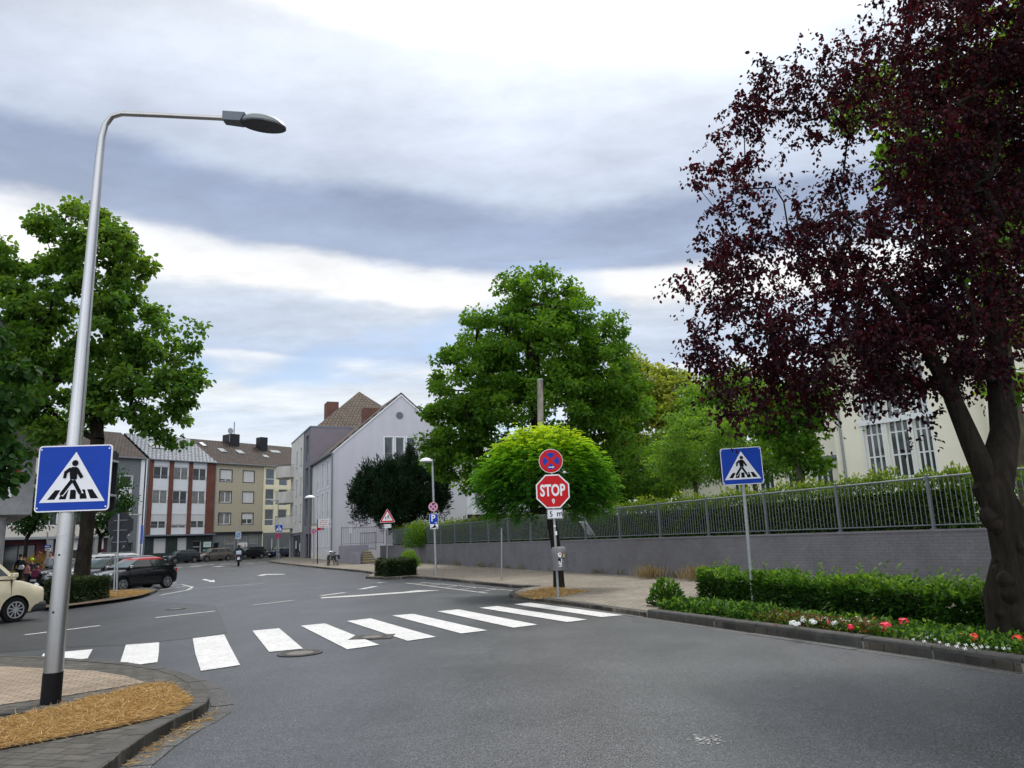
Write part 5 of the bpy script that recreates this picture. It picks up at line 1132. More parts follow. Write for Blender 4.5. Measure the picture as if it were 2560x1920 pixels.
# hipped roof
rb_ = [(0.4, S0 + .3, TOP + .16), (12, S0 + .3, TOP + .16), (12, S2, TOP + .16), (0.4, S2, TOP + .16)]; ap1 = (6.2, 17.0, 19.7); ap2 = (6.2, 20.5, 19.7)
for q in ([rb_[0], rb_[1], (6.25, 17.0, 19.7), (6.15, 17.0, 19.7)], [rb_[3], rb_[0], ap1, ap2], [rb_[1], rb_[2], ap2, ap1], [rb_[2], rb_[3], (6.15, 20.5, 19.7), (6.25, 20.5, 19.7)]): uvroof('roof', q, m_roofo, t, .1)
mb = MB(); mb.box(3.0, 4.4, 20.3, 22.4, 16.0, 19.0); mb.build('chimney', m_chim, t)
for zc in (3.9, 7.0, 10.1):
    o_ = MB(); n = 14; rad = 2.2; cyc = S2 - 1.0
    ring = [(-.3 - rad * .85 * math.sin(math.pi * k / n), cyc + 0.6 - rad * math.cos(math.pi * k / n) * 1.0) for k in range(n + 1)]
    o_.prism(ring, zc, zc + .18); bal = o_.build('balcony', m_balc, t)
    p = MB()
    for a, b_ in zip(ring, ring[1:]):
        d = Vector((b_[0] - a[0], b_[1] - a[1])).normalized(); nn = Vector((-d.y, d.x)) * .10
        p.add([(a[0], a[1], zc + .18), (b_[0], b_[1], zc + .18), (b_[0], b_[1], zc + 1.35), (a[0], a[1], zc + 1.35), (a[0] - nn.x, a[1] - nn.y, zc + .18), (b_[0] - nn.x, b_[1] - nn.y, zc + .18), (b_[0] - nn.x, b_[1] - nn.y, zc + 1.35), (a[0] - nn.x, a[1] - nn.y, zc + 1.35)], [(0, 1, 2, 3), (7, 6, 5, 4), (3, 2, 6, 7)])
    p.build('parapet', m_balc, bal); p = MB(); p.tube([(x, y, zc + 1.52) for x, y in ring], .025, 5); [p.tube([(ring[k][0], ring[k][1], zc + 1.35), (ring[k][0], ring[k][1], zc + 1.52)], .02, 4) for k in (1, 5, 9, 13)]; p.build('handrail', m_dark, bal)

# porch walls, railing, steps and gate between house and wall
def hb_(mb, u0, u1, v0, v1, z0, z1): mb.box(u0, u1, v0, v1, z0, z1)
e0 = Frame((tuple(wallpt(14.55))), 65.7)
t = thing('low_wall', 'low lilac wall block with railing in front of the gable house', 'wall', (*G(848, 1408, .1), .2), H.rot)
mb = MB(); mb.box(0, 1.1, 0, .3, -.1, 1.45); mb.box(1.1, 2.35, .01, 2.6, -.1, 1.45); mb.build('wall', m_gable if False else surf('wall_lilac', (.24, .23, .27), .08, 2, .8), t)
def railing(parent, x0, x1, y, z0, z1, step, name='railing', mat=m_galv, r=.018):
    mb = MB(); mb.tube([(x0, y, z1), (x1, y, z1)], r * 1.4, 6); mb.tube([(x0, y, z0 + .12), (x1, y, z0 + .12)], r, 5); n = int((x1 - x0) / step)
    for i in range(n + 1): x = x0 + (x1 - x0) * i / n; mb.tube([(x, y, z0 + .12), (x, y, z1)], r * .7, 4, caps=False)
    for x in (x0, x1): mb.tube([(x, y, z0), (x, y, z1 + .1)], r * 1.6, 6)
    return mb.build(name, mat, parent, smooth=True)
railing(t, .2, 3.6, .15, 1.45, 2.85, .14)
gtp = thing('metal_gate', 'light grey bar gate beside the end of the long fence', 'gate', (*G(902, 1404, .1), .25), H.rot)
mb = MB(); mb.tube([(0, 0, .9), (0, 0, 2.4)], .04, 6); mb.tube([(1.25, 0, .9), (1.25, 0, 2.4)], .04, 6); mb.tube([(0, 0, 2.35), (1.25, 0, 2.35)], .035, 6); mb.tube([(0, 0, 1.05), (1.25, 0, 1.05)], .035, 6); mb.build('gate_frame', m_pole, gtp, smooth=True)
mb = MB(); [mb.tube([(x, 0, 1.05), (x, 0, 2.35)], .02, 5, caps=False) for x in np.linspace(.16, 1.1, 7)]; mb.build('bars', m_pole, gtp, smooth=True)
t = thing('steps', 'short flight of steps with yellow edges beside the end of the long wall', 'steps', (*G(903, 1410, .1), .3), H.rot)
mb = MB(); [mb.box(-.0 + k * .15, 1.15, .0 + k * .38, 2.4, k * .17, (k + 1) * .17 - .002) for k in range(5)]; mb.build('treads', surf('step_grey', (.16, .155, .15), .15, 3, .85), t)
mb = MB(); [mb.box(-.0 + k * .15, 1.15, -.012 + k * .38, .07 + k * .38, (k + 1) * .17 - .03, (k + 1) * .17 + .002) for k in range(5)]; mb.build('edge_strips', m_amber, t)
mb = MB(); mb.box(-.45, -.12, -.3, 2.2, -.1, .8); mb.build('cheek_wall', MATS['wall_lilac'], t)

# ------------------------------------------------------------------ other buildings
# cream building with tall windows, right
CB = Frame((.52 * 36, 36), 141)
t = thing('cream_building', 'cream public building with tall white-framed windows behind the fence on the right', 'building', (CB.O[0], CB.O[1], 0), CB.rot)
k = 36 / 28
W0c, W1c = -1.48 * k, 1.08 * k
zs0, zs1 = 3.85, 9.4
tall = [(W0c + .1, W0c + 1.02, 3.85, 9.4), (W0c + 1.28, W0c + 2.28, 3.85, 9.4), (W0c + 2.5, W0c + 3.3, 3.85, 9.4), (5.2, 6.1, 5.4, 8.3), (9.2, 10.2, 5.5, 8.5)]
mb = MB(); wall_holes(mb, -3.35, 14, 1.2, 11, tall, 0, .28); mb.box(-3.35, -3.34, .001, 14, 1.2, 11); mb.build('wall', m_cream, t)
for h in tall: window(t, h, .2, m_wframe, m_glass, 3, 0, .075, nrow=5, trim=.08)
mb = MB(); mb.box(W0c - .02, W1c + .25, -.12, -.03, 6.55, 6.8); mb.build('transom', m_wframe, t)
mb = MB(); mb.box(-3.0, -2.9, -.12, -.02, 1.3, 11); mb.build('drainpipe', m_pole, t)
mb = MB(); mb.box(4.0, 14.2, -.55, -.01, 1.2, 11); mb.build('projecting_wing', m_cream, t)
uvroof('roof', [(-3.9, -.8, 10.9), (14.6, -.8, 10.9), (14.6, 7, 13.2), (-3.9, 7, 13.2)], m_rooft, t)
# low wing
t = thing('low_wing', 'low cream wing with square windows, left of the tall windows', 'building', (CB.O[0], CB.O[1], 0), CB.rot)
lowh = [(u, u + 1.0, 3.4, 4.65) for u in (-5.0, -6.7, -8.5, -10.2)]
mb = MB(); wall_holes(mb, -14, -3.38, 1.2, 5.1, lowh, .6, .22); mb.box(-6.4, -3.38, 1.2, 9, 5.15, 8.0); mb.build('wall', m_cream, t)
for h in lowh:
    f = window(t, h, .75, m_wframe, m_glass, 3, 0, .07)
mb = MB(); mb.box(-14, -3.4, .45, .6, 4.85, 5.0); mb.build('string_course', m_wframe, t)
mb = MB(); mb.box(-14.2, -3.4, .2, 10, 5.11, 5.3); mb.box(-6.6, -3.4, .9, 9.2, 8.01, 8.2); mb.build('flat_roof', m_zinc, t)
# dark sheet behind the windows, the room's darkness put into its colour
mb = MB(); mb.box(-13.9, -3.4, 1.6, 1.65, 1.3, 5.0); mb.build('interior', m_dark, t)

# white house with balcony glimpsed between gable and big tree
wx = at(1190, 1250, 92)
t = thing('house', 'white house with balcony glimpsed between the gable and the round-headed tree', 'house', (at(1165, 1250, 92).x, 92, 0), H.rot)
mb = MB(); wall_holes(mb, 0, 12, .3, 9.2, [(1.2, 2.2, 5.2, 7.2), (3.4, 5.0, 5.2, 7.4), (7, 8.6, 5.2, 7.4)], 0, .25); mb.box(.0, .01, .01, 8, .3, 9.2); mb.build('wall', m_panelw, t)
for h in ((1.2, 2.2, 5.2, 7.2), (3.4, 5.0, 5.2, 7.4), (7, 8.6, 5.2, 7.4)): window(t, h, .15, surf('frame_brown', (.16, .08, .05), .1, 5, .6), m_glassl, 1, 0, .1)
mb = MB(); mb.box(.2, 10, -1.4, 0, 4.6, 4.8); mb.box(.2, 10, -1.4, -1.34, 4.9, 5.8); f = mb.build('balcony', m_panelw, t); mb = MB(); mb.box(-.3, 12.3, -1.8, 8, 9.2, 9.5); mb.build('roof', m_dark, t)
t = thing('carport', 'flat dark carport roof in front of the white house behind the hedge', 'carport', (at(1135, 1290, 80).x, 80, 0), H.rot)
mb = MB(); mb.box(0, 6, 0, 4, 4.0, 4.35); mb.build('roof', m_dark, t); mb = MB(); [mb.box(x, x + .2, .2, .4, 1, 4) for x in (.2, 3, 5.6)]; mb.build('posts', m_dark, t)

# modern concrete building at the left edge
CL = at(15, 1247, 37); cx0 = CL.x
t = thing('concrete_building', 'grey concrete building on a round column at the left edge', 'building', (cx0, 37, 0), R(38))
mb = MB(); mb.box(-14, 1.05, -.9, 10, 3.75, 13.6); mb.build('wall', m_conc, t, bevel=.03)
mb = MB(); mb.lathe([(.42, 0), (.42, 1.15), (.405, 1.18), (.405, 1.2), (.42, 1.24), (.42, 3.74)], 28, (-.3, 0, .1)); mb.build('column', m_conc, t, smooth=True)
mb = MB(); mb.box(-14, -.9, 1.4, 8, .1, 3.74); mb.build('ground_floor', m_glass, t)
for z in (5.0, 8.2, 11.2): window(t, (-3.4, -1.0, z, z + 1.6), -.97, m_wframe, m_glass, 2, 0, .08)
mb = MB(); mb.slab([(-.25, 4.6), (.15, 4.6), (.25, 6.3), (-.15, 6.3)], -.98, -.93, 0); mb.slab([(.18, 4.9), (.3, 4.9), (.42, 6.3), (.3, 6.3)], -.98, -.93, 1); mb.slab([(-.55, 4.8), (-.3, 4.8), (-.25, 6.3), (-.55, 6.3)], -.98, -.93, 1); mb.build('wall_sign', [m_signw, m_signr], t)

# ------------------------------------------------------------------ signs
def circle(r, n=32, cx=0, cz=0): return [(cx + r * math.cos(2 * math.pi * k / n), cz + r * math.sin(2 * math.pi * k / n)) for k in range(n)]
def rrect(w_, h, r, cx=0, cz=0, n=5):
    out_ = []
    for sx, sz, a0 in ((1, 1, 0), (-1, 1, 90), (-1, -1, 180), (1, -1, 270)):
        for k in range(n + 1): a = R(a0 + 90 * k / n); out_.append((cx + sx * (w_ / 2 - r) + r * math.cos(a), cz + sz * (h / 2 - r) + r * math.sin(a)))
    return out_
def xf(poly, s, cx, cz): return [(cx + x * s, cz + z * s) for x, z in poly]
def bar(a, b_, w_):
    d = Vector((b_[0] - a[0], b_[1] - a[1])).normalized(); n = Vector((-d.y, d.x)) * w_ / 2; return [(a[0] + n.x, a[1] + n.y), (a[0] - n.x, a[1] - n.y), (b_[0] - n.x, b_[1] - n.y), (b_[0] + n.x, b_[1] + n.y)]
def lay(mb, polys, y, mi, s, cx, cz, t=.002):
    for p in polys: mb.slab(xf(p, s, cx, cz), y - t, y, mi)
def zebra_sign(parent, s, cx, cz, y=0.0, depth=.03, name='sign_plate', white=m_signw, blue=m_signb):
    """s = side length; faces -y"""
    mb = MB(); mb.slab(rrect(s, s * .93, s * .05, cx, cz), y - .004, y + depth, 0); mb.slab(rrect(s * .965, s * .895, s * .04, cx, cz), y - .006, y - .004, 1)
    F = y - .006; tri = [(-.44, -.335), (.44, -.335), (0.01, .37)]; lay(mb, [tri], F, 0, s, cx, cz); F -= .002
    st = [[(-.335, -.295), (-.235, -.295), (-.165, -.165), (-.235, -.165)], [(-.18, -.295), (-.085, -.295), (-.055, -.165), (-.125, -.165)], [(-.035, -.295), (.05, -.295), (.045, -.165), (-.03, -.165)], [(.105, -.295), (.20, -.295), (.165, -.165), (.09, -.165)], [(.25, -.295), (.355, -.295), (.265, -.165), (.195, -.165)]]
    lay(mb, st, F, 2, s, cx, cz)
    lay(mb, [bar((-.02, -.04), (-.155, -.235), .075), bar((0, -.04), (.12, -.235), .075)], F - .001, 0, s, cx, cz, .002)
    man = [bar((-.015, -.03), (-.145, -.22), .05), bar((.0, -.03), (.105, -.215), .05), bar((-.165, -.225), (-.12, -.215), .03), bar((.095, -.22), (.14, -.235), .03),
           [(-.045, -.02), (.045, -.02), (.05, .12), (.035, .155), (-.03, .155), (-.06, .12)], bar((-.04, .135), (-.115, .075), .045), bar((-.108, .085), (-.12, .0), .04), bar((.035, .13), (.115, .0), .045), circle(.042, 18, .01, .21)]
    lay(mb, [man[0], man[1]], F - .003, 2, s, cx, cz); lay(mb, [man[2], man[3], man[4]], F - .004, 2, s, cx, cz, .003); lay(mb, [man[5], man[7]], F - .0052, 2, s, cx, cz, .004); lay(mb, [man[6], man[8]], F - .006, 2, s, cx, cz, .004)
    for sx in (-.46, .46):
        for sz in (-.41, .41): mb.slab(circle(.012 * s, 8, cx + sx * s, cz + sz * s), F - .004, F + .001, 0)
    return mb.build(name, [white, blue, m_signk], parent)
def ring_sign(parent, r, cx, cz, y, arrow=None, rim=m_signw, red=m_signr, blue=m_signb, cross=True):
    mb = MB(); mb.slab(circle(r, 36, cx, cz), y - .003, y + .003, 0); mb.slab(circle(r * .96, 36, cx, cz), y - .005, y - .003, 1); F = y - .005
    if cross:
        for q in range(4):
            a0 = q * 90; n = 8; ri = r * .68; off = r * .15; ca = R(a0); c0 = (math.cos(ca) * off * 1.25, math.sin(ca) * off * 1.25); pts = [c0] + [(ri * math.cos(R(a0 - 33 + 66 * k / n)), ri * math.sin(R(a0 - 33 + 66 * k / n))) for k in range(n + 1)]
            mb.slab([(cx + x, cz + z) for x, z in pts], F - .002, F, 2)
    else: mb.slab(circle(r * .7, 30, cx, cz), F - .002, F, 2); mb.slab([(cx + x, cz + z) for x, z in bar((-.52 * r, .52 * r), (.52 * r, -.52 * r), r * .2)], F - .004, F - .002, 1)
    if arrow is not None:
        az_ = cz + arrow * r; mb.slab([(cx + x, az_ + z) for x, z in bar((-.22 * r, 0), (.16 * r, 0), .06 * r)], F - .006, F - .002, 3); mb.slab([(cx + .1 * r, az_ + .11 * r), (cx + .28 * r, az_), (cx + .1 * r, az_ - .11 * r), (cx + .16 * r, az_)], F - .0065, F - .002, 3)
    return mb.build('sign_plate', [rim, red, blue, m_signw], parent)
def pole(parent, r, z1, z0=-.1, mat=m_pole, name='post', band=False):
    mb = MB(); mb.tube([(0, 0, z0), (0, 0, z1)], r, 12); return mb.build(name, mat, parent, smooth=True)
def hgt(px, py, Y): return at(px, py, Y).z
def clamp(parent, zs, r=.05):
    mb = MB()
    for z in zs: mb.lathe([(r, z - .015), (r, z + .015)], 12); mb.box(-.08, .08, -.06, -.03, z - .015, z + .015)
    mb.build('clamps', m_galv, parent)

# stop sign cluster
sx_, sy_ = G(1396, 1493, .1); k = sy_
yaw = R(-2)
t = thing('stop_sign', 'red octagonal STOP sign with no-stopping disc above and 5 m plate below', 'road sign', (sx_, sy_, .1), yaw)
lean = at(1378, 1155, sy_); lx = lean.x - sx_
def zl(py, px=1385): return hgt(px, py, sy_) - .1
def lxz(z): return lx * (z / (lean.z - .1))
mb = MB(); mb.tube([(0, .04, -.1), (lxz(3.9), .04, 3.9)], .034, 12); mb.build('post', m_pole, t, smooth=True)
z_st = zl(1228); mb = MB(); oc = lambda r: [(r * math.cos(R(22.5 + 45 * k)), r * math.sin(R(22.5 + 45 * k))) for k in range(8)]
X0 = lxz(z_st); mb.slab(xf(oc(.50), 1, X0, z_st), -.004, .004, 0); mb.slab(xf(oc(.462), 1, X0, z_st), -.006, -.004, 1); text_into(mb, 'STOP', X0, z_st + .03, .335, -.0085, -.006, 0, .66, .032); 
mb.build('octagon_plate', [m_signw, m_signr], t)
mb = MB(); mb.slab([(X0 - .035, z_st - .24), (X0 + .0, z_st - .20), (X0 + .045, z_st - .23), (X0 + .04, z_st - .28), (X0 + .01, z_st - .35), (X0 - .02, z_st - .30)], -.0085, -.006, 0); mb.slab([(X0 - .015, z_st - .25), (X0 + .025, z_st - .25), (X0 + .01, z_st - .29)], -.010, -.0085, 1); mb.build('sticker', [m_signw, m_signk], t)
z_r = zl(1152); ring_sign(t, .335, lxz(z_r) - .01, z_r, -.0, -.52)
z_p = zl(1285); mb = MB(); X1 = lxz(z_p) + .03; mb.slab(rrect(.43, .26, .02, X1, z_p), -.004, .004, 0); mb.slab(rrect(.41, .24, .015, X1, z_p), -.006, -.004, 1); mb.slab(rrect(.385, .215, .012, X1, z_p), -.008, -.006, 0); text_into(mb, '5', X1 - .11, z_p, .15, -.0105, -.008, 1, 1, .02); text_into(mb, 'm', X1 + .13, z_p - .015, .11, -.0105, -.008, 1, 1, .02); mb.build('distance_plate', [m_signw, m_signk], t)
mb = MB(); mb.box(X1 - .05, X1 - .0, -.02, .0, zl(1318), zl(1322) + .1); mb.box(X1 - .03, X1 + .03, -.01, .0, zl(1338), zl(1328)); mb.build('stickers', m_signw, t)
# litter bin on the stop sign post
zb0, zb1 = zl(1425) + .0, zl(1367); t = thing('litter_bin', 'grey metal litter bin with stickers on the stop sign post', 'bin', (sx_, sy_ - .22, .1), 0)
bxo = .06; rb2 = .235
mb = MB(); mb.lathe([(rb2 * 1.03, zb0), (rb2 * 1.03, zb0 + .03), (rb2 * .97, zb0 + .035), (rb2, zb1 - .16), (rb2 * .95, zb1 - .10), (rb2 * .72, zb1 - .01), (rb2 * .62, zb1), (rb2 * .60, zb1 - .02), (rb2 * .6, zb1 - .15)], 28, (bxo, 0, 0)); mb.build('drum', surf('bin_grey', (.13, .125, .13), .15, 8, .5, .2), t, smooth=True)
mb = MB(); mb.lathe([(rb2 * .6, zb1 - .03), (rb2 * .6, zb1 - .025)], 24, (bxo, 0, 0)); mb.build('opening', m_dark, t)
def curved_patch(mb, poly, r, cx, mi):
    vs = [(cx + r * math.sin(x / r), -r * math.cos(x / r), z) for x, z in poly]; vi = [(cx + (r - .01) * math.sin(x / r), -(r - .01) * math.cos(x / r), z) for x, z in poly]; n = len(poly); mb.add(vs + vi, [tuple(range(n))] + [(i, (i + 1) % n, n + (i + 1) % n, n + i) for i in range(n)], mi)
hB_ = zb1 - zb0; Zb = lambda f: zb0 + hB_ * f
mb = MB(); rr2 = rb2 + .006
curved_patch(mb, [(-.03, Zb(.60)), (.02, Zb(.55)), (.05, Zb(.60)), (.055, Zb(.72)), (.02, Zb(.78)), (-.01, Zb(.74)), (-.045, Zb(.73))], rr2, bxo, 0); curved_patch(mb, [(-.015, Zb(.66)), (.03, Zb(.64)), (.04, Zb(.72)), (.0, Zb(.74))], rr2 + .004, bxo, 2)
curved_patch(mb, [(-.03, Zb(.27)), (.0, Zb(.26)), (.01, Zb(.30)), (.0, Zb(.40)), (-.03, Zb(.40))], rr2, bxo, 0); curved_patch(mb, [(-.02, Zb(.31)), (-.008, Zb(.31)), (-.008, Zb(.37)), (-.02, Zb(.37))], rr2 + .004, bxo, 1)
curved_patch(mb, [(.015, Zb(.22)), (.05, Zb(.23)), (.045, Zb(.30)), (.065, Zb(.38)), (.055, Zb(.48)), (.035, Zb(.50)), (.045, Zb(.38)), (.015, Zb(.30))], rr2, bxo, 0); curved_patch(mb, [(-.04, Zb(.40)), (.03, Zb(.40)), (.03, Zb(.49)), (-.01, Zb(.52)), (-.04, Zb(.50))], rr2 - .001, bxo, 1)
curved_patch(mb, [(-.02, Zb(.16)), (.055, Zb(.17)), (.055, Zb(.20)), (-.02, Zb(.20))], rr2, bxo, 0); curved_patch(mb, [(.11, Zb(.55)), (.15, Zb(.56)), (.15, Zb(.68)), (.11, Zb(.68))], rr2, bxo, 3); curved_patch(mb, [(.10, Zb(.48)), (.15, Zb(.48)), (.15, Zb(.51)), (.10, Zb(.51))], rr2, bxo, 1)
mb.build('stickers', [m_signw, m_signk, surf('sticker_orange', (.55, .22, .08), .2, 30, .6), surf('sticker_yellow', (.5, .38, .08), .2, 30, .6)], t)

# right crossing sign
rx_, ry_ = G(1884, 1512, .1)
t = thing('crossing_sign', 'blue pedestrian crossing sign on a grey post in the right-hand flower bed', 'road sign', (rx_, ry_, .1), R(-14))
topc = at(1854, 1165, ry_); dxs = (topc.x - rx_)
mb = MB(); mb.tube([(0, .04, -.1), (dxs * 1.0, .04, topc.z + .1)], .036, 12); mb.build('post', m_pole, t, smooth=True)
sgn = zebra_sign(t, .88, dxs, topc.z - .1, -.01, .005); 
mb = MB(); mb.slab(rrect(.88, .80, .04, dxs - .03, topc.z - .1), .085, .095); mb.build('rear_plate', m_dark, t)
mb = MB(); [mb.box(dxs - .38, dxs + .36, .0, .085, topc.z - .1 + q - .02, topc.z - .1 + q + .02) for q in (-.25, .25)]; mb.box(dxs - .02, dxs + .02, .075, .084, topc.z - .33, topc.z + .13); mb.build('brackets', m_galv, t)

# tall lamp post with crossing sign, left
lx0, ly0 = G(126, 1757, .12)
t = thing('street_lamp', 'tall silver street lamp with bent arm at the near left corner', 'street lamp', (lx0, ly0, .12))
def LP(px, py, Y=ly0): p = at(px, py, Y); return Vector((p.x - lx0, Y - ly0, p.z - .12))
pts = [Vector((0, 0, -.1)), LP(133, 1680), LP(158, 1400), LP(180, 1180), LP(200, 950), LP(225, 660), LP(248, 400), LP(254, 345), LP(263, 312), LP(280, 291), LP(305, 284), LP(400, 288), LP(560, 296)]
mb = MB(); mb.tube(pts[1:], [.098, .092, .088, .075, .06, .05, .045, .04, .036, .034, .032, .032], 20); mb.build('pole', m_alu, t, smooth=True)
mb = MB(); mb.tube([pts[0], pts[1]], [.103, .102], 20); mb.build('base_sleeve', m_blackband, t, smooth=True)
mb = MB(); mb.lathe([(.101, 0), (.101, .02)], 20, LP(163, 1340)); mb.build('access_hatch', m_alu, t)
mb = MB(); q = LP(160, 1387) + Vector((0, -.093, 0)); mb.lathe([(.012, -.004), (.012, .004)], 10, q, 'y'); q = LP(146, 1529) + Vector((0, -.095, 0)); mb.lathe([(.012, -.004), (.012, .004)], 10, q, 'y'); mb.build('bolts', m_dark, t)
hp = LP(560, 296); hn = (LP(713, 312) - hp).normalized()
hl = (LP(713, 312) - hp).length
lh = thing('x', 'x', 'x'); bpy.data.objects.remove(lh)
mb = MB()
# lantern: square neck box, oval dome, flat glass
nb_ = hl * .30
mb.add([hp + Vector((0, -.07, -.055)), hp + Vector((0, .07, -.055)), hp + Vector((0, .07, .075)), hp + Vector((0, -.07, .075)), hp + hn * nb_ + Vector((0, -.09, -.055)), hp + hn * nb_ + Vector((0, .09, -.055)), hp + hn * (nb_ + .06) + Vector((0, .09, .075)), hp + hn * (nb_ + .06) + Vector((0, -.09, .075))], [(0, 1, 2, 3), (0, 4, 5, 1), (1, 5, 6, 2), (2, 6, 7, 3), (3, 7, 4, 0), (4, 7, 6, 5)])
mb.build('neck', surf('lamp_grey', (.10, .12, .14), .08, 6, .35), t, bevel=.008)
mb = MB(); c_ = hp + hn * (hl * .30 + (hl * .70) / 2); a_ = hl * .36; b_w = .17; n = 28; rings = []
for j in range(7):
    ph = j / 6 * math.pi / 2; rr_ = math.cos(ph); zz = math.sin(ph) * .135; rings.append([c_ + Vector((a_ * rr_ * math.cos(2 * math.pi * k / n) - .03 * math.sin(ph), b_w * rr_ * math.sin(2 * math.pi * k / n), zz - .035 - .045 * (a_ * rr_ * math.cos(2 * math.pi * k / n)) / a_)) for k in range(n)])
vs = [v for r in rings for v in r]; mb.add(vs, [(j * n + k, j * n + (k + 1) % n, (j + 1) * n + (k + 1) % n, (j + 1) * n + k) for j in range(6) for k in range(n)]); mb.build('lamp_dome', surf('dome_grey', (.15, .18, .19), .06, 5, .22, .3), t, smooth=True)
mb = MB(); rim = [v - Vector((0, 0, .004)) for v in rings[0]]; rim2 = [v - Vector((0, 0, .02)) for v in rings[0]]; mb.add(rim + rim2, [tuple(range(n, 2 * n))] + [(k, (k + 1) % n, n + (k + 1) % n, n + k) for k in range(n)] + [tuple(range(n))]); mb.build('lamp_glass', surf('lamp_lens', (.045, .045, .055), .1, 6, .15), t)
# its crossing sign
t = thing('crossing_sign', 'large blue pedestrian crossing sign clamped to the tall silver lamp post', 'road sign', (lx0, ly0, .12), R(5))
cA = at(181, 1195, ly0 - .14); sxx = cA.x - lx0; szz = cA.z - .12
s_w = (at(272, 1195, ly0 - .14) - at(93, 1195, ly0 - .14)).length
ob = zebra_sign(t, s_w * .985, sxx, szz, -.14, .01)
mb = MB(); mb.slab(rrect(s_w * .96, s_w * .86, .04, sxx - .035, szz - .02), .11, .135); mb.build('rear_plate', m_dark, t)
mb = MB(); [mb.box(sxx - .40, sxx + .38, -.13, .11, szz + q - .012, szz + q + .012) for q in (-.2, .2)]; mb.box(sxx - .395, sxx - .37, .085, .108, szz - .21, szz + .21); mb.build('brackets', m_pole, t)

# posts in the middle distance
def post_thing(name, label, px, py, top_py, r=.03, cat='post', Ydz=.1, rot=0.0, mat=m_pole, ptop=None, Yd=None):
    c = G(px, py, Ydz) if Yd is None else (at(px, py, Yd).x, Yd); z0 = zg(c[1]) + Ydz; t = thing(name, label, cat, (c[0], c[1], z0), rot); zt = at(ptop or px, top_py, c[1]).z - z0; tx = (at(ptop or px, top_py, c[1]).x - c[0])
    mb = MB(); mb.tube([(0, .03, -.1), (tx, .03, zt)], r, 10); mb.build('post', mat, t, smooth=True)
    return t, c, z0, lambda a, b_: (at(a, b_, c[1]).x - c[0], at(a, b_, c[1]).z - z0), FPX / c[1] / 1.02
t, c, z0, L2, ppm = post_thing('empty_post', 'short bare grey post on the pavement left of the stop sign', 1254, 1450, 1320, .03)
# parking lamp post
t, c, z0, L2, ppm = post_thing('street_lamp', 'street lamp with white cap and parking sign in front of the grey wall', 1090, 1437, 1165, .055, 'street lamp', ptop=1081)
a, b_ = L2(1081, 1165); a2, b2_ = L2(1066, 1148); mb = MB(); mb.tube([(a, .03, b_), (a, .03, b_ + .35), (a2 + .2, .03, b2_ - .05)], [.035, .03, .03], 8); mb.build('arm', m_pole, t)
mb = MB(); mb.lathe([(.33, 0), (.31, .08), (.2, .16), (.03, .2)], 18, (a2 - .02, .03, b2_ - .12)); mb.build('lamp_cap', surf('cap_white', (.7, .7, .7), .05, 5, .4), t, smooth=True); mb = MB(); mb.lathe([(.3, -.03), (.31, -.002)], 18, (a2 - .02, .03, b2_ - .12)); mb.build('lamp_glass', m_glassl, t)
t = thing('parking_sign', 'blue P sign with motorcycle plate under a faded no-stopping disc', 'road sign', (c[0], c[1] - .075, z0), R(4))
a, b_ = L2(1083.5, 1267); ring_sign(t, 11.2 / ppm, a, b_, -.02, None, m_pink, m_pink, m_navy); mb = MB(); mb.slab([(a - .08, b_ + .16), (a + .1, b_ + .18), (a + .1, b_ + .13), (a - .06, b_ + .11)], -.032, -.02); mb.build('worn_patch', m_signk, t)
a, b_ = L2(1085, 1298); w2 = 21.0 / ppm; mb = MB(); mb.slab(rrect(w2, w2 * 1.18, .03, a, b_), -.024, -.016, 0); mb.slab(rrect(w2 * .94, w2 * 1.12, .025, a, b_), -.026, -.024, 1); text_into(mb, 'P', a - .02, b_ + .06, w2 * .74, -.029, -.026, 0, .95, .02); mb.slab(xf(bar((0, 0), (.09, 0), .025), 1, a + .04, b_ - w2 * .42), -.029, -.026, 0); mb.slab([(a + .12, b_ - w2 * .42 + .035), (a + .18, b_ - w2 * .42), (a + .12, b_ - w2 * .42 - .035)], -.029, -.026, 0); mb.build('parking_plate', [m_signw, m_signb], t)
a, b_ = L2(1086, 1316.5); mb = MB(); mb.slab(rrect(w2 * .9, w2 * .55, .02, a, b_), -.024, -.016, 0)
for q in (-.12, .12): mb.slab(circle(.045, 14, a + q, b_ - .07), -.027, -.024, 1); mb.slab(circle(.022, 12, a + q, b_ - .07), -.029, -.027, 0)
mb.slab([(a - .1, b_ - .03), (a - .02, b_ + .03), (a + .02, b_ + .13), (a + .05, b_ + .13), (a + .06, b_ + .04), (a + .12, b_ + .0), (a + .03, b_ - .07), (a - .05, b_ - .07)], -.028, -.024, 1); mb.build('motorcycle_plate', [m_signw, m_signk], t)
# children warning triangle
t, c, z0, L2, ppm = post_thing('warning_sign', 'red-bordered triangular children sign with small white plate below', 967, 1401, 1310, .03, 'road sign', ptop=968, Yd=45.0)
a, b_ = L2(968.5, 1293); rT = .52
tri_ = lambda s: [(a - s, b_ - s * .66), (a + s, b_ - s * .66), (a, b_ + s * 1.08)]
def rtri(s, rr=.05):
    base = tri_(s); out_ = []; cxm = sum(p[0] for p in base) / 3; czm = sum(p[1] for p in base) / 3
    for i in range(3):
        p = Vector(base[i]); q0 = Vector(base[i - 1]); q1 = Vector(base[(i + 1) % 3]); A_ = p + (q0 - p).normalized() * rr * 1.7; B_ = p + (q1 - p).normalized() * rr * 1.7; m_ = (A_ + B_) / 2 * .45 + p * .55; out_ += [tuple(A_), tuple(m_), tuple(B_)]
    return out_
sT = 19.2 / ppm; mb = MB(); mb.slab(rtri(sT), -.012, -.004, 0); mb.slab(rtri(sT * .95), -.014, -.012, 1); b_ -= .0; mb.slab(tri_(sT * .66), -.016, -.014, 0)
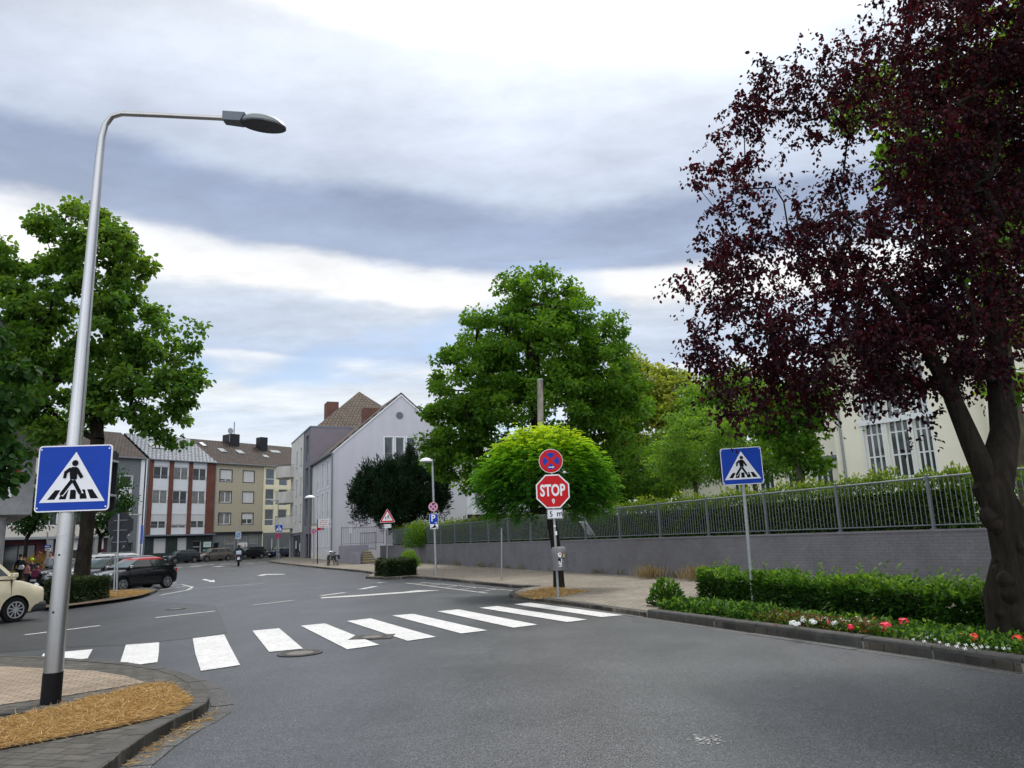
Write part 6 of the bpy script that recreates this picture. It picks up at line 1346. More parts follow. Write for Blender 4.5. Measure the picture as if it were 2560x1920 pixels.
kid = lambda cx, cz, s: [circle(.10 * s, 12, cx, cz + .62 * s), xf([(-.12, .0), (.12, .0), (.12, .5), (-.12, .5)], s, cx, cz), xf(bar((-.02, .42), (-.42, .22), .09), s, cx, cz), xf(bar((.05, .45), (.42, .25), .09), s, cx, cz), xf(bar((-.03, .05), (-.12, -.5), .12), s, cx, cz), xf(bar((.04, .05), (.42, -.38), .12), s, cx, cz)]
for i, p in enumerate(kid(a + .05, b_ - .01, .225)): mb.slab(p, -.018 - i * .0003, -.016, 2)
for i, p in enumerate(kid(a - .10, b_ - .06, .16)): mb.slab(p, -.018 - i * .0003, -.016, 2)
mb.build('warning_plate', [m_signw, m_signr, m_signk], t)
a, b_ = L2(969, 1315); mb = MB(); mb.slab(rrect(.43, .21, .02, a, b_), -.012, -.004, 0)
for q in (-1, 1): mb.slab(xf(bar((0, -.06), (0, .03), .02), 1, a + q * .165, b_), -.015, -.012, 1); mb.slab([(a + q * .165 - .03, b_ + .02), (a + q * .165 + .03, b_ + .02), (a + q * .165, b_ + .075)], -.015, -.012, 1)
text_into(mb, '150 m', a, b_, .065, -.015, -.012, 1, 1, .01); mb.build('distance_plate', [m_signw, m_signk], t)
# lamp with no-stopping disc near the house
t, c, z0, L2, ppm = post_thing('street_lamp', 'street lamp with white cap at the corner of the balcony house', 784, 1410, 1246, .055, 'street lamp', mat=surf('post_beige', (.30, .28, .25), .1, 5, .6))
a, b_ = L2(775, 1243); mb = MB(); mb.lathe([(.42, 0), (.38, .09), (.22, .18), (.03, .22)], 16, (a, .03, b_ - .05)); mb.build('lamp_cap', MATS['cap_white'], t, smooth=True); mb = MB(); mb.tube([(a + .3, .03, b_ + .05), (L2(786, 1246)[0], .03, b_ + .05)], .03, 6); mb.build('arm', m_pole, t)
t = thing('no_stopping_sign', 'faded round no-stopping sign with two small plates on the lamp by the balcony house', 'road sign', (c[0], c[1] - .1, z0), 0)
a, b_ = L2(785, 1328); ring_sign(t, .25, a, b_, -.0, None, m_pink, m_pink, m_navy)
for (py, w_, m_) in ((1312, .42, surf('plate_olive', (.25, .24, .17), .2, 9, .7)), (1318.5, .42, m_beige)): a, b_ = L2(786, py); mb = MB(); mb.box(a - w_ / 2, a + w_ / 2, -.02, 0, b_ - .10, b_ + .10); mb.build('small_plate', m_, t)
# direction finger boards
t, c, z0, L2, ppm = post_thing('direction_sign', 'post with white tourist direction boards in front of the gable house', 793, 1410.5, 1298, .04, 'direction sign', mat=m_dark, ptop=794)
for i, (py, x0, x1, m_) in enumerate(((1301.5, 797, 828, 0), (1306.5, 797, 828, 0), (1311.5, 797, 826, 1), (1316.5, 797, 828, 0))):
    a, b_ = L2(x0, py); a1, _ = L2(x1, py); mb = MB(); mb.box(a - .05, a1, -.03, .0, b_ - .085, b_ + .085, 0); [mb.box(a + .08 + q * .13, a + .08 + q * .13 + (.07, .11, .09)[(q + i) % 3], -.034, -.03, b_ - .03, b_ + .03, 1) for q in range(5)]; mb.box(a1 - .14, a1 - .05, -.033, -.03, b_ - .05, b_ + .05, 2); mb.build('finger_board', [m_signw, surf('board_red', (.45, .12, .10), .1, 5, .6), m_zinc], t)
a, b_ = L2(798, 1322.5); mb = MB(); mb.box(a - .08, a + .14, -.03, 0, b_ - .1, b_ + .1, 0); mb.box(a + .16, a + .42, -.03, 0, b_ - .1, b_ + .1, 1); mb.build('small_plate', [m_signr, m_zinc], t)
# thin white marker by the railing
t, c, z0, L2, ppm = post_thing('marker_post', 'thin post with a narrow white plate in front of the low wall railing', 877, 1404, 1318, .025, 'post')
a, b_ = L2(876.5, 1324.5); mb = MB(); mb.box(a - .1, a + .1, -.02, 0, b_ - .3, b_ + .3); mb.build('plate', m_signw, t)
# crossing sign further along with round sign
t, c, z0, L2, ppm = post_thing('crossing_sign', 'small far blue crossing sign above a round dark red sign at the street corner', 696.5, 1402.5, 1310, .04, 'road sign', ptop=697)
a, b_ = L2(697.5, 1321); zebra_sign(t, 18.3 / ppm, a, b_, -.02, .01); a, b_ = L2(696, 1340); ring_sign(t, 6.4 / ppm, a, b_, -.02, -.4, m_purp, m_purp, m_purp, cross=False)
# zone sign post before the ochre house
c = B.w(10.1, -3.2); Yc = c[1]; t = thing('zone_sign', 'light blue square end-of-zone sign in front of the ochre house', 'road sign', (c[0], c[1], zg(Yc) + .1), 0); pole(t, .035, 4.2)
z_ = at(552, 1342, Yc).z - zg(Yc); mb = MB(); mb.slab(rrect(.66, .85, .04, 0, z_), -.06, -.045, 0); mb.slab(rrect(.6, .78, .03, 0, z_), -.062, -.06, 1); mb.slab(circle(.24, 24, 0, z_ + .03), -.064, -.062, 2); mb.slab(circle(.17, 24, 0, z_ + .03), -.066, -.064, 1); mb.slab(xf(bar((-.3, -.34), (.27, .33), .05), 1, 0, z_), -.068, -.066, 2); mb.build('sign_plate', [m_signw, surf('faded_blue', (.25, .36, .52), .1, 6, .5), surf('slate_mark', (.06, .08, .12), .1, 6, .5)], t)
# slim lamps in front of the row
for (px, py, Y, lab) in ((340, 1298, 80, 'slim grey street lamp in front of the white strip of the grey house'), (692, 1262, 92, 'slim street lamp with flat head in front of the yellow house')):
    cpt = at(px, 1400, Y); t = thing('street_lamp', lab, 'street lamp', (cpt.x, Y, zg(Y)), 0); zt = at(px, py - 10, Y).z - zg(Y); pole(t, .06, zt); mb = MB(); mb.box(-.9, .25, -.12, .12, zt, zt + .12); mb.build('lamp_head', m_pole, t, bevel=.03)
cpt = at(342, 1400, 79); t = thing('banner', 'narrow blue vertical banner beside the slim lamp of the grey house', 'banner', (cpt.x + .35, 79, zg(79))); mb = MB(); mb.box(-.12, .12, -.02, .02, 2.3, 4.2); mb.build('cloth', m_signb, t); pole(t, .025, 4.3)
# backs of the stop sign and round sign on the left island
for (px, py, tp, kind, lab) in ((291, 1487, 1285, 'oct', 'black back of an octagonal stop sign on the left island'), (284, 1480, 1380, 'rnd', 'black back of a round sign on the shorter left island post')):
    t, c, z0, L2, ppm = post_thing('sign_back', lab, px, py, tp, .035, 'road sign', ptop=px + (5 if kind == 'oct' else 4))
    if kind == 'oct':
        a, b_ = L2(299.5, 1313); s_ = 33 / ppm; mb = MB(); mb.slab(xf(oc(s_), 1, a, b_), .06, .075); mb.build('octagon_plate', m_dark, t); mb = MB(); [mb.box(a - .28, a + .28, .04, .06, b_ + q - .012, b_ + q + .012) for q in (-.2, .2)]; mb.build('brackets', m_galv, t)
        a, b_ = L2(297, 1358); mb = MB(); mb.slab(circle(21 / ppm, 26, a, b_), .062, .074); mb.build('round_plate', m_dark, t); mb = MB(); mb.box(a - .3, a + .3, .045, .062, b_ - .012 + .05, b_ + .012 + .05); mb.slab([(a + .12, b_ - .22), (a + .24, b_ - .13), (a + .17, b_ - .08)], .05, .058); mb.build('bracket', m_galv, t)
# one-way sign
t, c, z0, L2, ppm = post_thing('one_way_sign', 'small blue one-way arrow sign pointing left with a white plate below', 118, 1452, 1330, .05, 'road sign')
a, b_ = L2(120.5, 1366); mb = MB(); mb.slab(rrect(.44, .17, .02, a, b_), -.07, -.05, 0); mb.slab([(a - .17, b_), (a - .08, b_ + .06), (a - .08, b_ + .025), (a + .14, b_ + .025), (a + .14, b_ - .025), (a - .08, b_ - .025), (a - .08, b_ - .06)], -.075, -.07, 1); mb.build('arrow_plate', [m_signb, m_signw], t); a, b_ = L2(121, 1373.5); mb = MB(); mb.slab(rrect(.36, .12, .01, a, b_), -.07, -.05, 0); mb.box(a - .12, a + .12, -.073, -.07, b_ - .02, b_ + .02, 1); mb.build('white_plate', [m_signw, m_signk], t)

# weathered wooden pole in front of the big tree
cp = at(1352, 1300, 38.6); zt = at(1350, 948, 38.6).z; t = thing('wooden_pole', 'weathered grey wooden pole standing in front of the big green tree', 'pole', (cp.x, 38.6, 1.3)); mb = MB(); mb.tube([(0, 0, -.1), (at(1350, 948, 38.6).x - cp.x + .0, 0, zt - 1.3)], [.19, .155], 14); mb.build('shaft', bark('pole_wood', (.30, .27, .24), 5, .4), t, smooth=True)
mb = MB(); mb.lathe([(.165, -.03), (.165, .03)], 14, (at(1350, 948, 38.6).x - cp.x, 0, zt - 1.33)); mb.build('cap', m_pole, t)
# white garden lounger seen through the fence
gp = at(1490, 1345, 33.6); t = thing('garden_lounger', 'white slatted garden lounger behind the fence right of the litter bin', 'lounger', (gp.x, 33.6, 1.32), R(25))
mb = MB(); [mb.box(x, x + .06, -.3, .3, .34, .37) for x in np.arange(-.2, .9, .09)]; mb.build('seat', m_signw, t)
mb = MB()
for i in range(8): f_ = i / 7; x = -.22 - .38 * f_; z = .38 + .55 * f_; mb.add([(x, -.3, z), (x, .3, z), (x - .04, .3, z + .05), (x - .04, -.3, z + .05), (x + .02, -.3, z + .012), (x + .02, .3, z + .012), (x - .02, .3, z + .062), (x - .02, -.3, z + .062)], [(0, 1, 2, 3), (4, 7, 6, 5), (0, 4, 5, 1), (1, 5, 6, 2), (2, 6, 7, 3), (3, 7, 4, 0)])
mb.build('backrest', m_signw, t)
for x in (-.15, .85):
    for y in (-.27, .27): mb = MB(); mb.box(x - .025, x + .025, y - .025, y + .025, 0, .34); mb.build('leg', m_signw, t)

# ------------------------------------------------------------------ cars
def paint(name, c, metal=.3): return surf(name, c, .05, 4, .22, metal, 0, .25, .7)
def apply_bool(o, cutters):
    for c in cutters:
        m = o.modifiers.new('b', 'BOOLEAN'); m.operation = 'DIFFERENCE'; m.solver = 'EXACT'; m.object = c
    bpy.context.view_layer.update(); dg = bpy.context.evaluated_depsgraph_get(); me = bpy.data.meshes.new_from_object(o.evaluated_get(dg)); o.modifiers.clear(); o.data = me
    for c in cutters: bpy.data.objects.remove(c)
def car(label, loc, rot, paintm, Lc=4.2, W=1.75, Hc=1.48, nose=.66, hood=.92, belt=.98, wb=2.55, foh=.8, wr=.31, ws=(.24, .40), rs=(.86, .97), tail=.95, roofm=None, lower=None, rails=False, doors=2, name='parked_car', rim=m_rim, group=None):
    """x forward from rear bumper (0) to front (Lc), centred; ws=(windscreen base, roof front) from the front as fractions, rs=(roof rear, rear glass base)"""
    t = thing(name, label, 'car', loc, rot, group); X = lambda f: Lc / 2 - f * Lc; hw = W / 2
    st = [(0.0, .30, nose * .82, .72), (.012, .24, nose, .84), (.05, .20, nose + .05, .93), (.12, .19, nose + .15, .97), (ws[0] * .8, .19, hood - .02, .99), (ws[0] + .02, .19, hood + .02, 1.0), (.5, .19, belt, 1.0), (.75, .19, belt + .02, 1.0), (.90, .20, belt + .02, .98), (.965, .22, tail, .95), (.992, .27, tail - .1, .90), (1.0, .36, tail - .28, .84)]
    sec = lambda zb, zt, w_: [(0, zb), (.80 * w_, zb), (.94 * w_, zb + .06), (.985 * w_, zb + .20), (w_, zb + (zt - zb) * .55), (.985 * w_, zb + (zt - zb) * .80), (.93 * w_, zt - .035), (.84 * w_, zt), (.45 * w_, zt + .018), (0, zt + .025)]
    mb = MB(); rings = []
    for f, zb, zt, w_ in st:
        s = sec(zb, zt, w_ * hw); ring = [(X(f), y, z) for y, z in s] + [(X(f), -y, z) for y, z in s[-2:0:-1]]; rings.append(ring)
    n = len(rings[0]); mb.add([v for r in rings for v in r], [(i * n + k, i * n + (k + 1) % n, (i + 1) * n + (k + 1) % n, (i + 1) * n + k) for i in range(len(rings) - 1) for k in range(n)] + [tuple(range(n)), tuple(range((len(rings) - 1) * n, len(rings) * n))])
    body = mb.build('body', [paintm, m_dark], t)
    xf_ = Lc / 2 - foh; xr_ = xf_ - wb; cut = []
    for xx in (xf_, xr_):
        for sgn_ in (-1, 1):
            c_ = MB(); c_.lathe([(wr + .055, -.14), (wr + .055, .2)], 24, (xx, sgn_ * hw, wr + .01), 'y', 0); cc_ = c_.build('cut', m_dark, t); cut.append(cc_)
    apply_bool(body, cut); body.data.shade_smooth()
    try: body.data.set_sharp_from_angle(angle=R(38))
    except Exception: pass
    # cabin
    lv = [(belt - .04, ws[0], rs[1], .93), (belt + .05, ws[0] + .015, rs[1] - .005, .92), (Hc - .12, ws[1] - .018, rs[0] + .02, .76), (Hc - .05, ws[1] + .01, rs[0], .72), (Hc, ws[1] + .08, rs[0] - .06, .58)]
    fr = [0, .05, .46, .51, .86, 1.0] if doors == 2 else [0, .04, .34, .375, .66, .70, .93, 1.0]
    gl_seg = [1, 3] if doors == 2 else [1, 3, 5]; ywf = [-1, -.90, 0, .90, 1]
    R_ = []
    for (z, f0, f1, w_) in lv:
        side = [(X(f0 + (f1 - f0) * q), w_ * hw, z) for q in fr]
        # curved front and rear
        frontc = [(X(f0) + .05 * (1 - abs(y)) * 1.5, y * w_ * hw, z) for y in ywf[1:-1]]; rearc = [(X(f1) - .04 * (1 - abs(y)), -y * w_ * hw, z) for y in ywf[1:-1]]
        R_.append(side + rearc + [(x, -y, z) for x, y, z in side[::-1]] + frontc)
    m_ = len(R_[0]); ns = len(fr); cab = MB(); scr = MB(); rear = MB(); sg = []
    def quad(i, k): k2 = (k + 1) % m_; return [R_[i][k], R_[i][k2], R_[i + 1][k2], R_[i + 1][k]]
    for i in range(4):
        for k in range(m_):
            q = quad(i, k); dest = cab
            if i == 1:
                if k < ns - 1 and k in gl_seg: g = MB(); g.add(q, [(0, 1, 2, 3)]); sg.append(g); continue
                kr_ = k - (2 * ns - 1 + 3 - 0)
                if ns - 1 + 1 <= k <= ns - 1 + 2: rear.add(q, [(0, 1, 2, 3)]); continue
                k3 = k - (ns + 3)
                if 0 <= k3 < ns - 1 and (ns - 2 - k3) in gl_seg: g = MB(); g.add(q, [(0, 1, 2, 3)]); sg.append(g); continue
                if 2 * ns + 3 <= k <= 2 * ns + 4: scr.add(q, [(0, 1, 2, 3)]); continue
            cab.add(q, [(0, 1, 2, 3)])
    cab.add(R_[4], [tuple(range(m_))], 1)
    for i_ in range(len(cab.f)): 
        if all(cab.v[j][2] > Hc - .13 for j in cab.f[i_]): cab.m[i_] = 1
    c_ = cab.build('cabin', [paintm, roofm or paintm], t, smooth=False); 
    scr.build('windscreen', m_cglass_l, t); rear.build('rear_window', m_cglass, t)
    for g in sg: g.build('side_window', m_cglass, t)
    for xx in (xf_, xr_):
        for sgn_ in (-1, 1):
            w_ = MB(); yo = sgn_ * (hw - .01); w_.lathe([(wr * .66, -.1), (wr * .96, -.1), (wr, -.07), (wr, .07), (wr * .96, .1), (wr * .66, .1)], 28, (xx, yo - sgn_ * .1, wr), 'y', 0, True); tw__ = w_.build('wheel', m_tyre, t, smooth=True)
            r_ = MB(); yy_ = yo + sgn_ * .008; r_.lathe([(wr * .68, -.012), (wr * .68, .012), (wr * .60, .012), (wr * .60, -.012)], 28, (xx, yy_, wr), 'y', 0, True); r_.lathe([(wr * .16, -.012), (wr * .13, .012)], 12, (xx, yy_, wr), 'y')
            for k in range(5 if rim is m_rim else 10):
                a = k * 2 * math.pi / (5 if rim is m_rim else 10) + .3; ca, sa = math.cos(a), math.sin(a)
                for off in ((-.045, -.015), (.045, .015)) if rim is m_rim else ((0, 0),):
                    p = [(ca * wr * .12 - sa * off[1], sa * wr * .12 + ca * off[1]), (ca * wr * .62 - sa * off[0], sa * wr * .62 + ca * off[0])]; b2 = bar(p[0], p[1], .028 if rim is m_rim else .030)
                    r_.slab([(xx + x, wr + z) for x, z in b2], min(yy_, yy_ + sgn_ * .01), max(yy_, yy_ + sgn_ * .01))
            r_.build('rim', rim, tw__); r_ = MB(); r_.lathe([(wr * .6, -.003), (wr * .6, .003)], 24, (xx, yy_ - sgn_ * .03, wr), 'y'); r_.build('brake_disc', m_dark, tw__)
    for sgn_ in (-1, 1):
        g = MB(); g.lathe([(.02, -.05), (.085, -.02), (.10, .02), (.07, .07)], 14, (X(.055), sgn_ * hw * .72, nose + .02), 'x'); g.build('headlight', m_lamp, t, smooth=True)
        g = MB(); g.box(X(.985) - .03, X(.985) + .05, min(sgn_ * hw * .70, sgn_ * hw * .90), max(sgn_ * hw * .70, sgn_ * hw * .90), tail - .28, tail - .02); g.build('tail_light', m_tail, t, bevel=.02)
        g = MB(); g.box(X(ws[0] + .035) - .05, X(ws[0] + .035) + .09, min(sgn_ * (hw - .01), sgn_ * (hw + .16)), max(sgn_ * (hw - .01), sgn_ * (hw + .16)), belt + .0, belt + .13); g.build('wing_mirror', roofm and m_chrome or paintm, t, bevel=.03)
        for fx in ([.58] if doors == 2 else [.50, .70]): g = MB(); g.box(X(fx) - .09, X(fx) + .09, min(sgn_ * hw * .985, sgn_ * (hw + .02)), max(sgn_ * hw * .985, sgn_ * (hw + .02)), belt - .14, belt - .11); g.build('door_handle', m_chrome if roofm else paintm, t)
        g = MB(); 
        for fx in ([ws[0] + .03, .62] if doors == 2 else [ws[0] + .03, .54, .76]): g.box(X(fx) - .004, X(fx) + .004, min(sgn_ * (hw * .9), sgn_ * (hw + .0015)), max(sgn_ * (hw * .9), sgn_ * (hw + .0015)), .42, belt - .08)
        g.build('door_gap', m_dark, t)
    g = MB(); g.box(X(0) - .02, X(0) + .022, -.26, .26, .40, .51); g.build('number_plate', m_signw, t); g = MB(); g.box(X(1) - .02, X(1) + .02, -.26, .26, .50, .61); g.build('number_plate', m_signw, t)
    g = MB(); g.box(X(.0) - .05, X(.0) + .014, -hw * .6, hw * .6, .22, .36); g.box(X(.0) - .05, X(.0) + .012, -hw * .45, hw * .45, nose - .13, nose - .07); g.build('grille', m_plast, t, bevel=.01)
    if lower:
        g = MB(); 
        for (f0, f1) in ((0, .10),): g.box(X(f1), X(f0) + .03, -hw * .93, hw * .93, .22, .50)
        g.build('bumper', lower, t, bevel=.08)
    if rails:
        for sgn_ in (-1, 1): g = MB(); g.tube([(X(ws[1] + .03), sgn_ * hw * .66, Hc - .02), (X(ws[1] + .08), sgn_ * hw * .66, Hc + .06), (X(rs[0] - .06), sgn_ * hw * .66, Hc + .05), (X(rs[0]), sgn_ * hw * .66, Hc - .02)], .02, 6); g.build('roof_rail', m_chrome, t)
    return t
def rotf(h): return math.atan2(h[1], h[0])
# cream van-like taxi at the left edge: front wheel at the photographed place
fw = G(34, 1556); hx = (Vector(G(*zA(1490, 353))) - Vector(G(*zA(170, 520)))).normalized(); hx = Vector((hx.x, hx.y + .02)).normalized(); Lc = 4.4; foh = .86
ctr = Vector(fw) - hx * (Lc / 2 - foh) + Vector((-hx.y, hx.x)) * .86
car('cream taxi with dark front bumper coming in at the left edge', (ctr.x, ctr.y, 0), rotf(hx), paint('paint_cream', (.62, .55, .38), .1), Lc, 1.8, 1.82, .88, 1.10, 1.18, 2.7, .86, .325, (.20, .34), (.95, .99), 1.2, None, m_plast, False, 4, 'taxi', surf('rim_silver', (.5, .5, .5), .05, 9, .35, .7))
# little black car with red roof
f1 = Vector(G(307, 1480)); r1 = Vector(G(418, 1468)); hd = Vector((-.48, -.877)).normalized(); Lc = 3.55
ctr = f1 - hd * (Lc / 2 - .68) + Vector((-hd.y, hd.x)) * -.8
car('small black car with red folding roof parked behind the left island', (ctr.x, ctr.y, zg(ctr.y)), rotf(hd), paint('paint_black', (.006, .006, .008), .0), 3.55, 1.63, 1.49, .74, .96, 1.02, 2.3, .66, .31, (.24, .42), (.76, .97), .95, paint('roof_red', (.35, .01, .015), 0), None, False, 2)
c1 = ctr; pd = Vector((-.877, .48))
for k_, (dd, fwd, lab, pm, L_, H_, rails) in enumerate(((2.75, .7, 'dark grey estate car parked beyond the small black car', paint('paint_darkgrey', (.05, .055, .065), .5), 4.6, 1.55, False), (5.5, 1.6, 'white car with silver roof rails, third in the row by the island', paint('paint_white', (.55, .56, .57), .2), 4.6, 1.68, True), (8.4, 2.2, 'black car at the far end of the row beside the tree trunk', paint('paint_black2', (.02, .02, .024), .3), 4.4, 1.5, False))):
    c_ = c1 + pd * dd - hd * fwd; car(lab, (c_.x, c_.y, zg(c_.y)), rotf(hd), pm, L_, 1.82, H_, .78, .98, 1.02, 2.75, .88, .33, (.25, .38), (.90, .98), 1.0, None, None, rails, 4)
# cars along the far houses
for (x0, x1, lab, pm, L_, H_, d_) in ((110, 530, 'dark grey hatchback parked before the brick-piered house', paint('paint_slate', (.035, .045, .05), .4), 4.2, 1.46, 4), (545, 1090, 'bronze-grey estate car parked between the brick and ochre houses', paint('paint_bronze', (.20, .175, .155), .6), 4.6, 1.5, 4), (1150, 1580, 'black hatchback parked beyond the motorcycle', paint('paint_black3', (.014, .016, .018), .3), 4.1, 1.5, 2), (1675, 2090, 'dark blue car partly hidden by the balcony house corner', paint('paint_blue', (.010, .016, .05), .4), 4.4, 1.45, 4)):
    zz = zoom(400, 1320, 6.144); u0 = B.hit(zz(x0, 520), -5.2)[0]; u1 = B.hit(zz(x1, 480), -5.2)[0]; L_ = min(max(u1 - u0, 3.8), 4.8); c_ = B.w((u0 + u1) / 2, -5.2); a_ = B.rot + math.pi
    car(lab, (c_[0], c_[1], zg(c_[1])), a_, pm, L_, 1.78, H_, .74, .95, 1.0, L_ * .60, L_ * .195, .32, (.24, .38), (.86, .97), 1.0, None, None, False, d_)

# ------------------------------------------------------------------ bicycles, motorcycle, people
def bicycle(label, loc, rot, lean_, group=None):
    t = thing('bicycle', label, 'bicycle', loc, rot, group); t.rotation_euler = (lean_, 0, rot); r = .34
    for x in (-.52, .52):
        mb = MB(); n = 28; pts = [(x + r * math.cos(2 * math.pi * k / n), 0, r + r * math.sin(2 * math.pi * k / n)) for k in range(n + 1)]; mb.tube(pts, .022, 6); w_ = mb.build('wheel', m_tyre, t, smooth=True)
        mb = MB(); [mb.tube([(x, 0, r), (x + r * .96 * math.cos(a), 0, r + r * .96 * math.sin(a))], .003, 3) for a in np.linspace(0, 6.28, 15)[:-1]]; mb.build('spokes', m_galv, w_)
        mb = MB(); mb.tube([(x + (r + .04) * math.cos(a), 0, r + (r + .04) * math.sin(a)) for a in np.linspace(.3, 2.9, 12)], .026, 6); mb.build('mudguard', m_galv, t, smooth=True)
    mb = MB(); bb = (0, 0, .3); st = (-.16, 0, .78); hd_ = (.36, 0, .82); mb.tube([bb, st], .017, 8); mb.tube([bb, (.38, 0, .68)], .018, 8); mb.tube([(-.13, 0, .70), hd_], .017, 8); mb.tube([(-.52, 0, .34), bb], .011, 6); mb.tube([(-.52, 0, .34), (-.14, 0, .70)], .010, 6); mb.tube([hd_, (.41, 0, .64), (.52, 0, .34)], .014, 6); mb.build('frame', m_dark, t, smooth=True)
    mb = MB(); mb.tube([(.22, -.30, 1.02), (.33, -.16, 1.05), (.36, 0, 1.0), (.33, .16, 1.05), (.22, .30, 1.02)], .013, 6); mb.tube([(.36, 0, .8), (.36, 0, 1.02)], .012, 6); mb.build('handlebar', m_chrome, t, smooth=True)
    mb = MB(); mb.slab([(-.30, .90), (-.04, .93), (-.04, .96), (-.28, .97)], -.06, .06); mb.tube([st, (-.18, 0, .92)], .012, 6); mb.build('saddle', m_plast, t, bevel=.015)
    mb = MB(); mb.box(-.72, -.36, -.07, .07, .74, .77); mb.box(-.75, -.40, -.2, -.09, .42, .74); mb.box(-.75, -.40, .09, .2, .42, .74); mb.build('pannier', m_plast, t, bevel=.02)
    mb = MB(); mb.lathe([(.08, -.01), (.08, .01)], 14, (0, .03, .3), 'y'); mb.tube([(0, -.1, .3), (.12, -.1, .22)], .01, 5); mb.build('pedals', m_galv, t)
bp = G(820, 1414, .1); bz = .1 + zg(bp[1])
hdg = math.atan2(bp[1], bp[0]) + .1
bicycle('black bicycle leaning left, parked end-on before the gable house', (bp[0], bp[1], bz), hdg, R(8)); bp2 = (bp[0] + .55, bp[1] + .15)
bicycle('black bicycle leaning right, parked beside its twin before the gable house', (bp2[0], bp2[1], bz), hdg + .1, R(-8))

def skin(name, joints, edges, mat, parent, root=0, sub=2):
    me = bpy.data.meshes.new(name); me.from_pydata([j[:3] for j in joints], edges, []); o = bpy.data.objects.new(name, me); COL.objects.link(o); o.parent = parent
    m = o.modifiers.new('s', 'SKIN'); m.use_smooth_shade = True; sv = me.skin_vertices[0].data if me.skin_vertices else None
    if sv is None:
        bm = bmesh.new(); bm.from_mesh(me); bm.verts.layers.skin.verify(); bm.to_mesh(me); bm.free(); sv = me.skin_vertices[0].data
    for i, j in enumerate(joints):
        r = j[3]; sv[i].radius = (r, j[4] if len(j) > 4 else r); sv[i].use_root = (i == root)
    s = o.modifiers.new('u', 'SUBSURF'); s.levels = s.render_levels = sub
    bpy.context.view_layer.update(); dg = bpy.context.evaluated_depsgraph_get(); nm = bpy.data.meshes.new_from_object(o.evaluated_get(dg)); o.modifiers.clear(); o.data = nm; nm.materials.clear(); nm.materials.append(mat); nm.shade_smooth(); return o
def person(label, loc, rot, h=1.75, shirt=None, legs=None, hair=None, shoes=m_plast, stride=.18, armout=.05, bag=None, longsl=False, shorts=False, hat=None, skinm=m_skin, group=None):
    t = thing('person', label, 'person', loc, rot, group); k = h / 1.75
    J = [(0, 0, .95, .115, .15), (0, 0, 1.12, .10, .135), (0, .0, 1.32, .105, .165), (0, 0, 1.44, .07, .10), (0, 0, 1.52, .048), (0, -.012, 1.60, .075, .068), (0, -.012, 1.68, .083, .075), (0, 0, 1.735, .06),  # 0-7
         (.09, 0, .90, .085), (.10, -stride * .45, .50, .058), (.10, -stride * .5 + .03, .09, .038), (.10, -stride * .5 - .12, .04, .032),  # 8-11 leg
         (-.09, 0, .90, .085), (-.10, stride * .3, .50, .058), (-.10, stride + .03, .10, .038), (-.10, stride - .10, .04, .032),
         (.18, 0, 1.40, .055), (.22 + armout, .03, 1.14, .040), (.24 + armout, -.04, .90, .028), (.24 + armout, -.06, .82, .026),
         (-.18, 0, 1.40, .055), (-.22 - armout, -.03, 1.14, .040), (-.24 - armout, -.09, .91, .028), (-.24 - armout, -.11, .83, .026),
         (0, -.095, 1.655, .014), (.26 + armout, -.09, .79, .009), (-.26 - armout, -.14, .80, .009)]
    E_ = [(0, 1), (1, 2), (2, 3), (3, 4), (4, 5), (5, 6), (6, 7), (0, 8), (8, 9), (9, 10), (10, 11), (0, 12), (12, 13), (13, 14), (14, 15), (3, 16), (16, 17), (17, 18), (18, 19), (3, 20), (20, 21), (21, 22), (22, 23), (6, 24), (19, 25), (23, 26)]
    S = lambda j, g=0: tuple([j[0] * k, j[1] * k, j[2] * k] + [(q + g) * k for q in j[3:]])
    skin('body', [S(j) for j in J], E_, skinm, t)
    sub_ = lambda ids, edges, g: ([S(J[i], g) for i in ids], edges)
    if shirt:
        ids = [1, 2, 3, 16, 17, 20, 21, 0] + ([18, 22] if longsl else []); m_ = {i: n for n, i in enumerate(ids)}; ed = [(0, 1), (1, 2), (7, 0), (2, 3), (3, 4), (2, 5), (5, 6)] + ([(4, 8), (6, 9)] if longsl else [])
        js, _ = sub_(ids, ed, .018); skin('shirt', js, ed, shirt, t, 1)
    if legs:
        ids = [0, 8, 9, 12, 13] + ([] if shorts else [10, 14]); js, _ = sub_(ids, None, .022); ed = [(0, 1), (1, 2), (0, 3), (3, 4)] + ([] if shorts else [(2, 5), (4, 6)])
        if shorts: js[2] = tuple(Vector(js[1][:3]).lerp(Vector(js[2][:3]), .62)) + (.085 * k,); js[4] = tuple(Vector(js[3][:3]).lerp(Vector(js[4][:3]), .62)) + (.085 * k,)
        skin('trousers' if not shorts else 'shorts', js, ed, legs, t, 0)
    if hair: mb = MB(); mb.lathe([(.03, .10), (.075, .085), (.098, .03), (.09, -.03), (.05, -.06)], 14, (0, .018 * k, 1.69 * k)); mb.build('hair', hair, t, smooth=True)
    if hat: mb = MB(); mb.lathe([(.02, .12), (.07, .11), (.11, .05), (.115, -.01), (.105, -.03)], 16, (0, 0, 1.70 * k)); mb.build('cap', hat, t, smooth=True)
    for i in (11, 15): a = Vector(J[i][:3]) * k; b_ = Vector(J[i - 1][:3]) * k; o = skin('shoe', [(b_.x, b_.y, .055 * k, .05 * k), (a.x, a.y, .045 * k, .046 * k)], [(0, 1)], shoes, t, 0, 1)
    return t
m_hair_d = surf('hair_dark', (.02, .015, .012), .2, 20, .7); m_hair_b = surf('hair_brown', (.10, .05, .03), .2, 20, .7)
cl = lambda n, c: surf('cloth_' + n, c, .12, 14, .85)
def pl_at(px, Y): return (at(px, 1450, Y).x, Y, zg(Y) + .1)
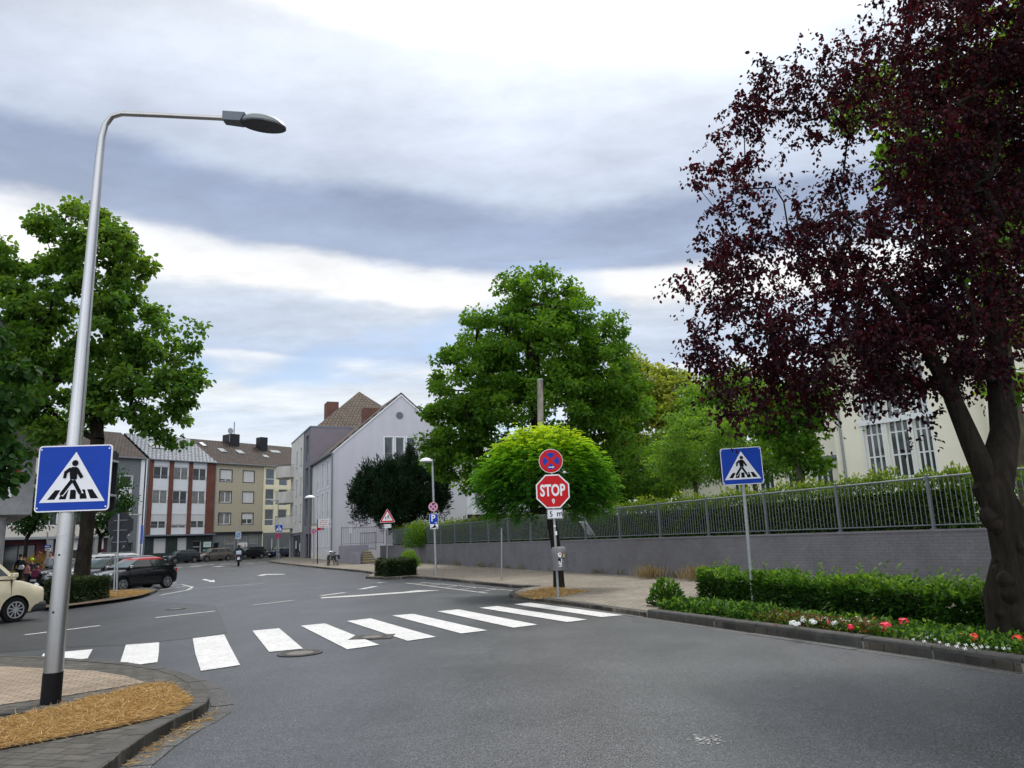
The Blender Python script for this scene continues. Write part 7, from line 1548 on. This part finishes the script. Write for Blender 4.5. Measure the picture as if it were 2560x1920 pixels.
person('person in white top, dark open shirt and shorts walking towards the camera', pl_at(122, 42.0), .1, 1.78, cl('white', (.48, .48, .52)), cl('denim', (.06, .07, .11)), m_hair_b, stride=.22, armout=.07, shorts=True)
t = bpy.data.objects[-1] if False else None
person('person in black carrying a small white bag beside the concrete column', pl_at(47, 41.0), math.pi, 1.72, cl('black', (.012, .012, .014)), cl('black', (.012, .012, .014)), m_hair_d, longsl=True)
person('child with neon yellow cap behind the pink rucksacks', pl_at(75, 41.5), .5, 1.45, cl('navy', (.03, .035, .06)), cl('navy', (.03, .035, .06)), m_hair_d, hat=surf('cap_neon', (.55, .85, .02), .05, 10, .7), longsl=True)
person('child in pink top beside the neon cap', pl_at(66, 40.5), 2.6, 1.28, cl('pink', (.42, .16, .16)), cl('navy', (.03, .035, .06)), m_hair_b)
person('child with purple jacket standing next to the person in shorts', pl_at(92, 40.6), 2.2, 1.22, cl('purple', (.10, .015, .06)), cl('plum', (.05, .015, .04)), m_hair_d, longsl=True)
person('person with tied hair partly hidden behind the tall lamp post', pl_at(131, 43.5), .2, 1.68, cl('grey', (.10, .10, .12)), cl('navy', (.03, .035, .06)), m_hair_b)
t = thing('rucksack', 'magenta rucksack carried beside the child in the purple jacket', 'rucksack', (pl_at(88, 40.2)[0], 40.2, .14 + .5), 0); mb = MB(); mb.box(-.19, .19, -.12, .12, 0, .42); mb.build('bag', surf('bag_magenta', (.13, .012, .05), .2, 12, .8), t, bevel=.07); mb = MB(); mb.box(-.14, .14, -.16, -.12, .05, .22); mb.build('pocket', surf('bag_magenta', (.13, .012, .05)), t, bevel=.02)
t = thing('shoulder_bag', 'small white bag on the back of the person in black', 'bag', (pl_at(49, 40.75)[0], 40.78, 1.2), 0); mb = MB(); mb.slab([(-.15, -.1), (.12, -.12), (.17, .02), (.1, .12), (-.1, .1)], -.05, .05); mb.build('pouch', m_signw, t, bevel=.03); mb = MB(); mb.tube([(-.12, 0, .1), (-.05, .03, .3), (.08, .1, .34)], .012, 5); mb.build('strap', m_plast, t)

# motorcycle and rider, seen from behind
mxx, myy = G(596, 1415); mr = math.radians(100)
mh = Vector((mxx + 1.2, myy)).normalized(); mrot = math.atan2(mh.y, mh.x)
t = thing('motorcycle', 'dark motorcycle with silver top case riding away up the street', 'motorcycle', (mxx, myy, zg(myy)), mrot)
for x in (-.68, .72):
    mb = MB(); mb.lathe([(.18, -.06), (.27, -.085), (.315, -.05), (.325, 0), (.315, .05), (.27, .085), (.18, .06)], 24, (x, 0, .325), 'y'); w_ = mb.build('wheel', m_tyre, t, smooth=True); mb = MB(); mb.lathe([(.18, -.03), (.18, .03)], 16, (x, 0, .325), 'y'); mb.build('rim', m_dark, w_)
mb = MB(); mb.slab([(-.45, .35), (.35, .3), (.5, .75), (.3, .98), (-.05, .85), (-.75, .92), (-.95, .88), (-.7, .7), (-.45, .65)], -.13, .13); mb.build('body', paint('paint_bike', (.012, .014, .018), .2), t, bevel=.05)
mb = MB(); mb.slab([(-.55, .80), (.05, .82), (.05, .9), (-.6, .93)], -.15, .15); mb.build('seat', m_plast, t, bevel=.03)
mb = MB(); mb.box(-1.0, -.62, -.22, .22, .98, 1.30); mb.build('top_case', surf('case_silver', (.45, .52, .58), .08, 6, .4, .2), t, bevel=.04)
mb = MB(); mb.tube([(.4, -.38, 1.08), (.48, -.2, 1.12), (.5, .2, 1.12), (.4, .38, 1.08)], .016, 6); mb.tube([(.5, 0, 1.1), (.72, 0, .33)], .03, 6); mb.build('handlebar', m_dark, t)
for s_ in (-1, 1): mb = MB(); mb.box(.42, .46, min(s_ * .38, s_ * .52), max(s_ * .38, s_ * .52), 1.18, 1.28); mb.tube([(.44, s_ * .38, 1.1), (.44, s_ * .43, 1.2)], .008, 4); mb.build('mirror', m_dark, t)
mb = MB(); mb.slab([(-1.02, .55), (-.98, .55), (-.98, .75), (-1.02, .75)], -.11, .11); mb.build('number_plate', m_signw, t); mb = MB(); mb.box(-1.02, -.96, -.09, .09, .80, .88); mb.build('tail_light', m_tail, t)
mb = MB(); mb.tube([(-.2, -.2, .4), (-.85, -.24, .55)], .05, 10); mb.build('exhaust', m_dark, t, smooth=True)
t = thing('person', 'motorcyclist in dark jacket and helmet seen from behind', 'person', (mxx, myy, zg(myy)), mrot)
J = [(-.25, 0, .98, .16, .13), (-.22, 0, 1.18, .13, .17), (-.12, 0, 1.42, .12, .2), (-.06, 0, 1.50, .07), (0, 0, 1.56, .05), (.03, 0, 1.64, .09), (.03, 0, 1.72, .07),
     (-.15, .14, .95, .09), (.2, .24, .78, .07), (-.02, .22, .38, .05), (.1, .22, .33, .04), (-.15, -.14, .95, .09), (.2, -.24, .78, .07), (-.02, -.22, .38, .05), (.1, -.22, .33, .04),
     (-.1, .22, 1.44, .065), (.06, .36, 1.22, .05), (.36, .33, 1.12, .036), (.42, .33, 1.11, .03), (-.1, -.22, 1.44, .065), (.06, -.36, 1.22, .05), (.36, -.33, 1.12, .036), (.42, -.33, 1.11, .03)]
E_ = [(0, 1), (1, 2), (2, 3), (3, 4), (4, 5), (5, 6), (0, 7), (7, 8), (8, 9), (9, 10), (0, 11), (11, 12), (12, 13), (13, 14), (3, 15), (15, 16), (16, 17), (17, 18), (3, 19), (19, 20), (20, 21), (21, 22)]
skin('body', J, E_, cl('bluejean', (.07, .11, .17)), t)
ids = [0, 1, 2, 3, 15, 16, 17, 19, 20, 21]; skin('jacket', [J[i][:3] + tuple(q + .02 for q in J[i][3:]) for i in ids], [(0, 1), (1, 2), (2, 3), (3, 4), (4, 5), (5, 6), (3, 7), (7, 8), (8, 9)], cl('black', (.012, .012, .014)), t, 1)
mb = MB(); mb.lathe([(.05, -.15), (.12, -.12), (.145, -.02), (.14, .06), (.10, .12), (.02, .145)], 18, (.03, 0, 1.70)); mb.build('helmet', paint('helmet', (.015, .015, .017), 0), t, smooth=True)
